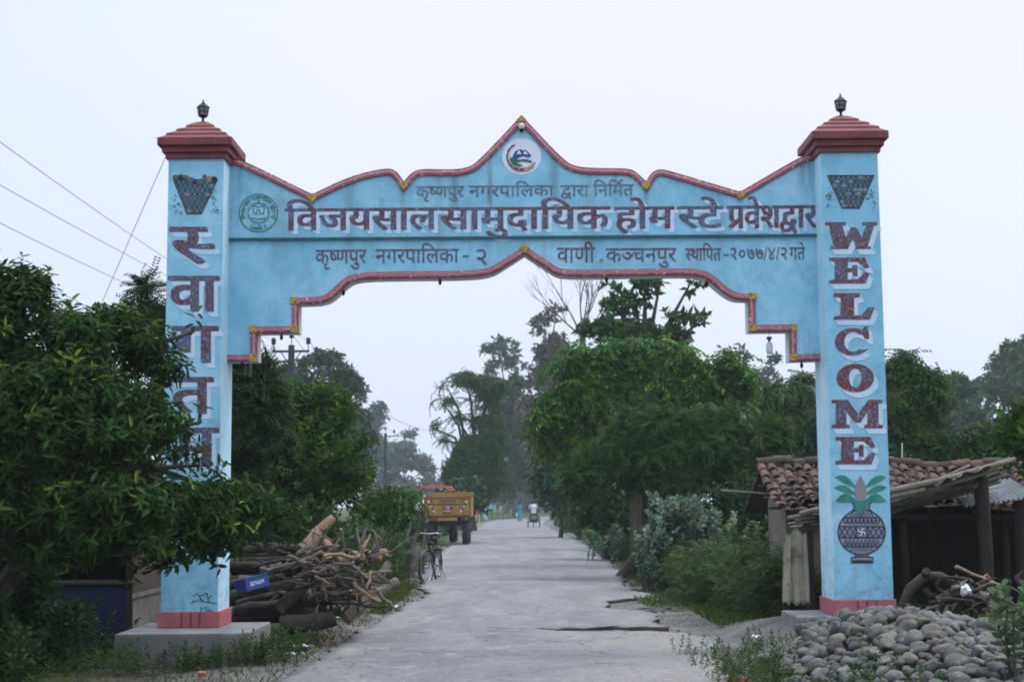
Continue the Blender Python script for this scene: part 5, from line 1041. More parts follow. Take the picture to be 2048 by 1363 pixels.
weeds('tall_weeds', 'dense tall green weeds along the right verge below the grey-green shrub', [(2.7, 4.0, 24.2, 26.5), (2.9, 4.4, 22.2, 24.3), (3.1, 4.2, 20.6, 22.4), (2.6, 3.6, 27, 31), (2.9, 4.2, 31, 40)], 950, .25, .95, L_WEED, 'citrus', .58)
weeds('verge_plants', 'leafy undergrowth along the far right verge', [(3.0, 4.6, 38, 60), (2.9, 4.5, 60, 100)], 420, .5, 1.6, L_DEEP, 'tuft', .9)
weeds('fence_creepers', 'creepers and tall weeds smothering the stake fence', [(-3.3, -2.3, 27.6, 33.5), (-3.6, -2.6, 24, 28)], 420, .3, 1.15, L_WEED, 'citrus', .7)
weeds('verge_plants', 'low leafy growth along the far left verge past the trailer', [(-4.5, -3.2, 60, 100), (-5.5, -3.6, 36, 55), (-4.6, -3.0, 30, 36)], 330, .4, 1.3, L_MID, 'tuft', .7)
weeds('low_weeds', 'low weeds between the worn asphalt and the stone heap', [(1.75, 2.75, 13.2, 15.8), (1.9, 2.5, 12.0, 13.4), (2.2, 3.0, 10.2, 12.2)], 260, .06, .26, L_WEED, 'citrus', .36)
weeds('footing_weeds', 'straggling weeds against the left concrete footing', [(-3.4, -2.5, 14.9, 15.25), (-2.72, -2.3, 15.1, 16.9), (-4.6, -3.2, 14.3, 15.2)], 230, .06, .30, L_WEED, 'citrus', .38)
weeds('shade_weeds', 'dark low weeds in the shade under the leafy tree', [(-6.2, -4.6, 13.2, 15.5), (-6, -4.3, 15, 16.8), (-5.6, -4.4, 12.6, 14)], 330, .12, .6, L_FINE, 'citrus', .62)
def grass(name, label, sites, n, hmin, hmax, wd=.008):
    Q = []
    X = []
    for i in range(n):
        x0, x1, y0, y1 = random.choice(sites); x, y = random.uniform(x0, x1), random.uniform(y0, y1)
        off = max(x - float(edge_r(max(y, 20))), float(edge_l(y)) - x)
        if off < .12 + .12 * math.sin(y * 3) and y > 19: continue
        z = gz(x, y) - .01; h = random.uniform(hmin, hmax); a = random.uniform(0, 6.28); ca, sa = math.cos(a) * wd, math.sin(a) * wd; lx, ly = random.gauss(0, .35) * h, random.gauss(0, .35) * h
        Q.append([(x - ca, y - sa, z), (x + ca, y + sa, z), (x + ca * .6 + lx * .4, y + sa * .6 + ly * .4, z + h * .6), (x + lx, y + ly, z + h)])
    o = quads_mesh(name, np.array(Q), rng.uniform(0, 1, len(Q)) ** 1.3, L_GRASS); tag(o, label, 'grass', kind='stuff')
grass('verge_grass', 'short green grass along the left road edge by the bicycle', [(-3.6, -1.7, 21, 34), (-3.3, -2.3, 34, 52), (-2.6, -1.9, 22, 30)], 14000, .03, .13)
grass('verge_grass', 'short green grass along the right road edge', [(2.0, 3.2, 22.5, 34), (2.4, 3.4, 34, 60), (2.6, 4.2, 18.8, 22.5)], 12000, .03, .14)
grass('sparse_grass', 'sparse grass and straw on the dirt by the left footing', [(-4.8, -2.2, 12.2, 15.2), (-2.9, -2.2, 15, 18), (-3.0, -2.0, 17, 21)], 3600, .02, .09, .006)
grass('sparse_grass', 'sparse grass round the foot of the stone heap', [(1.7, 3.2, 9.5, 15.9), (3.2, 5.5, 15.5, 17.5), (4.4, 6, 13.8, 16)], 4200, .02, .11, .006)
# ------------------------------------------------------------------ river stones
M_STONE = pm('river_stone', (0.10, 0.099, 0.093), (0.058, 0.059, 0.057), 5, .75, bmp=.25, c3=(0.19, 0.185, 0.17), s3=18, lo3=.58, hi3=.72, rand=.42)
M_STONEB = pm('brown_stone', (0.15, 0.138, 0.112), (0.10, 0.092, 0.078), 5, .75, bmp=.25, c3=(0.08, 0.075, 0.07), s3=14, lo3=.58, hi3=.72, rand=.3)
M_STONED = pm('dark_stone', (0.085, 0.09, 0.092), (0.06, 0.063, 0.064), 6, .7, bmp=.25, rand=.3)
def stone_mesh(seed):
    rr = np.random.default_rng(seed); bm = bmesh.new(); bmesh.ops.create_icosphere(bm, subdivisions=3, radius=.5)
    k = rr.normal(size=(5, 3)) * 2.2; ph = rr.uniform(0, 6, 5); cut = rr.normal(size=(4, 3)); cut /= np.linalg.norm(cut, axis=1)[:, None]
    for v in bm.verts:
        p = np.array(v.co); f = 1 + .085 * sum(math.sin(k[i] @ p * 2 + ph[i]) for i in range(5)) / 1.5
        for c in cut:
            d = p @ c
            if d > .34: p = p - c * (d - .34) * .8
        v.co = p * f
    me = bpy.data.meshes.new('river_stone'); bm.to_mesh(me); bm.free()
    me.polygons.foreach_set('use_smooth', [True] * len(me.polygons)); return me
SM = []
for i in range(12):
    me = stone_mesh(100 + i); me.materials.append([M_STONE, M_STONE, M_STONEB, M_STONE, M_STONED, M_STONE][i % 6]); SM.append(me)
def heap_z(x, y):
    d = math.sqrt(((x - 3.4) / 1.3) ** 2 + ((y - 13.2) / 2.6) ** 2)
    return gz(x, y) + .15 * max(0, 1 - d) ** .8
placed = []
rs = random.Random(8); tries = 0
while len(placed) < 900 and tries < 60000:
    tries += 1
    x, y = rs.uniform(2.2, 4.9), rs.uniform(10.3, 15.2)
    edge = 2.3 + .12 * math.sin(y * 3) + .08 * math.sin(y * 7) + .28 * max(0, y - 13.2)
    if x < edge or x > .36 * y + .12: continue
    d = math.sqrt(((x - 3.35) / 1.3) ** 2 + ((y - 12.4) / 3.0) ** 2)
    if d > 1.05 and rs.random() < .95: continue
    r = rs.choice([.045, .05, .056, .063, .07, .08, .088]) * rs.uniform(.9, 1.12)
    if d > 1.0: r *= .75
    if y - r > 15.88 and x > box_r[0] - .45: continue
    if any((x - a) ** 2 + (y - b) ** 2 < ((r + c) * .74) ** 2 for a, b, c in placed): continue
    placed.append((x, y, r))
tag_s = ['rounded grey river cobble in the heap at the foot of the right pillar', 'brownish river cobble in the heap at the foot of the right pillar', 'dark slate-coloured river cobble in the heap at the foot of the right pillar']
placed.sort(key=lambda q: -q[2] / q[1])
rest = MB()
for i, (x, y, r) in enumerate(placed):
    k = rs.randrange(12)
    if i >= 300:                                    # the smallest, deepest ones as one mass
        z = heap_z(x, y) + r * .4; M_ = Matrix.Rotation(rs.uniform(0, 6.28), 3, 'Z') @ Matrix.Diagonal((r * rs.uniform(2, 2.6), r * 1.9, r * 1.5)); me_ = SM[k]
        rest.add([Vector((x, y, z)) + M_ @ v.co for v in me_.vertices], [tuple(p.vertices) for p in me_.polygons], {2: 1, 4: 2}.get(k % 6, 0), True); continue
    o = bpy.data.objects.new('river_stone', SM[k]); COL.objects.link(o)
    sx, sy, sz = r * rs.uniform(2.0, 2.6), r * rs.uniform(1.7, 2.1), r * rs.uniform(1.25, 1.75)
    o.scale = (sx, sy, sz); o.rotation_euler = (rs.gauss(0, .35), rs.gauss(0, .35), rs.uniform(0, 6.28)); o.location = (x, y, heap_z(x, y) + sz * .26 + rs.uniform(0, .05))
    tag(o, tag_s[{2: 1, 4: 2}.get(k % 6, 0)], 'stone', 'river stones heaped by the right pillar')
tag(rest.build('small_stones', [M_STONE, M_STONEB, M_STONED]), 'smaller grey cobbles filling the far side of the stone heap', 'stones', kind='stuff')
# rubble and litter round the heap
M_RUB = pm('broken_concrete', (0.30, 0.29, 0.28), (0.2, 0.19, 0.18), 9, .95, bmp=.8, c3=(0.33, 0.13, 0.08), s3=14, lo3=.62, hi3=.68)
mb = MB(); bm = bmesh.new(); bmesh.ops.create_icosphere(bm, subdivisions=3, radius=.5)
for v in bm.verts: v.co *= 1 + .16 * math.sin(v.co.x * 9 + v.co.y * 5) * math.sin(v.co.y * 8 + v.co.z * 3)
p = W(1490, 1325, 12.6); mb.bm(bm, lambda q: Vector((p.x + q.x * .62, 12.6 + q.y * .9, gz(p.x, 12.6) + .02 + q.z * .16)), smooth=False)
tag(mb.build('rubble_lump', M_RUB), 'flat pale lump of broken concrete left of the stone heap', 'rubble')
M_BRICK = pm('brick_bit', (0.36, 0.12, 0.07), (0.25, 0.09, 0.06), 14, .9, bmp=.5)
for u, v, sz, lb in [(1478, 1352, .09, 'red brick bit in front of the pale concrete lump'), (405, 1330, .075, 'dark brick lying on the dirt at the lower left edge of the road'), (650, 1272, .06, 'small red brick bit by the left edge of the road')]:
    Yb = 4672 / (v - 1003); q = W(u, v, Yb); mb = MB(); mb.box((q.x, q.y, gz(q.x, q.y) + sz * .25), (sz * 2, sz, sz * .7), Matrix.Rotation(random.uniform(0, 3), 3, 'Z'), bev=.01); tag(mb.build('brick_bit', M_BRICK), lb, 'brick', 'scattered brick bits')
M_LIT = pm('crumpled_plastic', (0.62, 0.64, 0.68), (0.45, 0.47, 0.5), 20, .45, bmp=.2)
M_LITG = pm('green_wrapper', (0.08, 0.36, 0.24), (0.2, 0.45, 0.35), 20, .4, bmp=.2)
M_LITB = pm('blue_wrapper', (0.05, 0.22, 0.42), (0.15, 0.35, 0.5), 20, .4, bmp=.2)
def scrap(u, v, sz, mat, label):
    Y = 4672 / max(30, v - 1003)
    for _ in range(6):
        q = W(u, v, Y); zq = gz(q.x, Y); Y += (1.6 - zq) * FPX / (v - 1003 + .0082 * (u - 1024)) - Y
    q = W(u, v, Y); bm = bmesh.new(); bmesh.ops.create_grid(bm, x_segments=5, y_segments=5, size=sz)
    for f in bm.verts: f.co.z = random.uniform(0, sz * .7); f.co.x += random.uniform(-.2, .2) * sz; f.co.y += random.uniform(-.2, .2) * sz
    g = bmesh.ops.solidify(bm, geom=bm.faces[:], thickness=.002)
    Mz = Matrix.Rotation(random.uniform(0, 6), 3, 'Z'); mb = MB(); mb.bm(bm, lambda a: Vector((q.x, q.y, gz(q.x, q.y) + .012)) + Mz @ a)
    tag(mb.build('litter', mat), label, 'litter', 'litter scattered along the road edges')
for a in [(680, 1232, .13, M_LIT, 'crumpled white sack lying against the bottom log of the woodpile'), (605, 1293, .10, M_LIT, 'white torn wrapper on the dirt beside the left footing'), (578, 1303, .05, M_LIT, 'small white scrap nearest the left footing'), (372, 1318, .05, M_LIT, 'white scrap under the leafy tree edge'),
          (738, 1218, .05, M_LIT, 'small pale scrap on the verge right of the woodpile'), (790, 1211, .07, M_LIT, 'pinkish white paper at the left road edge'), (1468, 1197, .07, M_LITG, 'green wrapper on the right dirt verge'), (1512, 1275, .045, M_LIT, 'white scrap in the low weeds left of the stones'),
          (1870, 1290, .05, M_LITG, 'green wrapper caught between the river stones'), (1940, 1330, .05, M_LITB, 'light blue wrapper among the stones at the right'), (560, 1290, .05, M_LITG, 'greenish scrap in the weeds by the left footing')]: scrap(*a)

def gravel(label, sites, n, lo, hi, mat):
    bm = bmesh.new(); bmesh.ops.create_icosphere(bm, subdivisions=1, radius=1); B = np.array([v.co for v in bm.verts]); Fc = np.array([[v.index for v in f.verts] for f in bm.faces]); bm.free()
    S = [rs.choice(sites) for _ in range(n)]; xy = np.array([[rs.gauss((a + b) / 2, (b - a) / 4), rs.uniform(c, d)] for a, b, c, d in S]); sz = rng.uniform(lo, hi, n) ** 1.0 * rng.choice([.5, .6, .8, 1.0], n)
    V = B[None] * rng.uniform(.7, 1.25, (n, len(B), 1)) * np.stack([sz, sz * rng.uniform(.6, 1, n), sz * rng.uniform(.4, .7, n)], -1)[:, None]
    th = rng.uniform(0, 6.28, n); c_, s_ = np.cos(th), np.sin(th); X = V[..., 0] * c_[:, None] - V[..., 1] * s_[:, None]; Y = V[..., 0] * s_[:, None] + V[..., 1] * c_[:, None]
    P = np.stack([X + xy[:, 0:1], Y + xy[:, 1:2], V[..., 2] + (gh(xy[:, 0], xy[:, 1]) + sz * .15)[:, None]], -1)
    F = (Fc[None] + (np.arange(n) * len(B))[:, None, None]).reshape(-1, 3)
    me = bpy.data.meshes.new('gravel'); me.vertices.add(n * len(B)); me.vertices.foreach_set('co', P.reshape(-1).astype(np.float32)); me.loops.add(F.size); me.loops.foreach_set('vertex_index', F.reshape(-1).astype(np.int32)); me.polygons.add(len(F)); me.polygons.foreach_set('loop_start', np.arange(len(F), dtype=np.int32) * 3); me.update(calc_edges=True)
    tag(link('gravel', me, mat), label, 'gravel', kind='stuff')
def tile_mat(name, a, b, c):
    m, nt, p = newmat(name); p.inputs['Roughness'].default_value = .9; p.inputs['Specular IOR Level'].default_value = .15
    g = nt.nodes.new('ShaderNodeNewGeometry'); r = nt.nodes.new('ShaderNodeValToRGB'); e = r.color_ramp.elements; e[0].color, e[1].color = c4(a), c4(c); q = e.new(.55); q.color = c4(b)
    nt.links.new(g.outputs['Random Per Island'], r.inputs[0])
    k = mixc(nt, rng_map(nt, noise(nt, 9, 5, .7), .46, .66, 0, .8), r.outputs[0], (0.045, 0.04, 0.037))
    nt.links.new(k, p.inputs['Base Color']); bump(nt, p, noise(nt, 30, 4), .4, .01); return m
M_GRAV = tile_mat('gravel', (0.09, 0.088, 0.085), (0.20, 0.19, 0.18), (0.27, 0.255, 0.24))
gravel('loose grey gravel over the worn apron right of the road', [(.4, 2.6, 12, 18.8), (1.6, 3.4, 16, 21), (1.8, 3.0, 19, 25), (.2, 1.2, 11, 18.5)], 2200, .006, .022, M_GRAV)
gravel('gravel and crumbled asphalt along the left road edge', [(-3.0, -1.8, 12, 19), (-2.6, -1.6, 19, 27), (-2.3, -1.9, 12, 18)], 1500, .008, .03, M_GRAV)
gravel('dark crumbs of broken asphalt along the ragged road edge', [(.2, 2.1, 18.55, 18.95), (1.7, 2.5, 21.6, 22.4), (1.9, 2.7, 23.6, 25.0)], 260, .015, .06, M_STONED)
gravel('small stones between the river cobbles of the heap', [(2.6, 5.6, 10.5, 15.2), (2.0, 3.4, 11, 15)], 1500, .015, .045, M_GRAV)

# ------------------------------------------------------------------ woodpile
M_LOGS = [pm('log_bark_dark', (0.05, 0.04, 0.033), (0.022, 0.019, 0.017), 10, .95, bmp=1.0), pm('log_bark_grey', (0.16, 0.14, 0.12), (0.065, 0.055, 0.05), 9, .95, bmp=.8), pm('log_bare', (0.31, 0.225, 0.155), (0.14, 0.10, 0.07), 8, .9, bmp=.6)]
M_CUT = pm('cut_wood', (0.34, 0.21, 0.11), (0.2, 0.12, 0.07), 18, .85, bmp=.3)
rl = random.Random(21)
def log(a, b, r, m, label, name='log', bend=.04, fork=False, group='logs and branches in the woodpile', seg=7, taper=.75, cat='log'):
    a, b = Vector(a), Vector(b); L = (b - a).length; pts = []; off = Vector((0, 0, 0)); rad = []
    for i in range(seg):
        t = i / (seg - 1)
        if 0 < i: off = off + Vector((rl.gauss(0, bend), rl.gauss(0, bend), rl.gauss(0, bend))) * L / seg * 2.0
        pts.append(a.lerp(b, t) + off); rad.append(r * (1 + (taper - 1) * t) * rl.uniform(.88, 1.12))
    mb = MB(); mb.tube(pts, rad, 9 if r > .03 else 6, capmi=1, wob=.22 if r > .03 else .1)
    if fork:
        for k in range(rl.choice((1, 2))):
            i = rl.randrange(2, seg - 1); d = (pts[i + 1] - pts[i]).normalized(); ax = Vector((rl.gauss(0, 1), rl.gauss(0, 1), rl.gauss(0, 1))).normalized(); q = [pts[i]]
            dd = (d + ax * .8).normalized()
            for _ in range(3): dd = (dd + Vector((rl.gauss(0, .2), rl.gauss(0, .2), rl.gauss(0, .2)))).normalized(); q.append(q[-1] + dd * L * .11)
            mb.tube(q, [r * .5, r * .42, r * .34, r * .22], 6, capmi=1)
    tag(mb.build(name, [M_LOGS[m], M_CUT]), label, cat, group)
def pw(u, v, Y): return W(u, v, Y)
# long trunks lying left to right, stacked
Lb = 'dark rough log lying lengthwise in the stacked woodpile left of the road'
for i in range(34):
    row = (i % 20) // 4; v = 1222 - row * 30 + rl.uniform(-8, 8); Y = 17.6 + row * .32 + (i % 4) * .22 + (.75 if i >= 20 else 0)
    u0 = rl.uniform(455, 520) if i % 2 else rl.uniform(440, 480); u1 = u0 + rl.uniform(130, 230) - row * 8
    log(pw(u0, v + rl.uniform(-6, 10), Y), pw(u1, v + rl.uniform(-16, 6), Y + rl.uniform(-.2, .2)), rl.uniform(.05, .095), 0 if rl.random() < .75 else 1, Lb, fork=rl.random() < .4)
log(pw(560, 1250, 17.2), pw(672, 1237, 17.3), .105, 0, 'thick dark log on the ground at the front of the woodpile', taper=.9)
log(pw(460, 1196, 17.3), pw(592, 1172, 17.4), .085, 0, 'thick log with a pale sawn end just below the blue crate', taper=.9)
log(pw(560, 1215, 17.4), pw(655, 1130, 17.9), .09, 0, 'dark log slanting up through the middle of the woodpile')
log(pw(605, 1100, 18.2), pw(662, 1035, 18.4), .10, 2, 'thick split log with a pale torn end rising from the top of the woodpile', taper=.55)
log(pw(600, 1112, 18.1), pw(655, 1085, 18.0), .085, 1, 'short grey log with an orange sawn end near the top of the woodpile', taper=.9)
log(pw(520, 1140, 18.0), pw(640, 1108, 18.2), .075, 1, 'long grey log lying across the upper woodpile', fork=True)
log(pw(655, 1175, 17.4), pw(668, 1112, 17.6), .085, 2, 'pale barkless chunk standing upright in the woodpile', taper=.8)
log(pw(720, 1112, 18.4), pw(775, 1102, 18.3), .06, 2, 'pale reddish log end sticking out to the right of the woodpile')
log(pw(700, 1108, 18.3), pw(765, 1112, 18.2), .05, 2, 'second pale reddish log below the one sticking out to the right')
log(pw(690, 1235, 17.5), pw(745, 1180, 17.8), .09, 1, 'gnarled grey stump at the right foot of the woodpile', bend=.08, fork=True)
log(pw(735, 1205, 18.0), pw(790, 1165, 18.3), .08, 1, 'grey knotted root piece at the right end of the woodpile', bend=.1, fork=True)
log(pw(745, 1170, 18.6), pw(785, 1130, 18.8), .07, 1, 'grey knobbly branch at the upper right of the woodpile', bend=.1, fork=True)
log(pw(628, 1100, 18.3), pw(640, 1048, 18.5), .05, 1, 'curved grey branch beside the torn log at the top of the woodpile', bend=.12)
log(pw(690, 1130, 17.8), pw(682, 1062, 17.6), .022, 1, 'thin pale branch standing up from the middle of the woodpile', cat='branch', fork=True, name='branch')
log(pw(712, 1140, 17.6), pw(732, 1052, 17.6), .026, 1, 'tall pale forked branch standing up right of the thin one', cat='branch', fork=True, name='branch')
log(pw(748, 1110, 18.4), pw(752, 1072, 18.4), .02, 1, 'short upright twig at the right top of the woodpile', cat='branch', name='branch')
Bb = 'pale bent branch tangled over the front of the woodpile'
for i in range(64):
    u, v = rl.uniform(610, 765), rl.uniform(1080, 1195); Y = 17.2 + rl.uniform(-.15, .5)
    a_ = rl.choice((rl.uniform(-.6, .6), rl.uniform(.5, 2.6), rl.uniform(2.6, 3.7))); l_ = rl.uniform(30, 85)
    log(pw(u, v, Y), pw(u + l_ * math.cos(a_), min(1232, v + l_ * .75 * math.sin(a_)), Y + rl.uniform(-.3, .2)), rl.uniform(.010, .034), rl.choice((0, 1, 1, 2)), Bb, name='branch', bend=.16, fork=rl.random() < .5, cat='branch', taper=.5)
for i in range(16):
    u, v = rl.uniform(500, 680), rl.uniform(1110, 1215); Y = 17.1 + rl.uniform(0, .3)
    log(pw(u, v, Y), pw(u + rl.uniform(40, 110) * rl.choice((-1, 1)), v + rl.uniform(-35, 25), Y + rl.uniform(-.2, .2)), rl.uniform(.012, .028), rl.choice((0, 1)), 'thin brown stick lying over the logs of the woodpile', name='branch', bend=.08, cat='branch', fork=rl.random() < .4)
for i in range(13):
    u, v = rl.uniform(615, 760), rl.uniform(1085, 1150); Y = 17.3 + rl.uniform(0, .8)
    log(pw(u, v, Y), pw(u + rl.uniform(-28, 34), v - rl.uniform(30, 62), Y + rl.uniform(-.2, .2)), rl.uniform(.014, .03), rl.choice((1, 2, 2)), 'pale split stick poking up out of the woodpile', name='branch', bend=.1, fork=rl.random() < .5, cat='branch', taper=.45)
# blue crate on the woodpile
M_CRATE = pm('blue_plastic', (0.012, 0.045, 0.20), (0.02, 0.07, 0.26), 9, .45, bmp=.1)
cp = W(505, 1166, 17.1); Mz = Matrix.Rotation(R(-14), 3, 'Y') @ Matrix.Rotation(R(38), 3, 'Z')
t = thing('plastic_crate', 'open blue plastic crate with white lettering lying on the logs', 'crate', cp); mb = MB()
for dx, dy, sx, sy in ((0, -.12, .30, .012), (0, .12, .30, .012), (-.144, 0, .012, .228), (.144, 0, .012, .228)): mb.box(cp + Mz @ Vector((dx, dy, 0)), (sx, sy, .14), Mz, bev=.004)
mb.box(cp + Mz @ Vector((0, 0, -.064)), (.28, .23, .012), Mz)
mb.build('shell', M_CRATE, t)
mb = MB()
for dx, dy, sx, sy in ((0, -.126, .314, .02), (0, .126, .314, .02), (-.15, 0, .02, .27), (.15, 0, .02, .27)): mb.box(cp + Mz @ Vector((dx, dy, .072)), (sx, sy, .018), Mz, bev=.005)
mb.build('rim', M_CRATE, t)
mb = MB()
for i, hgt in enumerate((.05, .04, .045, .04)):
    for dx in (-.012, .012): mb.box(cp + Mz @ Vector((-.075 + i * .047 + dx, -.1275, .0)), (.009, .004, hgt), Mz)
    mb.box(cp + Mz @ Vector((-.075 + i * .047, -.1275, .012 * (1 if i % 2 else -1))), (.016, .0036, .010), Mz)
mb.build('marking', M_LIT, t)

# ------------------------------------------------------------------ kiosk under the leafy tree
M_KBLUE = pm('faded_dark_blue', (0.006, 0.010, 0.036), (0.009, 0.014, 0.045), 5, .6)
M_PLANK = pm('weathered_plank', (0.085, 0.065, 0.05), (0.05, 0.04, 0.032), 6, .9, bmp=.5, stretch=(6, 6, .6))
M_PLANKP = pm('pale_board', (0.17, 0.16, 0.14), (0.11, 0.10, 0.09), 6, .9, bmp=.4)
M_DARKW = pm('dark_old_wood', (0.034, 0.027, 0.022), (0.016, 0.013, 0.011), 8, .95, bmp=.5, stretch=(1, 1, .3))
kx0, kx1, ky0, ky1 = -5.5, -4.42, 17.0, 18.5; kz = gz(-5, 17.5)
t = thing('wooden_kiosk', 'shadowed wooden kiosk with a dark blue front behind the left footing', 'kiosk', ((kx0 + kx1) / 2, 17.7, kz))
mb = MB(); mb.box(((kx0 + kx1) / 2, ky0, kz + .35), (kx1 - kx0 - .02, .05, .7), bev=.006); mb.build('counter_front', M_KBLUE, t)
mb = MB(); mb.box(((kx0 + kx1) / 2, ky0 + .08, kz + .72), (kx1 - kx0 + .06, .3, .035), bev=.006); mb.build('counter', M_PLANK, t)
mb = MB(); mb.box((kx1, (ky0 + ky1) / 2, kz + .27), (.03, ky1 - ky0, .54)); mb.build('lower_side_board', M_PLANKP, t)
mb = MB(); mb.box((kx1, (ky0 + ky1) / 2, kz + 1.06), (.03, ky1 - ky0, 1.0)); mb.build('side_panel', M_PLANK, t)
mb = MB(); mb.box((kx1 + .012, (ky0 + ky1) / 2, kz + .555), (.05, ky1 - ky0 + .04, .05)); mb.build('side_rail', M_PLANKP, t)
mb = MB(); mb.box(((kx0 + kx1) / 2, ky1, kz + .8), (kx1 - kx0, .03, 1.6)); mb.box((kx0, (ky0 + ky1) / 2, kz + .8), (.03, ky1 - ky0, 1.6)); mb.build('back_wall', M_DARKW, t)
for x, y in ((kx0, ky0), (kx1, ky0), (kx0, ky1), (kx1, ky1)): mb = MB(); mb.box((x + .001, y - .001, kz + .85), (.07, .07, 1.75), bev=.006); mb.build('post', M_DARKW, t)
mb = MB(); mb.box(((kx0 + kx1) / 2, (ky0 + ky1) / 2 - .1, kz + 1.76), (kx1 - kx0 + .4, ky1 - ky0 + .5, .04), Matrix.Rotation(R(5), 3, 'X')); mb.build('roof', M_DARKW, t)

# ------------------------------------------------------------------ tiled hut and lean-to
M_TFLAT = tile_mat('clay_tile_flat', (0.18, 0.10, 0.084), (0.105, 0.067, 0.058), (0.055, 0.043, 0.039))
M_TROUND = tile_mat('clay_tile_round', (0.045, 0.036, 0.033), (0.075, 0.056, 0.048), (0.15, 0.085, 0.066))
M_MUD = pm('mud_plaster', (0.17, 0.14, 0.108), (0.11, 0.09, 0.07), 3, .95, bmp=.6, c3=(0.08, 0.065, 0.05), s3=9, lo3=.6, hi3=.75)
M_SHADEMUD = pm('shade_dark_mud', (0.028, 0.024, 0.021), (0.016, 0.014, 0.013), 3, .95, bmp=.5)  # the hut's interior shade put into a near-black wall colour
RX0, RX1, RYr, RYe, RZr, RZe = 3.42, 8.4, 20.3, 18.75, 2.06, 1.50
hut = thing('tiled_hut', 'low mud hut with a worn clay tile roof behind the right pillar', 'hut', (5.6, 20.5, gz(5.6, 20)))
def roof_pt(x, s, side=1):
    y = RYr + (RYe - RYr) * s * side; z = RZr + (RZe - RZr) * s - .06 * math.sin(s * math.pi) + .035 * math.sin(x * 1.7) + .025 * math.sin(x * 4.1 + 3 * s) - .03 * (x - RX0) * .35
    return Vector((x, y, z))
def hut_roof():
    mb = MB(); rr = random.Random(2); sp = .165; rows = 7
    n = int((RX1 - RX0) / sp)
    for c in range(n):
        for r in range(rows):
            s0, s1 = r / rows, (r + 1.25) / rows; x = RX0 + c * sp + rr.uniform(-.022, .022)
            a, b = roof_pt(x, s0), roof_pt(x, min(s1, 1.04)); up = Vector((0, .33, .94)); j = rr.uniform(0, .045) if rr.random() < .25 else rr.uniform(0, .02)
            q = [a + up * .008, a + Vector((sp * .96, 0, 0)) + up * .008, b + Vector((sp * .96, 0, 0)) + up * (.035 + j), b + up * (.035 + j)]; th = -up * .018
            mb.add(q + [p + th for p in q], [(3, 2, 1, 0), (4, 5, 6, 7), (2, 3, 7, 6), (1, 2, 6, 5), (0, 4, 7, 3)], 0)
            # half-round cover over the joint
            off = rr.uniform(-.015, .015); R0, R1 = .05, .066; vs = []; m = 6
            for (p, rad, h) in ((a, R0, .03), (b, R1, .055 + j)):
                for i in range(m + 1):
                    t = math.pi * i / m; vs.append(p + Vector((-math.cos(t) * rad + off, 0, 0)) + up * (math.sin(t) * rad + h))
            vs += [v - up * .014 for v in vs]; k = m + 1
            fs = [(i, i + 1, k + i + 1, k + i)[::-1] for i in range(m)] + [(2 * k + i, 2 * k + i + 1, 3 * k + i + 1, 3 * k + i) for i in range(m)] + [(k + i, k + i + 1, 3 * k + i + 1, 3 * k + i)[::-1] for i in range(m)] + [(0, k, 3 * k, 2 * k), (m, 2 * k + m, 3 * k + m, k + m)]
            mb.add(vs, fs, 1)
    x = RX0 - .05
    while x < RX1:                                # ridge row
        L = .26; vs = []; m = 6
        for (xx, rad) in ((x, .075), (x + L, .09)):
            for i in range(m + 1):
                t = math.pi * i / m; p = roof_pt(xx, 0); vs.append(p + Vector((0, math.cos(t) * rad, math.sin(t) * rad + .03)))
        jz = Vector((0, rr.uniform(-.02, .02), rr.uniform(-.02, .035))); vs = [v + jz for v in vs]
        k = m + 1; mb.add(vs + [v - Vector((0, 0, .015)) for v in vs], [(i, i + 1, k + i + 1, k + i) for i in range(m)] + [(k + i, k + i + 1, 3 * k + i + 1, 3 * k + i) for i in range(m)] + [(i + 1, i, 2 * k + i, 2 * k + i + 1) for i in range(m)], 1); x += L * .86
    o = mb.build('roof', [M_TFLAT, M_TROUND], hut)
    mb = MB()                                    # back slope and battens
    A, B = roof_pt(RX0, 0), roof_pt(RX1, 0); C_, D_ = roof_pt(RX0, 1, -1), roof_pt(RX1, 1, -1); u = Vector((0, 0, -.02)); q = [A + u, B + u, D_ + u, C_ + u]
    mb.add(q + [p + Vector((0, 0, -.03)) for p in q], [(0, 1, 2, 3), (7, 6, 5, 4), (0, 3, 7, 4), (1, 5, 6, 2)], 0)
    for s in (.12, .35, .6, .85): a, b = roof_pt(RX0 - .12, s), roof_pt(RX1, s); mb.tube([a - Vector((0, 0, .03)), b - Vector((0, 0, .03))], .018, 6, mi=1)
    for i in range(9): x = RX0 + .1 + i * .6; mb.tube([roof_pt(x, 0) - Vector((0, 0, .07)), roof_pt(x, 1.02) - Vector((0, 0, .07))], .025, 6, mi=1)
    mb.build('rafters', [M_TROUND, M_DARKW], o)
hut_roof()
zg = gz(4, 19.5) - .1
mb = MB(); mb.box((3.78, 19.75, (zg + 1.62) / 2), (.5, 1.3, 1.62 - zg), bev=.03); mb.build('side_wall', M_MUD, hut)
mb = MB(); mb.box((6.2, 20.75, (zg + 1.75) / 2), (4.4, .2, 1.75 - zg)); mb.build('back_wall', M_SHADEMUD, hut)
mb = MB(); mb.box((8.3, 19.9, (zg + 1.6) / 2), (.2, 1.5, 1.6 - zg)); mb.build('end_wall', M_SHADEMUD, hut)
for x in (5.0, 6.3, 7.4): mb = MB(); mb.tube([(x, 18.95, zg), (x + .03, 18.95, .8), (x, 18.95, 1.42)], .05, 8, wob=.2); mb.build('veranda_post', M_DARKW, hut)
mb = MB(); mb.tube([(3.5, 18.85, 1.37), (5.5, 18.86, 1.36), (8.2, 18.85, 1.30)], .045, 8); mb.build('eave_beam', M_DARKW, hut)
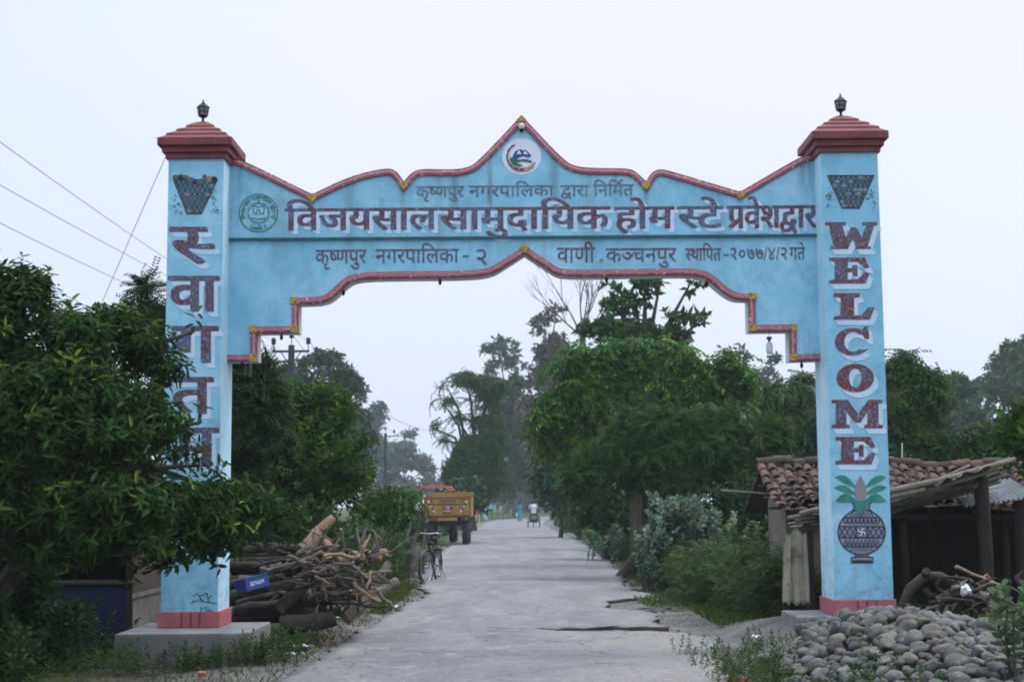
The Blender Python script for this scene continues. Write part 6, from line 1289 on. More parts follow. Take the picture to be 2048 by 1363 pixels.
mb = MB(); mb.box((5.6, 20.62, (zg + 1.5) / 2), (.8, .05, 1.5 - zg)); mb.build('door', M_DARKW, hut)

M_THATCH = tile_mat('grey_thatch', (0.05, 0.042, 0.036), (0.12, 0.10, 0.082), (0.24, 0.20, 0.16))
M_POLE = pm('grey_pole', (0.22, 0.185, 0.15), (0.11, 0.092, 0.078), 9, .9, bmp=.5)
M_CLOTH = pm('dirty_cloth', (0.58, 0.56, 0.46), (0.42, 0.40, 0.32), 4, .95, bmp=.4, c3=(0.12, 0.11, 0.085), s3=7, lo3=.56, hi3=.75)
M_TIN = pm('dull_tin', (0.22, 0.245, 0.27), (0.14, 0.155, 0.17), 6, .5, metal=.4, bmp=.2, c3=(0.2, 0.13, 0.09), s3=9, lo3=.6, hi3=.7)
shed = thing('lean_to_shed', 'open lean-to of poles and thatch in front of the tiled hut', 'shed', (4.9, 17.6, gz(4.9, 17.6)))
rr = random.Random(5)
mb = MB()
for i in range(190):                               # mat of sticks and straw that makes its low roof
    y = 17.05 + 1.15 * rr.random(); l = W(1572 + rr.uniform(-8, 30), 1042 + rr.uniform(-6, 14), y); r_ = W(1985 + rr.uniform(-30, 45), 938 + rr.uniform(-10, 36), y)
    m_ = l.lerp(r_, .5) + Vector((0, 0, -.07 + rr.uniform(-.05, .05)))
    k_ = rr.uniform(0, .35); l, r_ = l.lerp(r_, k_), r_.lerp(l, rr.uniform(0, .3)); m_ = l.lerp(r_, .5) + Vector((0, 0, -.06 + rr.uniform(-.05, .06)))
    mb.tube([l, l.lerp(m_, .5) + Vector((0, 0, rr.uniform(-.05, .03))), m_, m_.lerp(r_, .5) + Vector((0, 0, rr.uniform(-.03, .04))), r_], rr.choice((.006, .008, .012, .016, .024)), 5, wob=.4)
mb.build('thatch', M_THATCH, shed)
for i, (u0, v0, u1, v1, Y, r) in enumerate([(1600, 1028, 2030, 918, 17.0, .034), (1575, 1036, 2005, 934, 17.15, .028), (1660, 1016, 1975, 945, 16.98, .026), (1700, 1024, 1960, 948, 17.0, .024), (1640, 1042, 1900, 972, 17.05, .026), (1780, 1004, 1940, 930, 17.3, .018), (1840, 990, 2020, 915, 17.25, .02)]):
    mb = MB(); a, b = W(u0, v0, Y), W(u1, v1, Y); mb.tube([a, a.lerp(b, .33) + Vector((0, 0, rr.uniform(-.03, .03))), a.lerp(b, .66) + Vector((0, 0, rr.uniform(-.04, .02))), b], [r, r * 1.05, r * 1.1, r * .9], 8, wob=.15); mb.build('pole', M_POLE, shed)
p0 = W(1962, 960, 17.2); mb = MB(); mb.tube([(p0.x, 17.2, gz(p0.x, 17.2) - .1), (p0.x + .03, 17.2, .9), (p0.x - .01, 17.2, p0.z), (p0.x - .06, 17.2, p0.z + .08)], [.09, .085, .09, .10], 9, wob=.2); mb.build('post', M_DARKW, shed)
p1 = W(2040, 1000, 17.8); mb = MB(); mb.tube([(p1.x, 17.8, gz(p1.x, 17.8) - .1), (p1.x, 17.8, p1.z)], .08, 8, wob=.2); mb.build('post', M_DARKW, shed)
p2 = W(1618, 1060, 17.3); mb = MB(); mb.tube([(p2.x, 17.3, gz(p2.x, 17.3) - .1), (p2.x, 17.3, p2.z)], .045, 8, wob=.2); mb.build('post', M_DARKW, shed)
mb = MB(); a, b = W(1850, 985, 16.95), W(1975, 945, 17.0)   # strip of plastic over the poles
bm = bmesh.new(); bmesh.ops.create_grid(bm, x_segments=18, y_segments=6, size=.5)
for v in bm.verts: v.co.z = .02 * math.sin(v.co.x * 20) + rr.uniform(-.012, .012)
ex = (b - a)
mb.bm(bm, lambda q: a + ex * (q.x + .5) + Vector((0, q.y * .35, -.06 * q.y + q.z + .05)), smooth=True)
mb.build('plastic_sheet', pm('dark_plastic_sheet', (.16, .18, .2), (.06, .065, .07), 8, .35), shed)
# curtain of sacking at its left end
def curtain(uL, uR, vT, vB, Y, name, label):
    a, b = W(uL, vT, Y), W(uR, vT, Y); zb = max(W((uL + uR) / 2, vB, Y).z, gz(a.x, Y) - .01); bm = bmesh.new(); nu, nv = 26, 18; G = []
    for j in range(nv + 1):
        t = j / nv; row = []
        for i in range(nu + 1):
            s = i / nu; wv = 1 - .38 * math.sin(math.pi * min(1, t * 1.6)) * (1 if t < .62 else 1) * .0
            x = a.x + (b.x - a.x) * (.08 + .92 * s if t < .15 else s) + .05 * (s - .5) * t
            row.append(bm.verts.new((x, Y + .045 * math.sin(s * 17 + 2 * t) * (.3 + t) + .02 * math.sin(s * 41), a.z + (zb - a.z) * t - .035 * math.sin(s * 9) * (1 - t) + (.02 * math.sin(s * 23) if j == nv else 0))))
        G.append(row)
    for j in range(nv):
        for i in range(nu): bm.faces.new((G[j][i], G[j + 1][i], G[j + 1][i + 1], G[j][i + 1]))
    bmesh.ops.solidify(bm, geom=bm.faces[:], thickness=.006)
    mb = MB(); mb.bm(bm, smooth=True); tag(mb.build(name, M_CLOTH), label, 'curtain')
curtain(1566, 1612, 1060, 1207, 16.9, 'sack_curtain', 'dirty beige sacking curtain hanging from the left end of the lean-to')
mb = MB(); bm = bmesh.new(); bmesh.ops.create_grid(bm, x_segments=60, y_segments=6, size=.5)
for v in bm.verts: v.co.z = .018 * math.sin(v.co.x * 95)
a = W(1915, 1012, 17.9); mb.bm(bm, lambda q: a + Vector((.9 * (q.x + .5), 1.0 * (q.y + .5) - .3, q.z + .22 * (q.y + .5) + .12 * (q.x + .5))), smooth=True)
tag(mb.build('tin_sheet', M_TIN), 'pale corrugated tin sheet on the lean-to behind its post', 'metal sheet')
mb = MB(); a = W(1804, 940, 21.2); b = W(1804, 885, 21.2); mb.tube([(a.x, 21.2, gz(a.x, 21.2) - .1), a, b], [.014, .012, .009], 6); tag(mb.build('thin_pole', pm('pale_pole', (.6, .6, .58), (.45, .45, .44))), 'thin pale upright pole behind the tiled roof', 'pole')
mb = MB(); a, b = W(1442, 980, 20.4), W(1545, 987, 20.2); mb.tube([a, a.lerp(b, .5), b], [.012, .014, .016], 6); tag(mb.build('roof_stick', M_POLE), 'thin grey stick jutting left from the tiled roof', 'stick')

# uprooted stump and sticks between the stones and the lean-to
st = thing('root_stump', 'tangled uprooted stump with looping roots right of the right pillar', 'stump', (W(1900, 1210, 15.4).x, 15.4, gz(4.6, 15.4)))
rr = random.Random(9)
mb = MB(); mb.tube([W(1800, 1222, 15.3), W(1822, 1175, 15.3), W(1850, 1150, 15.4), W(1880, 1152, 15.4), W(1915, 1175, 15.5), W(1950, 1200, 15.6)], [.042, .05, .05, .06, .075, .06], 10, wob=.55); mb.tube([W(1850, 1150, 15.4), W(1853, 1141, 15.3)], [.05, .04], 8); mb.build('trunk', M_LOGS[0], st)
def rootset(c, n, sp, r):
    for i in range(n):
        u, v = c[0] + rr.gauss(0, sp), c[1] + rr.gauss(0, sp * .5); Y = 15.35 + rr.uniform(-.35, .25); q = [W(u, v, Y)]; a = rr.uniform(0, 6.28)
        for _ in range(5):
            a += rr.gauss(0, .6); u += 15 * math.cos(a); v += 10 * math.sin(a) + 2; Y += rr.gauss(0, .05); p = W(u, v, Y); p.z = max(p.z, gz(p.x, p.y) + .02); q.append(p)
        k = r * rr.uniform(.4, 1.2); mb = MB(); mb.tube(q, [k, k * .9, k * .8, k * .65, k * .5, k * .3], 6, wob=.3); mb.build('root', M_LOGS[rr.choice((0, 0, 1))], st)
rootset((1905, 1195), 30, 36, .036); rootset((1965, 1190), 26, 34, .034); rootset((1890, 1225), 16, 30, .022)
mb = MB(); mb.tube([W(1958, 1190, 15.2), W(1985, 1200, 15.1), W(1990, 1235, 15.05), W(1972, 1262, 15.0), W(1950, 1262, 15.0), W(1938, 1245, 15.05)], [.05, .055, .05, .045, .04, .03], 8, wob=.2); mb.build('root', M_LOGS[1], st)
log(W(1912, 1132, 15.6), W(2010, 1178, 15.9), .022, 2, 'yellowish bent stick leaning over the uprooted stump', name='branch', cat='branch', group=None, bend=.06)
log(W(1970, 1150, 16), W(2040, 1220, 16), .03, 1, 'grey branch lying behind the broad-leaved weed', name='branch', cat='branch', group=None, fork=True)
p = W(1932, 1180, 15.0); bm = bmesh.new(); bmesh.ops.create_icosphere(bm, subdivisions=2, radius=.06)
for v in bm.verts: v.co *= rr.uniform(.75, 1.25)
mb = MB(); mb.bm(bm, lambda q: p + q); tag(mb.build('litter', M_LIT), 'crumpled white plastic caught on the uprooted stump', 'litter', 'litter scattered along the road edges')
# ------------------------------------------------------------------ utility poles and wires
M_CPOLE = pm('old_concrete_pole', (0.045, 0.05, 0.055), (0.03, 0.033, 0.037), 4, .85, bmp=.3)
M_STEEL = pm('dark_steel', (0.035, 0.04, 0.045), (0.06, 0.065, 0.07), 14, .5, metal=.5)
M_INS = pm('brown_porcelain', (0.03, 0.018, 0.015), (0.045, 0.028, 0.02), 10, .25, bmp=0)
def upole(u, vt, Y, arm, label, one_side=False):
    top = W(u, vt, Y); t = thing('utility_pole', label, 'utility pole', (top.x, Y, 0), 'utility poles left of the road'); x, h = top.x, top.z
    mb = MB(); mb.tube([(x, Y, -.2), (x, Y, h * .5), (x, Y, h)], [.20, .165, .125], 10); mb.tube([(x, Y, h - 2.3), (x, Y, h - 2.1)], .17, 10); mb.build('post', M_CPOLE, t)
    za = h - .26; mb = MB(); x0, x1 = (x - arm, x + arm) if not one_side else (x, x + arm)
    mb.box(((x0 + x1) / 2, Y - .15, za), (x1 - x0, .07, .09)); mb.build('crossarm', M_STEEL, t)
    mb = MB()
    for s in ((-1, 1) if not one_side else (1,)): mb.tube([(x + s * arm * .55, Y - .15, za - .02), (x, Y - .14, za - .6)], .022, 5)
    mb.build('brace', M_STEEL, t); pts = []
    for xx, zz in [(x1 - .05, za), (x, h)] + ([(x0 + .05, za)] if not one_side else []):
        mb = MB(); mb.tube([(xx, Y - .15 if zz < h else Y, zz), (xx, Y - .15 if zz < h else Y, zz + .35)], .018, 5); b = Vector((xx, Y - .15 if zz < h else Y, zz + .28))
        mb.lathe([(.05, 0), (.11, .03), (.07, .09), (.10, .13), (.09, .22), (.04, .28)], b, 10, 1); mb.build('insulator', [M_STEEL, M_INS], t); pts.append(b + Vector((0, 0, .2)))
    return pts
A = upole(583, 690, 58, .74, 'nearer grey utility pole with a crossarm of three insulators')
B = upole(771, 866, 126, .8, 'farther thin utility pole seen over the bushes', True)
M_WIRE = pm('wire', (0.10, 0.11, 0.13), (0.14, 0.15, 0.17), 5, .5, bmp=0)
def wire(name, a, b, sag, label, r=.006, n=26):
    a, b = Vector(a), Vector(b); mb = MB(); mb.tube([a.lerp(b, i / n) - Vector((0, 0, 4 * sag * (i / n) * (1 - i / n))) for i in range(n + 1)], r, 5)
    tag(mb.build(name, M_WIRE), label, 'wire', 'wires strung from the utility poles')
def past(u, v, Y, a):                              # carry a wire on past the frame edge
    p = W(u, v, Y); d = (p - Vector(a)); return p + d * .12
for i, (v, Y, k, lb) in enumerate([(268, 21, 1, 'highest power line at the upper left, running to the nearer pole top'), (355, 22, 0, 'second power line from the top at the left, running to the crossarm'), (432, 23, 2, 'third power line at the left, running to the crossarm of the nearer pole')]):
    wire('power_line', past(-4, v, Y, A[k]), A[k], .25, lb)
wire('power_line', past(-4, 510, 24, W(583, 800, 58)), W(583, 800, 57.8), .2, 'lowest power line at the left, dropping behind the leafy tree')
for k in range(2): wire('power_line', A[k], B[k], .8, ['power line running on from the crossarm to the far pole', 'power line running on from the pole top to the far pole'][k], r=.010)
wire('power_line', W(752, 817, 70), W(900, 858, 120), .5, 'faint cable crossing the sky left of the tufted tree', r=.012)
wire('guy_wire', W(332, 312, 16.6), W(205, 602, 18.5), 0, 'thin slanting cable from the left pillar cap down into the leafy tree', r=.004)

# ------------------------------------------------------------------ stake fence beside the road
M_STAKE = pm('weathered_stake', (0.15, 0.135, 0.12), (0.07, 0.063, 0.056), 8, .9, bmp=.5)
fb = W(790, 1090, 31); t = thing('stake_fence', 'rough fence of grey stakes left of the bicycle, overgrown with creepers', 'fence', (fb.x, 31, gz(fb.x, 31)))
rr = random.Random(12)
for i in range(15):
    u = 722 + i * 9 + rr.uniform(-3, 3); Y = 28.5 + i * .36; p = W(u, 1050, Y); h = rr.uniform(.6, 1.2); z = gz(p.x, Y); mb = MB(); mb.tube([(p.x, Y, z - .05), (p.x + rr.gauss(0, .03), Y, z + h * .5), (p.x + rr.gauss(0, .13), Y + rr.gauss(0, .08), z + h)], [.045, .04, .035], 7, wob=.25); mb.build('stake', M_STAKE, t)
for hz in (.55,):
    mb = MB(); q = []
    for i in range(6): p = W(722 + i * 26, 1050, 28.5 + i * 1.04); q.append((p.x, p.y - .06, gz(p.x, p.y) + hz + rr.gauss(0, .03)))
    mb.tube(q, .022, 6); mb.build('rail', M_STAKE, t)
def drape(u, v, Y, wx, hz, mat, label, name='cloth', cat='cloth'):
    c = W(u, v, Y); bm = bmesh.new(); bmesh.ops.create_grid(bm, x_segments=12, y_segments=10, size=.5); mb = MB()
    for q in bm.verts: q.co.z = .05 * math.sin(q.co.x * 14) * (.6 - q.co.y) + random.uniform(-.008, .008)
    bmesh.ops.solidify(bm, geom=bm.faces[:], thickness=.008)
    mb.bm(bm, lambda q: c + Vector((q.x * wx, q.z, q.y * hz + .04 * math.sin(q.x * 9))), smooth=True); tag(mb.build(name, mat), label, cat)
M_GREYCL = pm('grey_cloth', (.28, .29, .30), (.16, .165, .17), 6, .9)
drape(836, 1105, 31.0, .16, .18, M_GREYCL, 'small white bundle at the foot of the fence beside the bicycle', 'bundle', 'bundle')
M_RUBBER = pm('black_rubber', (0.012, 0.012, 0.013), (0.022, 0.022, 0.024), 12, .8, bmp=.2)
p = W(733, 1086, 27); mb = MB(); mb.torus((p.x, p.y, p.z), .21, .06, Matrix.Rotation(R(80), 3, 'X'), 32, 10); tag(mb.build('old_tyre', M_RUBBER), 'large black tyre leaning upright behind the woodpile', 'tyre')

# ------------------------------------------------------------------ bicycle
M_FRAMEB = pm('black_enamel', (0.012, 0.012, 0.014), (0.03, 0.025, 0.022), 12, .35, bmp=0)
M_CHROME = pm('dull_chrome', (0.40, 0.41, 0.43), (0.28, 0.29, 0.31), 14, .25, metal=.9, bmp=0)
def bicycle():
    Y = 30.2; f = W(853, 1118, Y); z0 = gz(f.x, Y) + .02; o = Vector((f.x, Y, z0)); a = R(9)
    d = Vector((math.sin(a), math.cos(a), 0)); s = Vector((math.cos(a), -math.sin(a), 0)); r = .33       # d: from front wheel back to rear
    t = thing('bicycle', 'black bicycle parked facing us at the left road edge', 'bicycle', o)
    Mw = Matrix((d, Vector((0, 0, 1)), s)).transposed()
    H = lambda al, up, sd=0: o + d * al + Vector((0, 0, up)) + s * sd
    d0, s0, M0 = d, s, Mw; da = R(22); d1 = Vector((math.sin(da), math.cos(da), 0)); s1 = Vector((math.cos(da), -math.sin(da), 0)); M1 = Matrix((d1, Vector((0, 0, 1)), s1)).transposed()
    for al in (0, 1.08):
        d, s, Mw = (d1, s1, M1) if al == 0 else (d0, s0, M0)         # the front wheel is steered a little
        if al: H = lambda al, up, sd=0: o + d0 * al + Vector((0, 0, up)) + s0 * sd
        else: H = lambda al, up, sd=0: o + d1 * al + Vector((0, 0, up)) + s1 * sd
        w_ = MB(); w_.torus(H(al, r), r, .022, Mw, 32, 8); wh = w_.build('wheel', M_RUBBER, t)
        w_ = MB(); w_.torus(H(al, r), r - .026, .012, Mw, 32, 6); w_.build('rim', M_CHROME, wh)
        w_ = MB()
        for k in range(18): q = 2 * math.pi * k / 18; w_.tube([H(al, r, .02 * (-1) ** k), H(al, r) + d * math.cos(q) * .3 + Vector((0, 0, math.sin(q) * .3))], .0018, 3, cap=False)
        w_.tube([H(al, r, -.05), H(al, r, .05)], .022, 8); w_.build('spokes', M_CHROME, wh)
        w_ = MB(); n = 14; vs = []
        for k in range(n + 1):
            q = R(-20 + 165 * k / n) if al else R(10 + 140 * k / n)
            for sd, rr_ in ((-.035, .352), (0, .366), (.035, .352)): vs.append(H(al, r, sd) + d * math.cos(q) * rr_ + Vector((0, 0, math.sin(q) * rr_)))
        w_.add(vs, [(3 * k + j, 3 * k + j + 1, 3 * k + j + 4, 3 * k + j + 3) for k in range(n) for j in (0, 1)], 0, True); w_.build('mudguard', M_FRAMEB, t)
    hd, bb, st = H(.22, .86), H(.58, .28), H(.72, .80); fr = MB()
    for p, q, rad in ((H(.20, .92), H(.26, .70), .02), (H(.25, .74), bb, .017), (H(.23, .85), st, .016), (st, bb, .016), (H(.72, .86), st, .013)): fr.tube([p, q], rad, 8)
    for sd in (-.05, .05):
        fr.tube([bb + s * sd * .6, H(1.08, r, sd)], .010, 6); fr.tube([st + s * sd * .3, H(1.08, r, sd)], .009, 6); fr.tube([H(.24, .72, sd), H(0, r, sd)], .012, 6)
    fr.build('frame', M_FRAMEB, t)
    hb = MB(); hb.tube([H(.42, .99, -.24), H(.30, 1.0, -.235), H(.19, 1.015, -.15), H(.19, 1.0, 0), H(.19, 1.015, .15), H(.30, 1.0, .235), H(.42, .99, .24)], .013, 8); hb.tube([H(.20, .92), H(.19, 1.0)], .013, 8); hb.build('handlebar', M_CHROME, t)
    for sd in (-.24, .24): g = MB(); g.tube([H(.36, .992, sd), H(.47, .985, sd)], .019, 8); g.build('grip', M_RUBBER, t)
    g = MB(); g.tube([H(.12, .86), H(.07, .855)], [.03, .05], 10); g.build('headlight', M_CHROME, t)
    g = MB(); bm = bmesh.new(); bmesh.ops.create_icosphere(bm, subdivisions=2, radius=1); g.bm(bm, lambda q: H(.78 + q.x * .14, .90 + q.z * .035, q.y * (.055 + .04 * max(0, q.x))), smooth=True); g.build('saddle', M_RUBBER, t)
    g = MB(); g.box(H(1.05, .72), (.16, .36, .02), Matrix((s, d, Vector((0, 0, 1)))).transposed()); g.tube([H(1.2, .71, .06), H(1.08, r, .06)], .007, 5); g.tube([H(1.2, .71, -.06), H(1.08, r, -.06)], .007, 5); g.build('carrier', M_FRAMEB, t)
    g = MB(); g.lathe([(.085, -.004), (.085, .004)], bb + s * .05, 18, axis=Mw); g.tube([bb + s * .07, bb + s * .07 + Vector((0, 0, -.16)), bb + s * .07 + Vector((0, 0, -.16)) + s * .02], .01, 6); g.tube([bb - s * .07, bb - s * .07 + Vector((0, 0, .16))], .01, 6); g.tube([bb + s * .05, bb - s * .07], .015, 6); g.build('crankset', M_CHROME, t)
    for sg in (1, -1): g = MB(); g.box(bb + s * .12 * sg - Vector((0, 0, .16 * sg)), (.09, .07, .022), Matrix((s, d, Vector((0, 0, 1)))).transposed()); g.build('pedal', M_RUBBER, t)
    g = MB(); g.tube([H(1.08, r, .07), H(1.15, .0, .17)], .008, 6); g.build('kickstand', M_CHROME, t)
bicycle()

# ------------------------------------------------------------------ trailer and tractor
M_YEL = pm('worn_yellow_paint', (0.30, 0.195, 0.05), (0.22, 0.135, 0.04), 4, .6, bmp=.1, c3=(0.20, 0.09, 0.03), s3=9, lo3=.6, hi3=.72)
M_RUST = pm('rusty_red', (0.26, 0.075, 0.045), (0.18, 0.06, 0.04), 6, .7)
M_PLATE = pm('maroon_plate', (0.20, 0.025, 0.045), None, 9, .5, bmp=0)
M_CANOPY = pm('faded_red_canopy', (0.52, 0.13, 0.10), (0.38, 0.08, 0.07), 5, .8)
def vwheel(t, c, rad, wd, axis_x=True):
    mb = MB(); prof = [(rad * .55, -wd / 2), (rad * .92, -wd / 2), (rad, -wd * .36), (rad, wd * .36), (rad * .92, wd / 2), (rad * .55, wd / 2)]
    M = Matrix.Rotation(R(90), 3, 'Y'); mb.lathe(prof, c, 28, axis=M)
    for k in range(20):
        a = 2 * math.pi * k / 20; mb.box(Vector(c) + Vector((0, math.cos(a) * rad, math.sin(a) * rad)), (wd * .8, .05, .05), Matrix.Rotation(a, 3, 'X'))
    w_ = mb.build('wheel', M_RUBBER, t); mb = MB(); mb.lathe([(.06, -wd * .3), (rad * .56, -wd * .36), (rad * .56, wd * .36), (.06, wd * .3)], c, 20, axis=M); mb.build('rim', M_RUST, w_)
def trailer():
    Y = 56.0; a, b = W(848, 1062, Y), W(942, 1062, Y); cx = (a.x + b.x) / 2; wd = b.x - a.x; zt, zb = W(895, 993, Y).z, W(895, 1031, Y).z
    t = thing('farm_trailer', 'yellow farm trailer with a maroon number plate parked on the left verge', 'trailer', (cx, Y, 0)); L = 3.4
    mb = MB(); mb.box((cx, Y, (zt + zb) / 2), (wd, .06, zt - zb), bev=.01)
    mb.box((cx, Y - .035, zt - .02), (wd + .02, .05, .05), mi=1); mb.box((cx, Y - .035, zb + .02), (wd + .02, .05, .05), mi=1)
    for s in (-1, 1): mb.box((cx + s * wd * .33, Y - .036, (zt + zb) / 2), (.03, .03, zt - zb - .09), mi=1); mb.box((cx + s * (wd / 2 - .02), Y - .036, (zt + zb) / 2), (.05, .04, zt - zb - .09), mi=1)
    mb.box((cx, Y - .036, zb + (zt - zb) * .62), (wd * .6, .03, .025), mi=2)
    tb = mb.build('tailboard', [M_YEL, M_RUST, M_INK], t)
    fl = Flat(Y - .03)
    for s in (-1, 1):
        u = 895 + s * 36
        for k in range(5): fl.stroke([(u - s * (k * 2.6 - 3), 1001 + k * 4.6), (u - s * (k * 2.6 - .5), 1005 + k * 4.6)], 3.4, 0 if k % 2 else 1, 2)
    for u0, u1 in ((878, 893), (897, 911)):
        for k in range(5): uu = u0 + (u1 - u0) * k / 4; fl.stroke([(uu, 1000), (uu + .6, 1005)], 1.2, 2, 2)
        fl.stroke([(u0, 1000), (u1, 1000)], 1.0, 2, 2)
    fl.build('painted_marks', [M_INK, M_LIT, M_INK], tb)
    mb = MB(); pc = W(895, 1019, Y); mb.box((pc.x, Y - .06, pc.z), (.34, .02, .24), bev=.004); pl = mb.build('number_plate', M_PLATE, tb)
    for seq, u0, u1, v0, v1 in (('two four', 891, 899, 1012, 1017), ('seven two zero four', 888, 902, 1019, 1024)): painted('plate_text', seq, u0, u1, v0, v1, Y - .074, pl, [M_LIT], bold=.15, k=1)
    mb = MB()
    for s in (-1, 1): mb.box((cx + s * (wd / 2 - .03), Y + L / 2 + .035, (zt + zb) / 2), (.05, L, zt - zb))
    mb.build('side_board', M_YEL, t); mb = MB(); mb.box((cx, Y + L + .06, (zt + zb) / 2 + .1), (wd, .05, zt - zb + .2)); mb.build('front_board', M_YEL, t)
    mb = MB(); mb.box((cx, Y + L / 2 + .02, zb - .03), (wd - .02, L, .06)); mb.build('floor', M_RUST, t)
    mb = MB(); mb.box((cx, Y - .01, zb - .12), (wd * .42, .06, .12)); mb.build('bumper', M_YEL, t)
    mb = MB()
    for s in (-1, 1): mb.box((cx + s * .35, Y + L / 2, zb - .17), (.1, L - .1, .18))
    for y in (Y + .6, Y + L - .7): mb.box((cx, y, zb - .30), (wd - .3, .12, .12))
    mb.box((cx, Y + .35, zb - .28), (wd - .5, .2, .22)); mb.tube([(cx, Y + L, zb - .2), (cx, Y + L + .9, .5)], .06, 6); mb.build('chassis', M_DARKW, t)
    for s in (-1, 1):
        for y in (Y + .55, Y + L - .7): vwheel(t, (cx + s * (wd / 2 - .22), y, .46 + gz(cx, y)), .46, .26)
    # the tractor that pulls it
    y0 = Y + 4.6; q = W(880, 1000, y0); tx = q.x - .15; zc = W(880, 972, y0).z
    k = thing('tractor', 'tractor with a sagging red canopy standing ahead of the yellow trailer', 'tractor', (tx, y0 + 1, 0))
    hw_ = .72; mb = MB(); n = 10; vs = []
    for i in range(n + 1):
        for j in range(2): s = -1 + 2 * i / n; vs.append((tx + s * hw_, y0 + j * 1.5, zc + .06 * (1 - s * s) + .02 * math.sin(i * 2) - (.16 if i in (0, n) else 0)))
    mb.add(vs, [(2 * i, 2 * i + 2, 2 * i + 3, 2 * i + 1) for i in range(n)], 0, True); vs2 = [(x, y, z - .03) for x, y, z in vs]; mb.add(vs2, [(2 * i + 1, 2 * i + 3, 2 * i + 2, 2 * i) for i in range(n)], 0, True)
    for i in range(n): mb.add([vs[2 * i], vs[2 * i + 2], (vs[2 * i + 2][0], y0 - .01, vs[2 * i + 2][2] - .09), (vs[2 * i][0], y0 - .01, vs[2 * i][2] - .10)], [(3, 2, 1, 0)], 0)
    mb.build('canopy', M_CANOPY, k)
    drape_c = MB(); drape_c.tube([(tx + hw_ * .5, y0 - .02, zc - .05), (tx + hw_ * .8, y0 - .03, zc - .2), (tx + hw_ * .95, y0 - .02, zc - .12)], [.03, .05, .03], 7); drape_c.build('torn_flap', M_CANOPY, k)
    for sx in (-1, 1):
        for sy in (0.05, 1.45): mb = MB(); mb.tube([(tx + sx * hw_ * .93, y0 + sy, 1.0), (tx + sx * hw_ * .95, y0 + sy, zc - .05)], .025, 6); mb.build('canopy_post', M_STEEL, k)
    mb = MB(); mb.box((tx, y0 + 1.9, 1.05), (.62, 1.6, .6), bev=.08); mb.box((tx, y0 + .6, .85), (.5, 1.2, .4), bev=.05); mb.build('body', M_RUST, k)
    mb = MB(); mb.box((tx, y0 + .35, 1.2), (.5, .4, .1), bev=.03); mb.box((tx, y0 + .15, 1.42), (.5, .08, .4), bev=.03); mb.build('seat', M_RUBBER, k)
    for sx in (-1, 1):
        mb = MB(); mb.box((tx + sx * .66, y0 + .4, 1.28), (.36, .9, .05), bev=.02); mb.build('fender', M_RUST, k)
        vwheel(k, (tx + sx * .68, y0 + .45, .62), .62, .34); vwheel(k, (tx + sx * .6, y0 + 2.4, .36), .36, .2)
trailer()

# ------------------------------------------------------------------ people on the road
M_SKIN = pm('brown_skin', (0.13, 0.07, 0.045), (0.11, 0.06, 0.04), 20, .6, bmp=0)
M_HAIR = pm('black_hair', (0.01, 0.009, 0.009), None, 30, .6, bmp=0)
M_SHIRT = pm('white_shirt', (0.66, 0.66, 0.72), (0.5, 0.5, 0.58), 8, .9)
M_TEAL = pm('teal_sari', (0.02, 0.19, 0.20), (0.03, 0.25, 0.25), 8, .8)
M_TROUS = pm('dark_trousers', (0.03, 0.033, 0.045), None, 9, .9)
def body(name, joints, edges, parent, mat):
    me = bpy.data.meshes.new(name); me.from_pydata([j[0] for j in joints], edges, []); o = link(name, me, mat, parent)
    m = o.modifiers.new('skin', 'SKIN'); m.use_smooth_shade = True
    for i, j in enumerate(joints): me.skin_vertices[0].data[i].radius = (j[1], j[1] * (j[2] if len(j) > 2 else 1))
    me.skin_vertices[0].data[0].use_root = True
    s = o.modifiers.new('sub', 'SUBSURF'); s.levels = s.render_levels = 2
    return o
def head(c, parent_t, facing=1, hair_long=False):
    bm = bmesh.new(); bmesh.ops.create_icosphere(bm, subdivisions=3, radius=1)
    mb = MB(); mb.bm(bm, lambda q: c + Vector((q.x * .078, q.y * .096, q.z * .115 - .01 * (q.z < 0) * abs(q.y))), smooth=True)
    mb.box(c + Vector((0, .098 * facing, -.01)), (.02, .03, .035), bev=.006)
    for s in (-1, 1): mb.box(c + Vector((s * .08, 0, 0)), (.016, .035, .05), bev=.006); mb.box(c + Vector((s * .03, .088 * facing, .012)), (.022, .012, .01), mi=1)
    mb.box(c + Vector((0, .09 * facing, -.055)), (.04, .01, .008), mi=1)
    mb.build('head', [M_SKIN, M_HAIR], parent_t)
    bm = bmesh.new(); bmesh.ops.create_icosphere(bm, subdivisions=3, radius=1); mb = MB()
    mb.bm(bm, lambda q: c + Vector((q.x * .088, q.y * .104 - .012 * facing, max(q.z, -.5 if q.y * facing < .25 else .35) * .122 + .008)), smooth=True)
    if hair_long: mb.tube([c + Vector((0, -.09 * facing, -.02)), c + Vector((0, -.11 * facing, -.25)), c + Vector((0, -.11 * facing, -.42))], [.04, .03, .012], 8)
    mb.build('hair', M_HAIR, parent_t)
def hand(mb, c, d):
    d = Vector(d).normalized(); sx = d.cross(Vector((0, 0, 1))).normalized()
    mb.tube([c, c + d * .08], [.026, .036], 7)
    for i, l in enumerate((.055, .07, .065, .05)): o = c + d * .08 + sx * (i - 1.5) * .017; mb.tube([o, o + d * l * .6, o + d * l * .9 - Vector((0, 0, .02))], [.0095, .009, .007], 5)
    o = c + d * .03 + sx * .03; mb.tube([o, o + d * .04 + sx * .025], [.011, .008], 5)
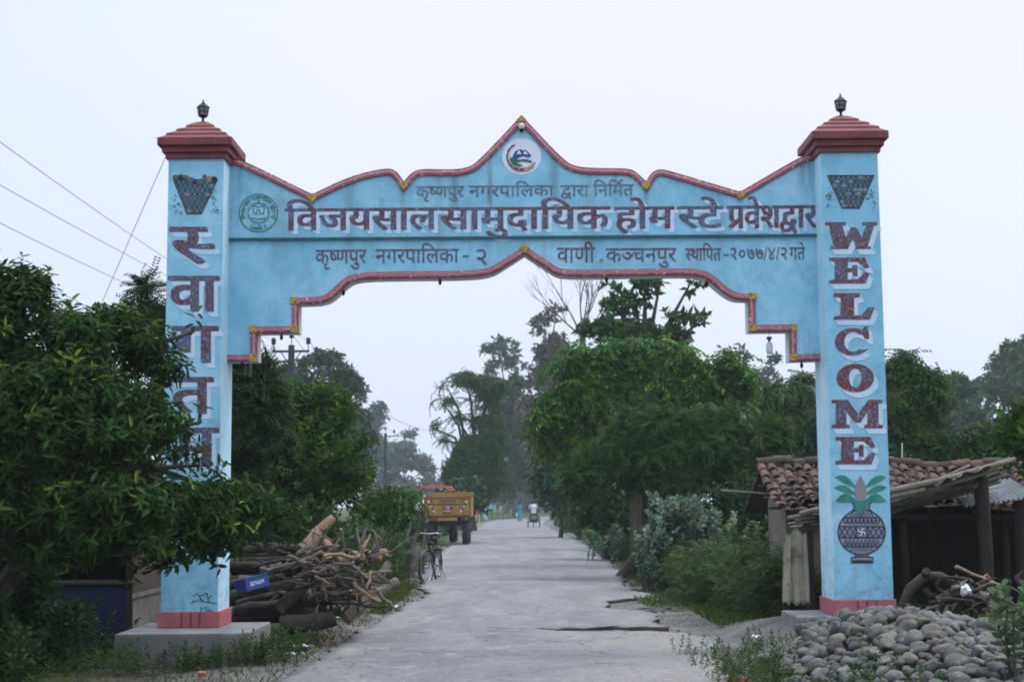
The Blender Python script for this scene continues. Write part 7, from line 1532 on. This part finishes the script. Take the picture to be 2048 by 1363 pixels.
def rider():
    Y = 92.0; q = W(1068, 1050, Y); x = q.x; z = 0.03
    cart = thing('cargo_tricycle', 'dark cargo tricycle seen from behind on the far road', 'tricycle', (x, Y, z))
    mb = MB(); mb.box((x, Y + .45, z + .55), (.56, .9, .42), bev=.03); mb.build('cargo_box', M_FRAMEB, cart)
    mb = MB(); mb.box((x, Y - .02, z + .60), (.36, .03, .22), bev=.01); mb.build('tail_plate', pm('dull_steel_plate', (.2, .2, .2)), cart)
    for s in (-1, 1):
        w_ = MB(); w_.torus((x + s * .36, Y + .45, z + .33), .31, .03, Matrix.Rotation(R(90), 3, 'Y'), 26, 7); wh = w_.build('wheel', M_RUBBER, cart)
        w_ = MB()
        for k in range(12): a = 2 * math.pi * k / 12; w_.tube([(x + s * .36, Y + .45, z + .33), (x + s * .36, Y + .45 + .3 * math.cos(a), z + .33 + .3 * math.sin(a))], .004, 4)
        w_.build('spokes', M_CHROME, wh)
    w_ = MB(); w_.torus((x, Y + 2.0, z + .33), .31, .03, Matrix.Rotation(R(90), 3, 'Y'), 26, 7); w_.build('wheel', M_RUBBER, cart)
    mb = MB(); mb.tube([(x - .36, Y + .45, z + .33), (x + .36, Y + .45, z + .33)], .02, 6); mb.tube([(x, Y + .9, z + .4), (x, Y + 1.7, z + .8), (x, Y + 2.0, z + .33)], .02, 6); mb.tube([(x, Y + 1.2, z + .55), (x, Y + 1.15, z + .80)], .018, 6); mb.build('frame', M_FRAMEB, cart)
    mb = MB(); mb.tube([(x - .28, Y + 1.65, z + 1.0), (x, Y + 1.72, z + .98), (x + .28, Y + 1.65, z + 1.0)], .014, 6); mb.tube([(x, Y + 1.7, z + .8), (x, Y + 1.72, z + .98)], .014, 6); mb.build('handlebar', M_CHROME, cart)
    mb = MB(); mb.box((x, Y + 1.13, z + .83), (.2, .26, .06), bev=.025); mb.build('saddle', M_RUBBER, cart)
    p = thing('person', 'person in a white shirt riding the cargo tricycle, seen from behind', 'person', (x, Y + 1.13, z + .8)); hy = Y + 1.13
    J = [((x, hy, z + .90), .15, .8), ((x, hy + .04, z + 1.10), .14, .75), ((x, hy + .08, z + 1.30), .165, .65), ((x, hy + .10, z + 1.40), .06), ((x, hy + .12, z + 1.46), .05)]
    E = [(0, 1), (1, 2), (2, 3), (3, 4)]
    for s in (-1, 1):
        n = len(J); J += [((x + s * .19, hy + .10, z + 1.34), .062), ((x + s * .27, hy + .28, z + 1.14), .045), ((x + s * .27, hy + .50, z + 1.02), .033)]; E += [(2, n), (n, n + 1), (n + 1, n + 2)]
        n = len(J); J += [((x + s * .11, hy + .10, z + .86), .085), ((x + s * .14, hy + .40, z + .72 - .06 * s), .062), ((x + s * .14, hy + .30, z + .34 - .06 * s), .045), ((x + s * .14, hy + .40, z + .29 - .06 * s), .035)]; E += [(0, n), (n, n + 1), (n + 1, n + 2), (n + 2, n + 3)]
    body('body', J, E, p, M_SKIN)
    mb = MB(); mb.lathe([(.175, .86), (.165, .95), (.16, 1.1), (.185, 1.25), (.185, 1.33), (.10, 1.41), (.065, 1.43)], (x, hy + .06, z), 18)
    for s in (-1, 1): mb.tube([(x + s * .15, hy + .09, z + 1.35), (x + s * .215, hy + .15, z + 1.30), (x + s * .26, hy + .25, z + 1.17)], [.085, .08, .07], 10)
    mb.build('shirt', M_SHIRT, p)
    mb = MB()
    for s in (-1, 1): mb.tube([(x + s * .09, hy + .0, z + .9), (x + s * .13, hy + .38, z + .73 - .06 * s), (x + s * .14, hy + .31, z + .40 - .06 * s)], [.12, .09, .07], 10)
    mb.build('trousers', M_TROUS, p); mb = MB()
    for s in (-1, 1): hand(mb, Vector((x + s * .27, hy + .48, z + 1.03)), (0, 1, -.2))
    mb.build('hands', M_SKIN, p); head(Vector((x, hy + .13, z + 1.57)), p, 1)
rider()
def walker(u, Y, label, top, skirt_m, facing, bag=True):
    q = W(u, 1040, Y); x = q.x; z = 0.03; p = thing('person', label, 'person', (x, Y, z)); f = facing
    J = [((x, Y, z + .88), .13, .75), ((x, Y, z + 1.08), .11, .75), ((x, Y, z + 1.25), .14, .65), ((x, Y, z + 1.35), .05), ((x, Y + .01 * f, z + 1.42), .045)]; E = [(0, 1), (1, 2), (2, 3), (3, 4)]
    for s in (-1, 1):
        n = len(J); J += [((x + s * .16, Y, z + 1.29), .052), ((x + s * .20, Y - .05 * s * f, z + 1.03), .04), ((x + s * .20, Y + .06 * f, z + .82), .03)]; E += [(2, n), (n, n + 1), (n + 1, n + 2)]
        n = len(J); J += [((x + s * .085, Y, z + .80), .085), ((x + s * .085, Y + .12 * s * f, z + .45), .06), ((x + s * .085, Y + .20 * s * f - .05, z + .07), .04), ((x + s * .085, Y + .20 * s * f + .08 * f, z + .04), .035)]; E += [(0, n), (n, n + 1), (n + 1, n + 2), (n + 2, n + 3)]
    body('body', J, E, p, M_SKIN)
    mb = MB(); mb.lathe([(.22, .12), (.21, .3), (.19, .6), (.165, .85), (.135, 1.05), (.155, 1.2), (.15, 1.28), (.08, 1.36), (.055, 1.38)], (x, Y, z), 20)
    for s in (-1, 1): mb.tube([(x + s * .12, Y, z + 1.30), (x + s * .17, Y, z + 1.24), (x + s * .195, Y - .03 * s * f, z + 1.1)], [.07, .066, .055], 9)
    mb.build('dress', skirt_m, p); mb = MB()
    for s in (-1, 1): hand(mb, Vector((x + s * .2, Y + .06 * f, z + .82)), (0, .2 * f, -1))
    mb.build('hands', M_SKIN, p); head(Vector((x, Y + .02 * f, z + 1.52)), p, f, True)
    if bag:
        t = thing('shopping_bag', 'white bag carried by the person in teal', 'bag', (x - .23, Y, z + .5)); mb = MB(); mb.box((x - .25, Y + .06 * f, z + .56), (.16, .26, .30), bev=.05); mb.build('sack', M_LIT, t); mb = MB(); mb.tube([(x - .25, Y + .06 * f - .07, z + .7), (x - .21, Y + .06 * f, z + .80), (x - .25, Y + .06 * f + .07, z + .7)], .008, 5); mb.build('handle', M_LIT, t)
walker(1040, 120, 'person in a long teal dress walking away at the right road edge', None, M_TEAL, 1)

# small things at the far end of the road
M_REDP = pm('red_paint', (0.45, 0.05, 0.05), (0.35, 0.04, 0.05), 6, .6)
M_SKYB = pm('light_blue_paint', (0.22, 0.50, 0.72), (0.30, 0.58, 0.78), 4, .6)
q = W(955, 1026, 110); t = thing('red_board', 'small red board on a pale stand at the left edge of the far road', 'board', (q.x, 110, 0)); mb = MB(); mb.box((q.x, 110, q.z + .12), (.36, .06, .42), bev=.01); mb.build('panel', M_REDP, t)
for s in (-1, 1): mb = MB(); mb.box((q.x + s * .13, 110.05, (q.z - .1) / 2), (.05, .05, q.z - .1)); mb.build('leg', M_LIT, t)
q = W(971, 992, 140); t = thing('blue_post', 'tall light blue painted post at the far bend of the road', 'post', (q.x, 140, 0)); mb = MB(); mb.box((q.x, 140, 1.4), (.36, .3, 2.8), bev=.02); mb.build('shaft', M_SKYB, t); mb = MB(); mb.box((q.x, 140, 2.84), (.46, .4, .1), bev=.02); mb.build('cap', M_LIT, t)
q = W(984, 1012, 136); t = thing('blue_sign', 'small light blue sign beside the blue post', 'sign', (q.x, 136, 0)); mb = MB(); mb.box((q.x, 136, q.z), (.62, .05, .36), Matrix.Rotation(R(-25), 3, 'Y'), bev=.01); mb.build('panel', M_SKYB, t); mb = MB(); mb.tube([(q.x, 136.06, 0), (q.x, 136.06, q.z)], .04, 6); mb.build('post', M_STEEL, t)
t = thing('wire_fence', 'low grey fence across the far end of the road', 'fence', (W(1000, 1030, 144).x, 144, 0))
for i in range(9): q = W(962 + i * 11, 1030, 144); mb = MB(); mb.tube([(q.x, 144, -.1), (q.x, 144, 1.3)], .05, 6); mb.build('post', M_STAKE, t)
for hz in (.5, .9, 1.2): mb = MB(); mb.tube([(W(960, 1030, 144).x, 144, hz), (W(1052, 1030, 144).x, 144, hz)], .025, 5); mb.build('rail', M_STAKE, t)

# ------------------------------------------------------------------ the evening haze
hm = bpy.data.materials.new('haze'); hm.use_nodes = True; hn = hm.node_tree; hn.nodes.clear()
ho, hp = hn.nodes.new('ShaderNodeOutputMaterial'), hn.nodes.new('ShaderNodeVolumePrincipled')
hp.inputs['Color'].default_value = (0.86, 0.93, 1, 1); hp.inputs['Density'].default_value = 0.0005; hp.inputs['Anisotropy'].default_value = 0.2
hn.links.new(hp.outputs[0], ho.inputs['Volume'])
mb = MB(); mb.box((0, 290, 8.5), (1240, 700, 21)); tag(mb.build('haze', hm), kind='stuff')
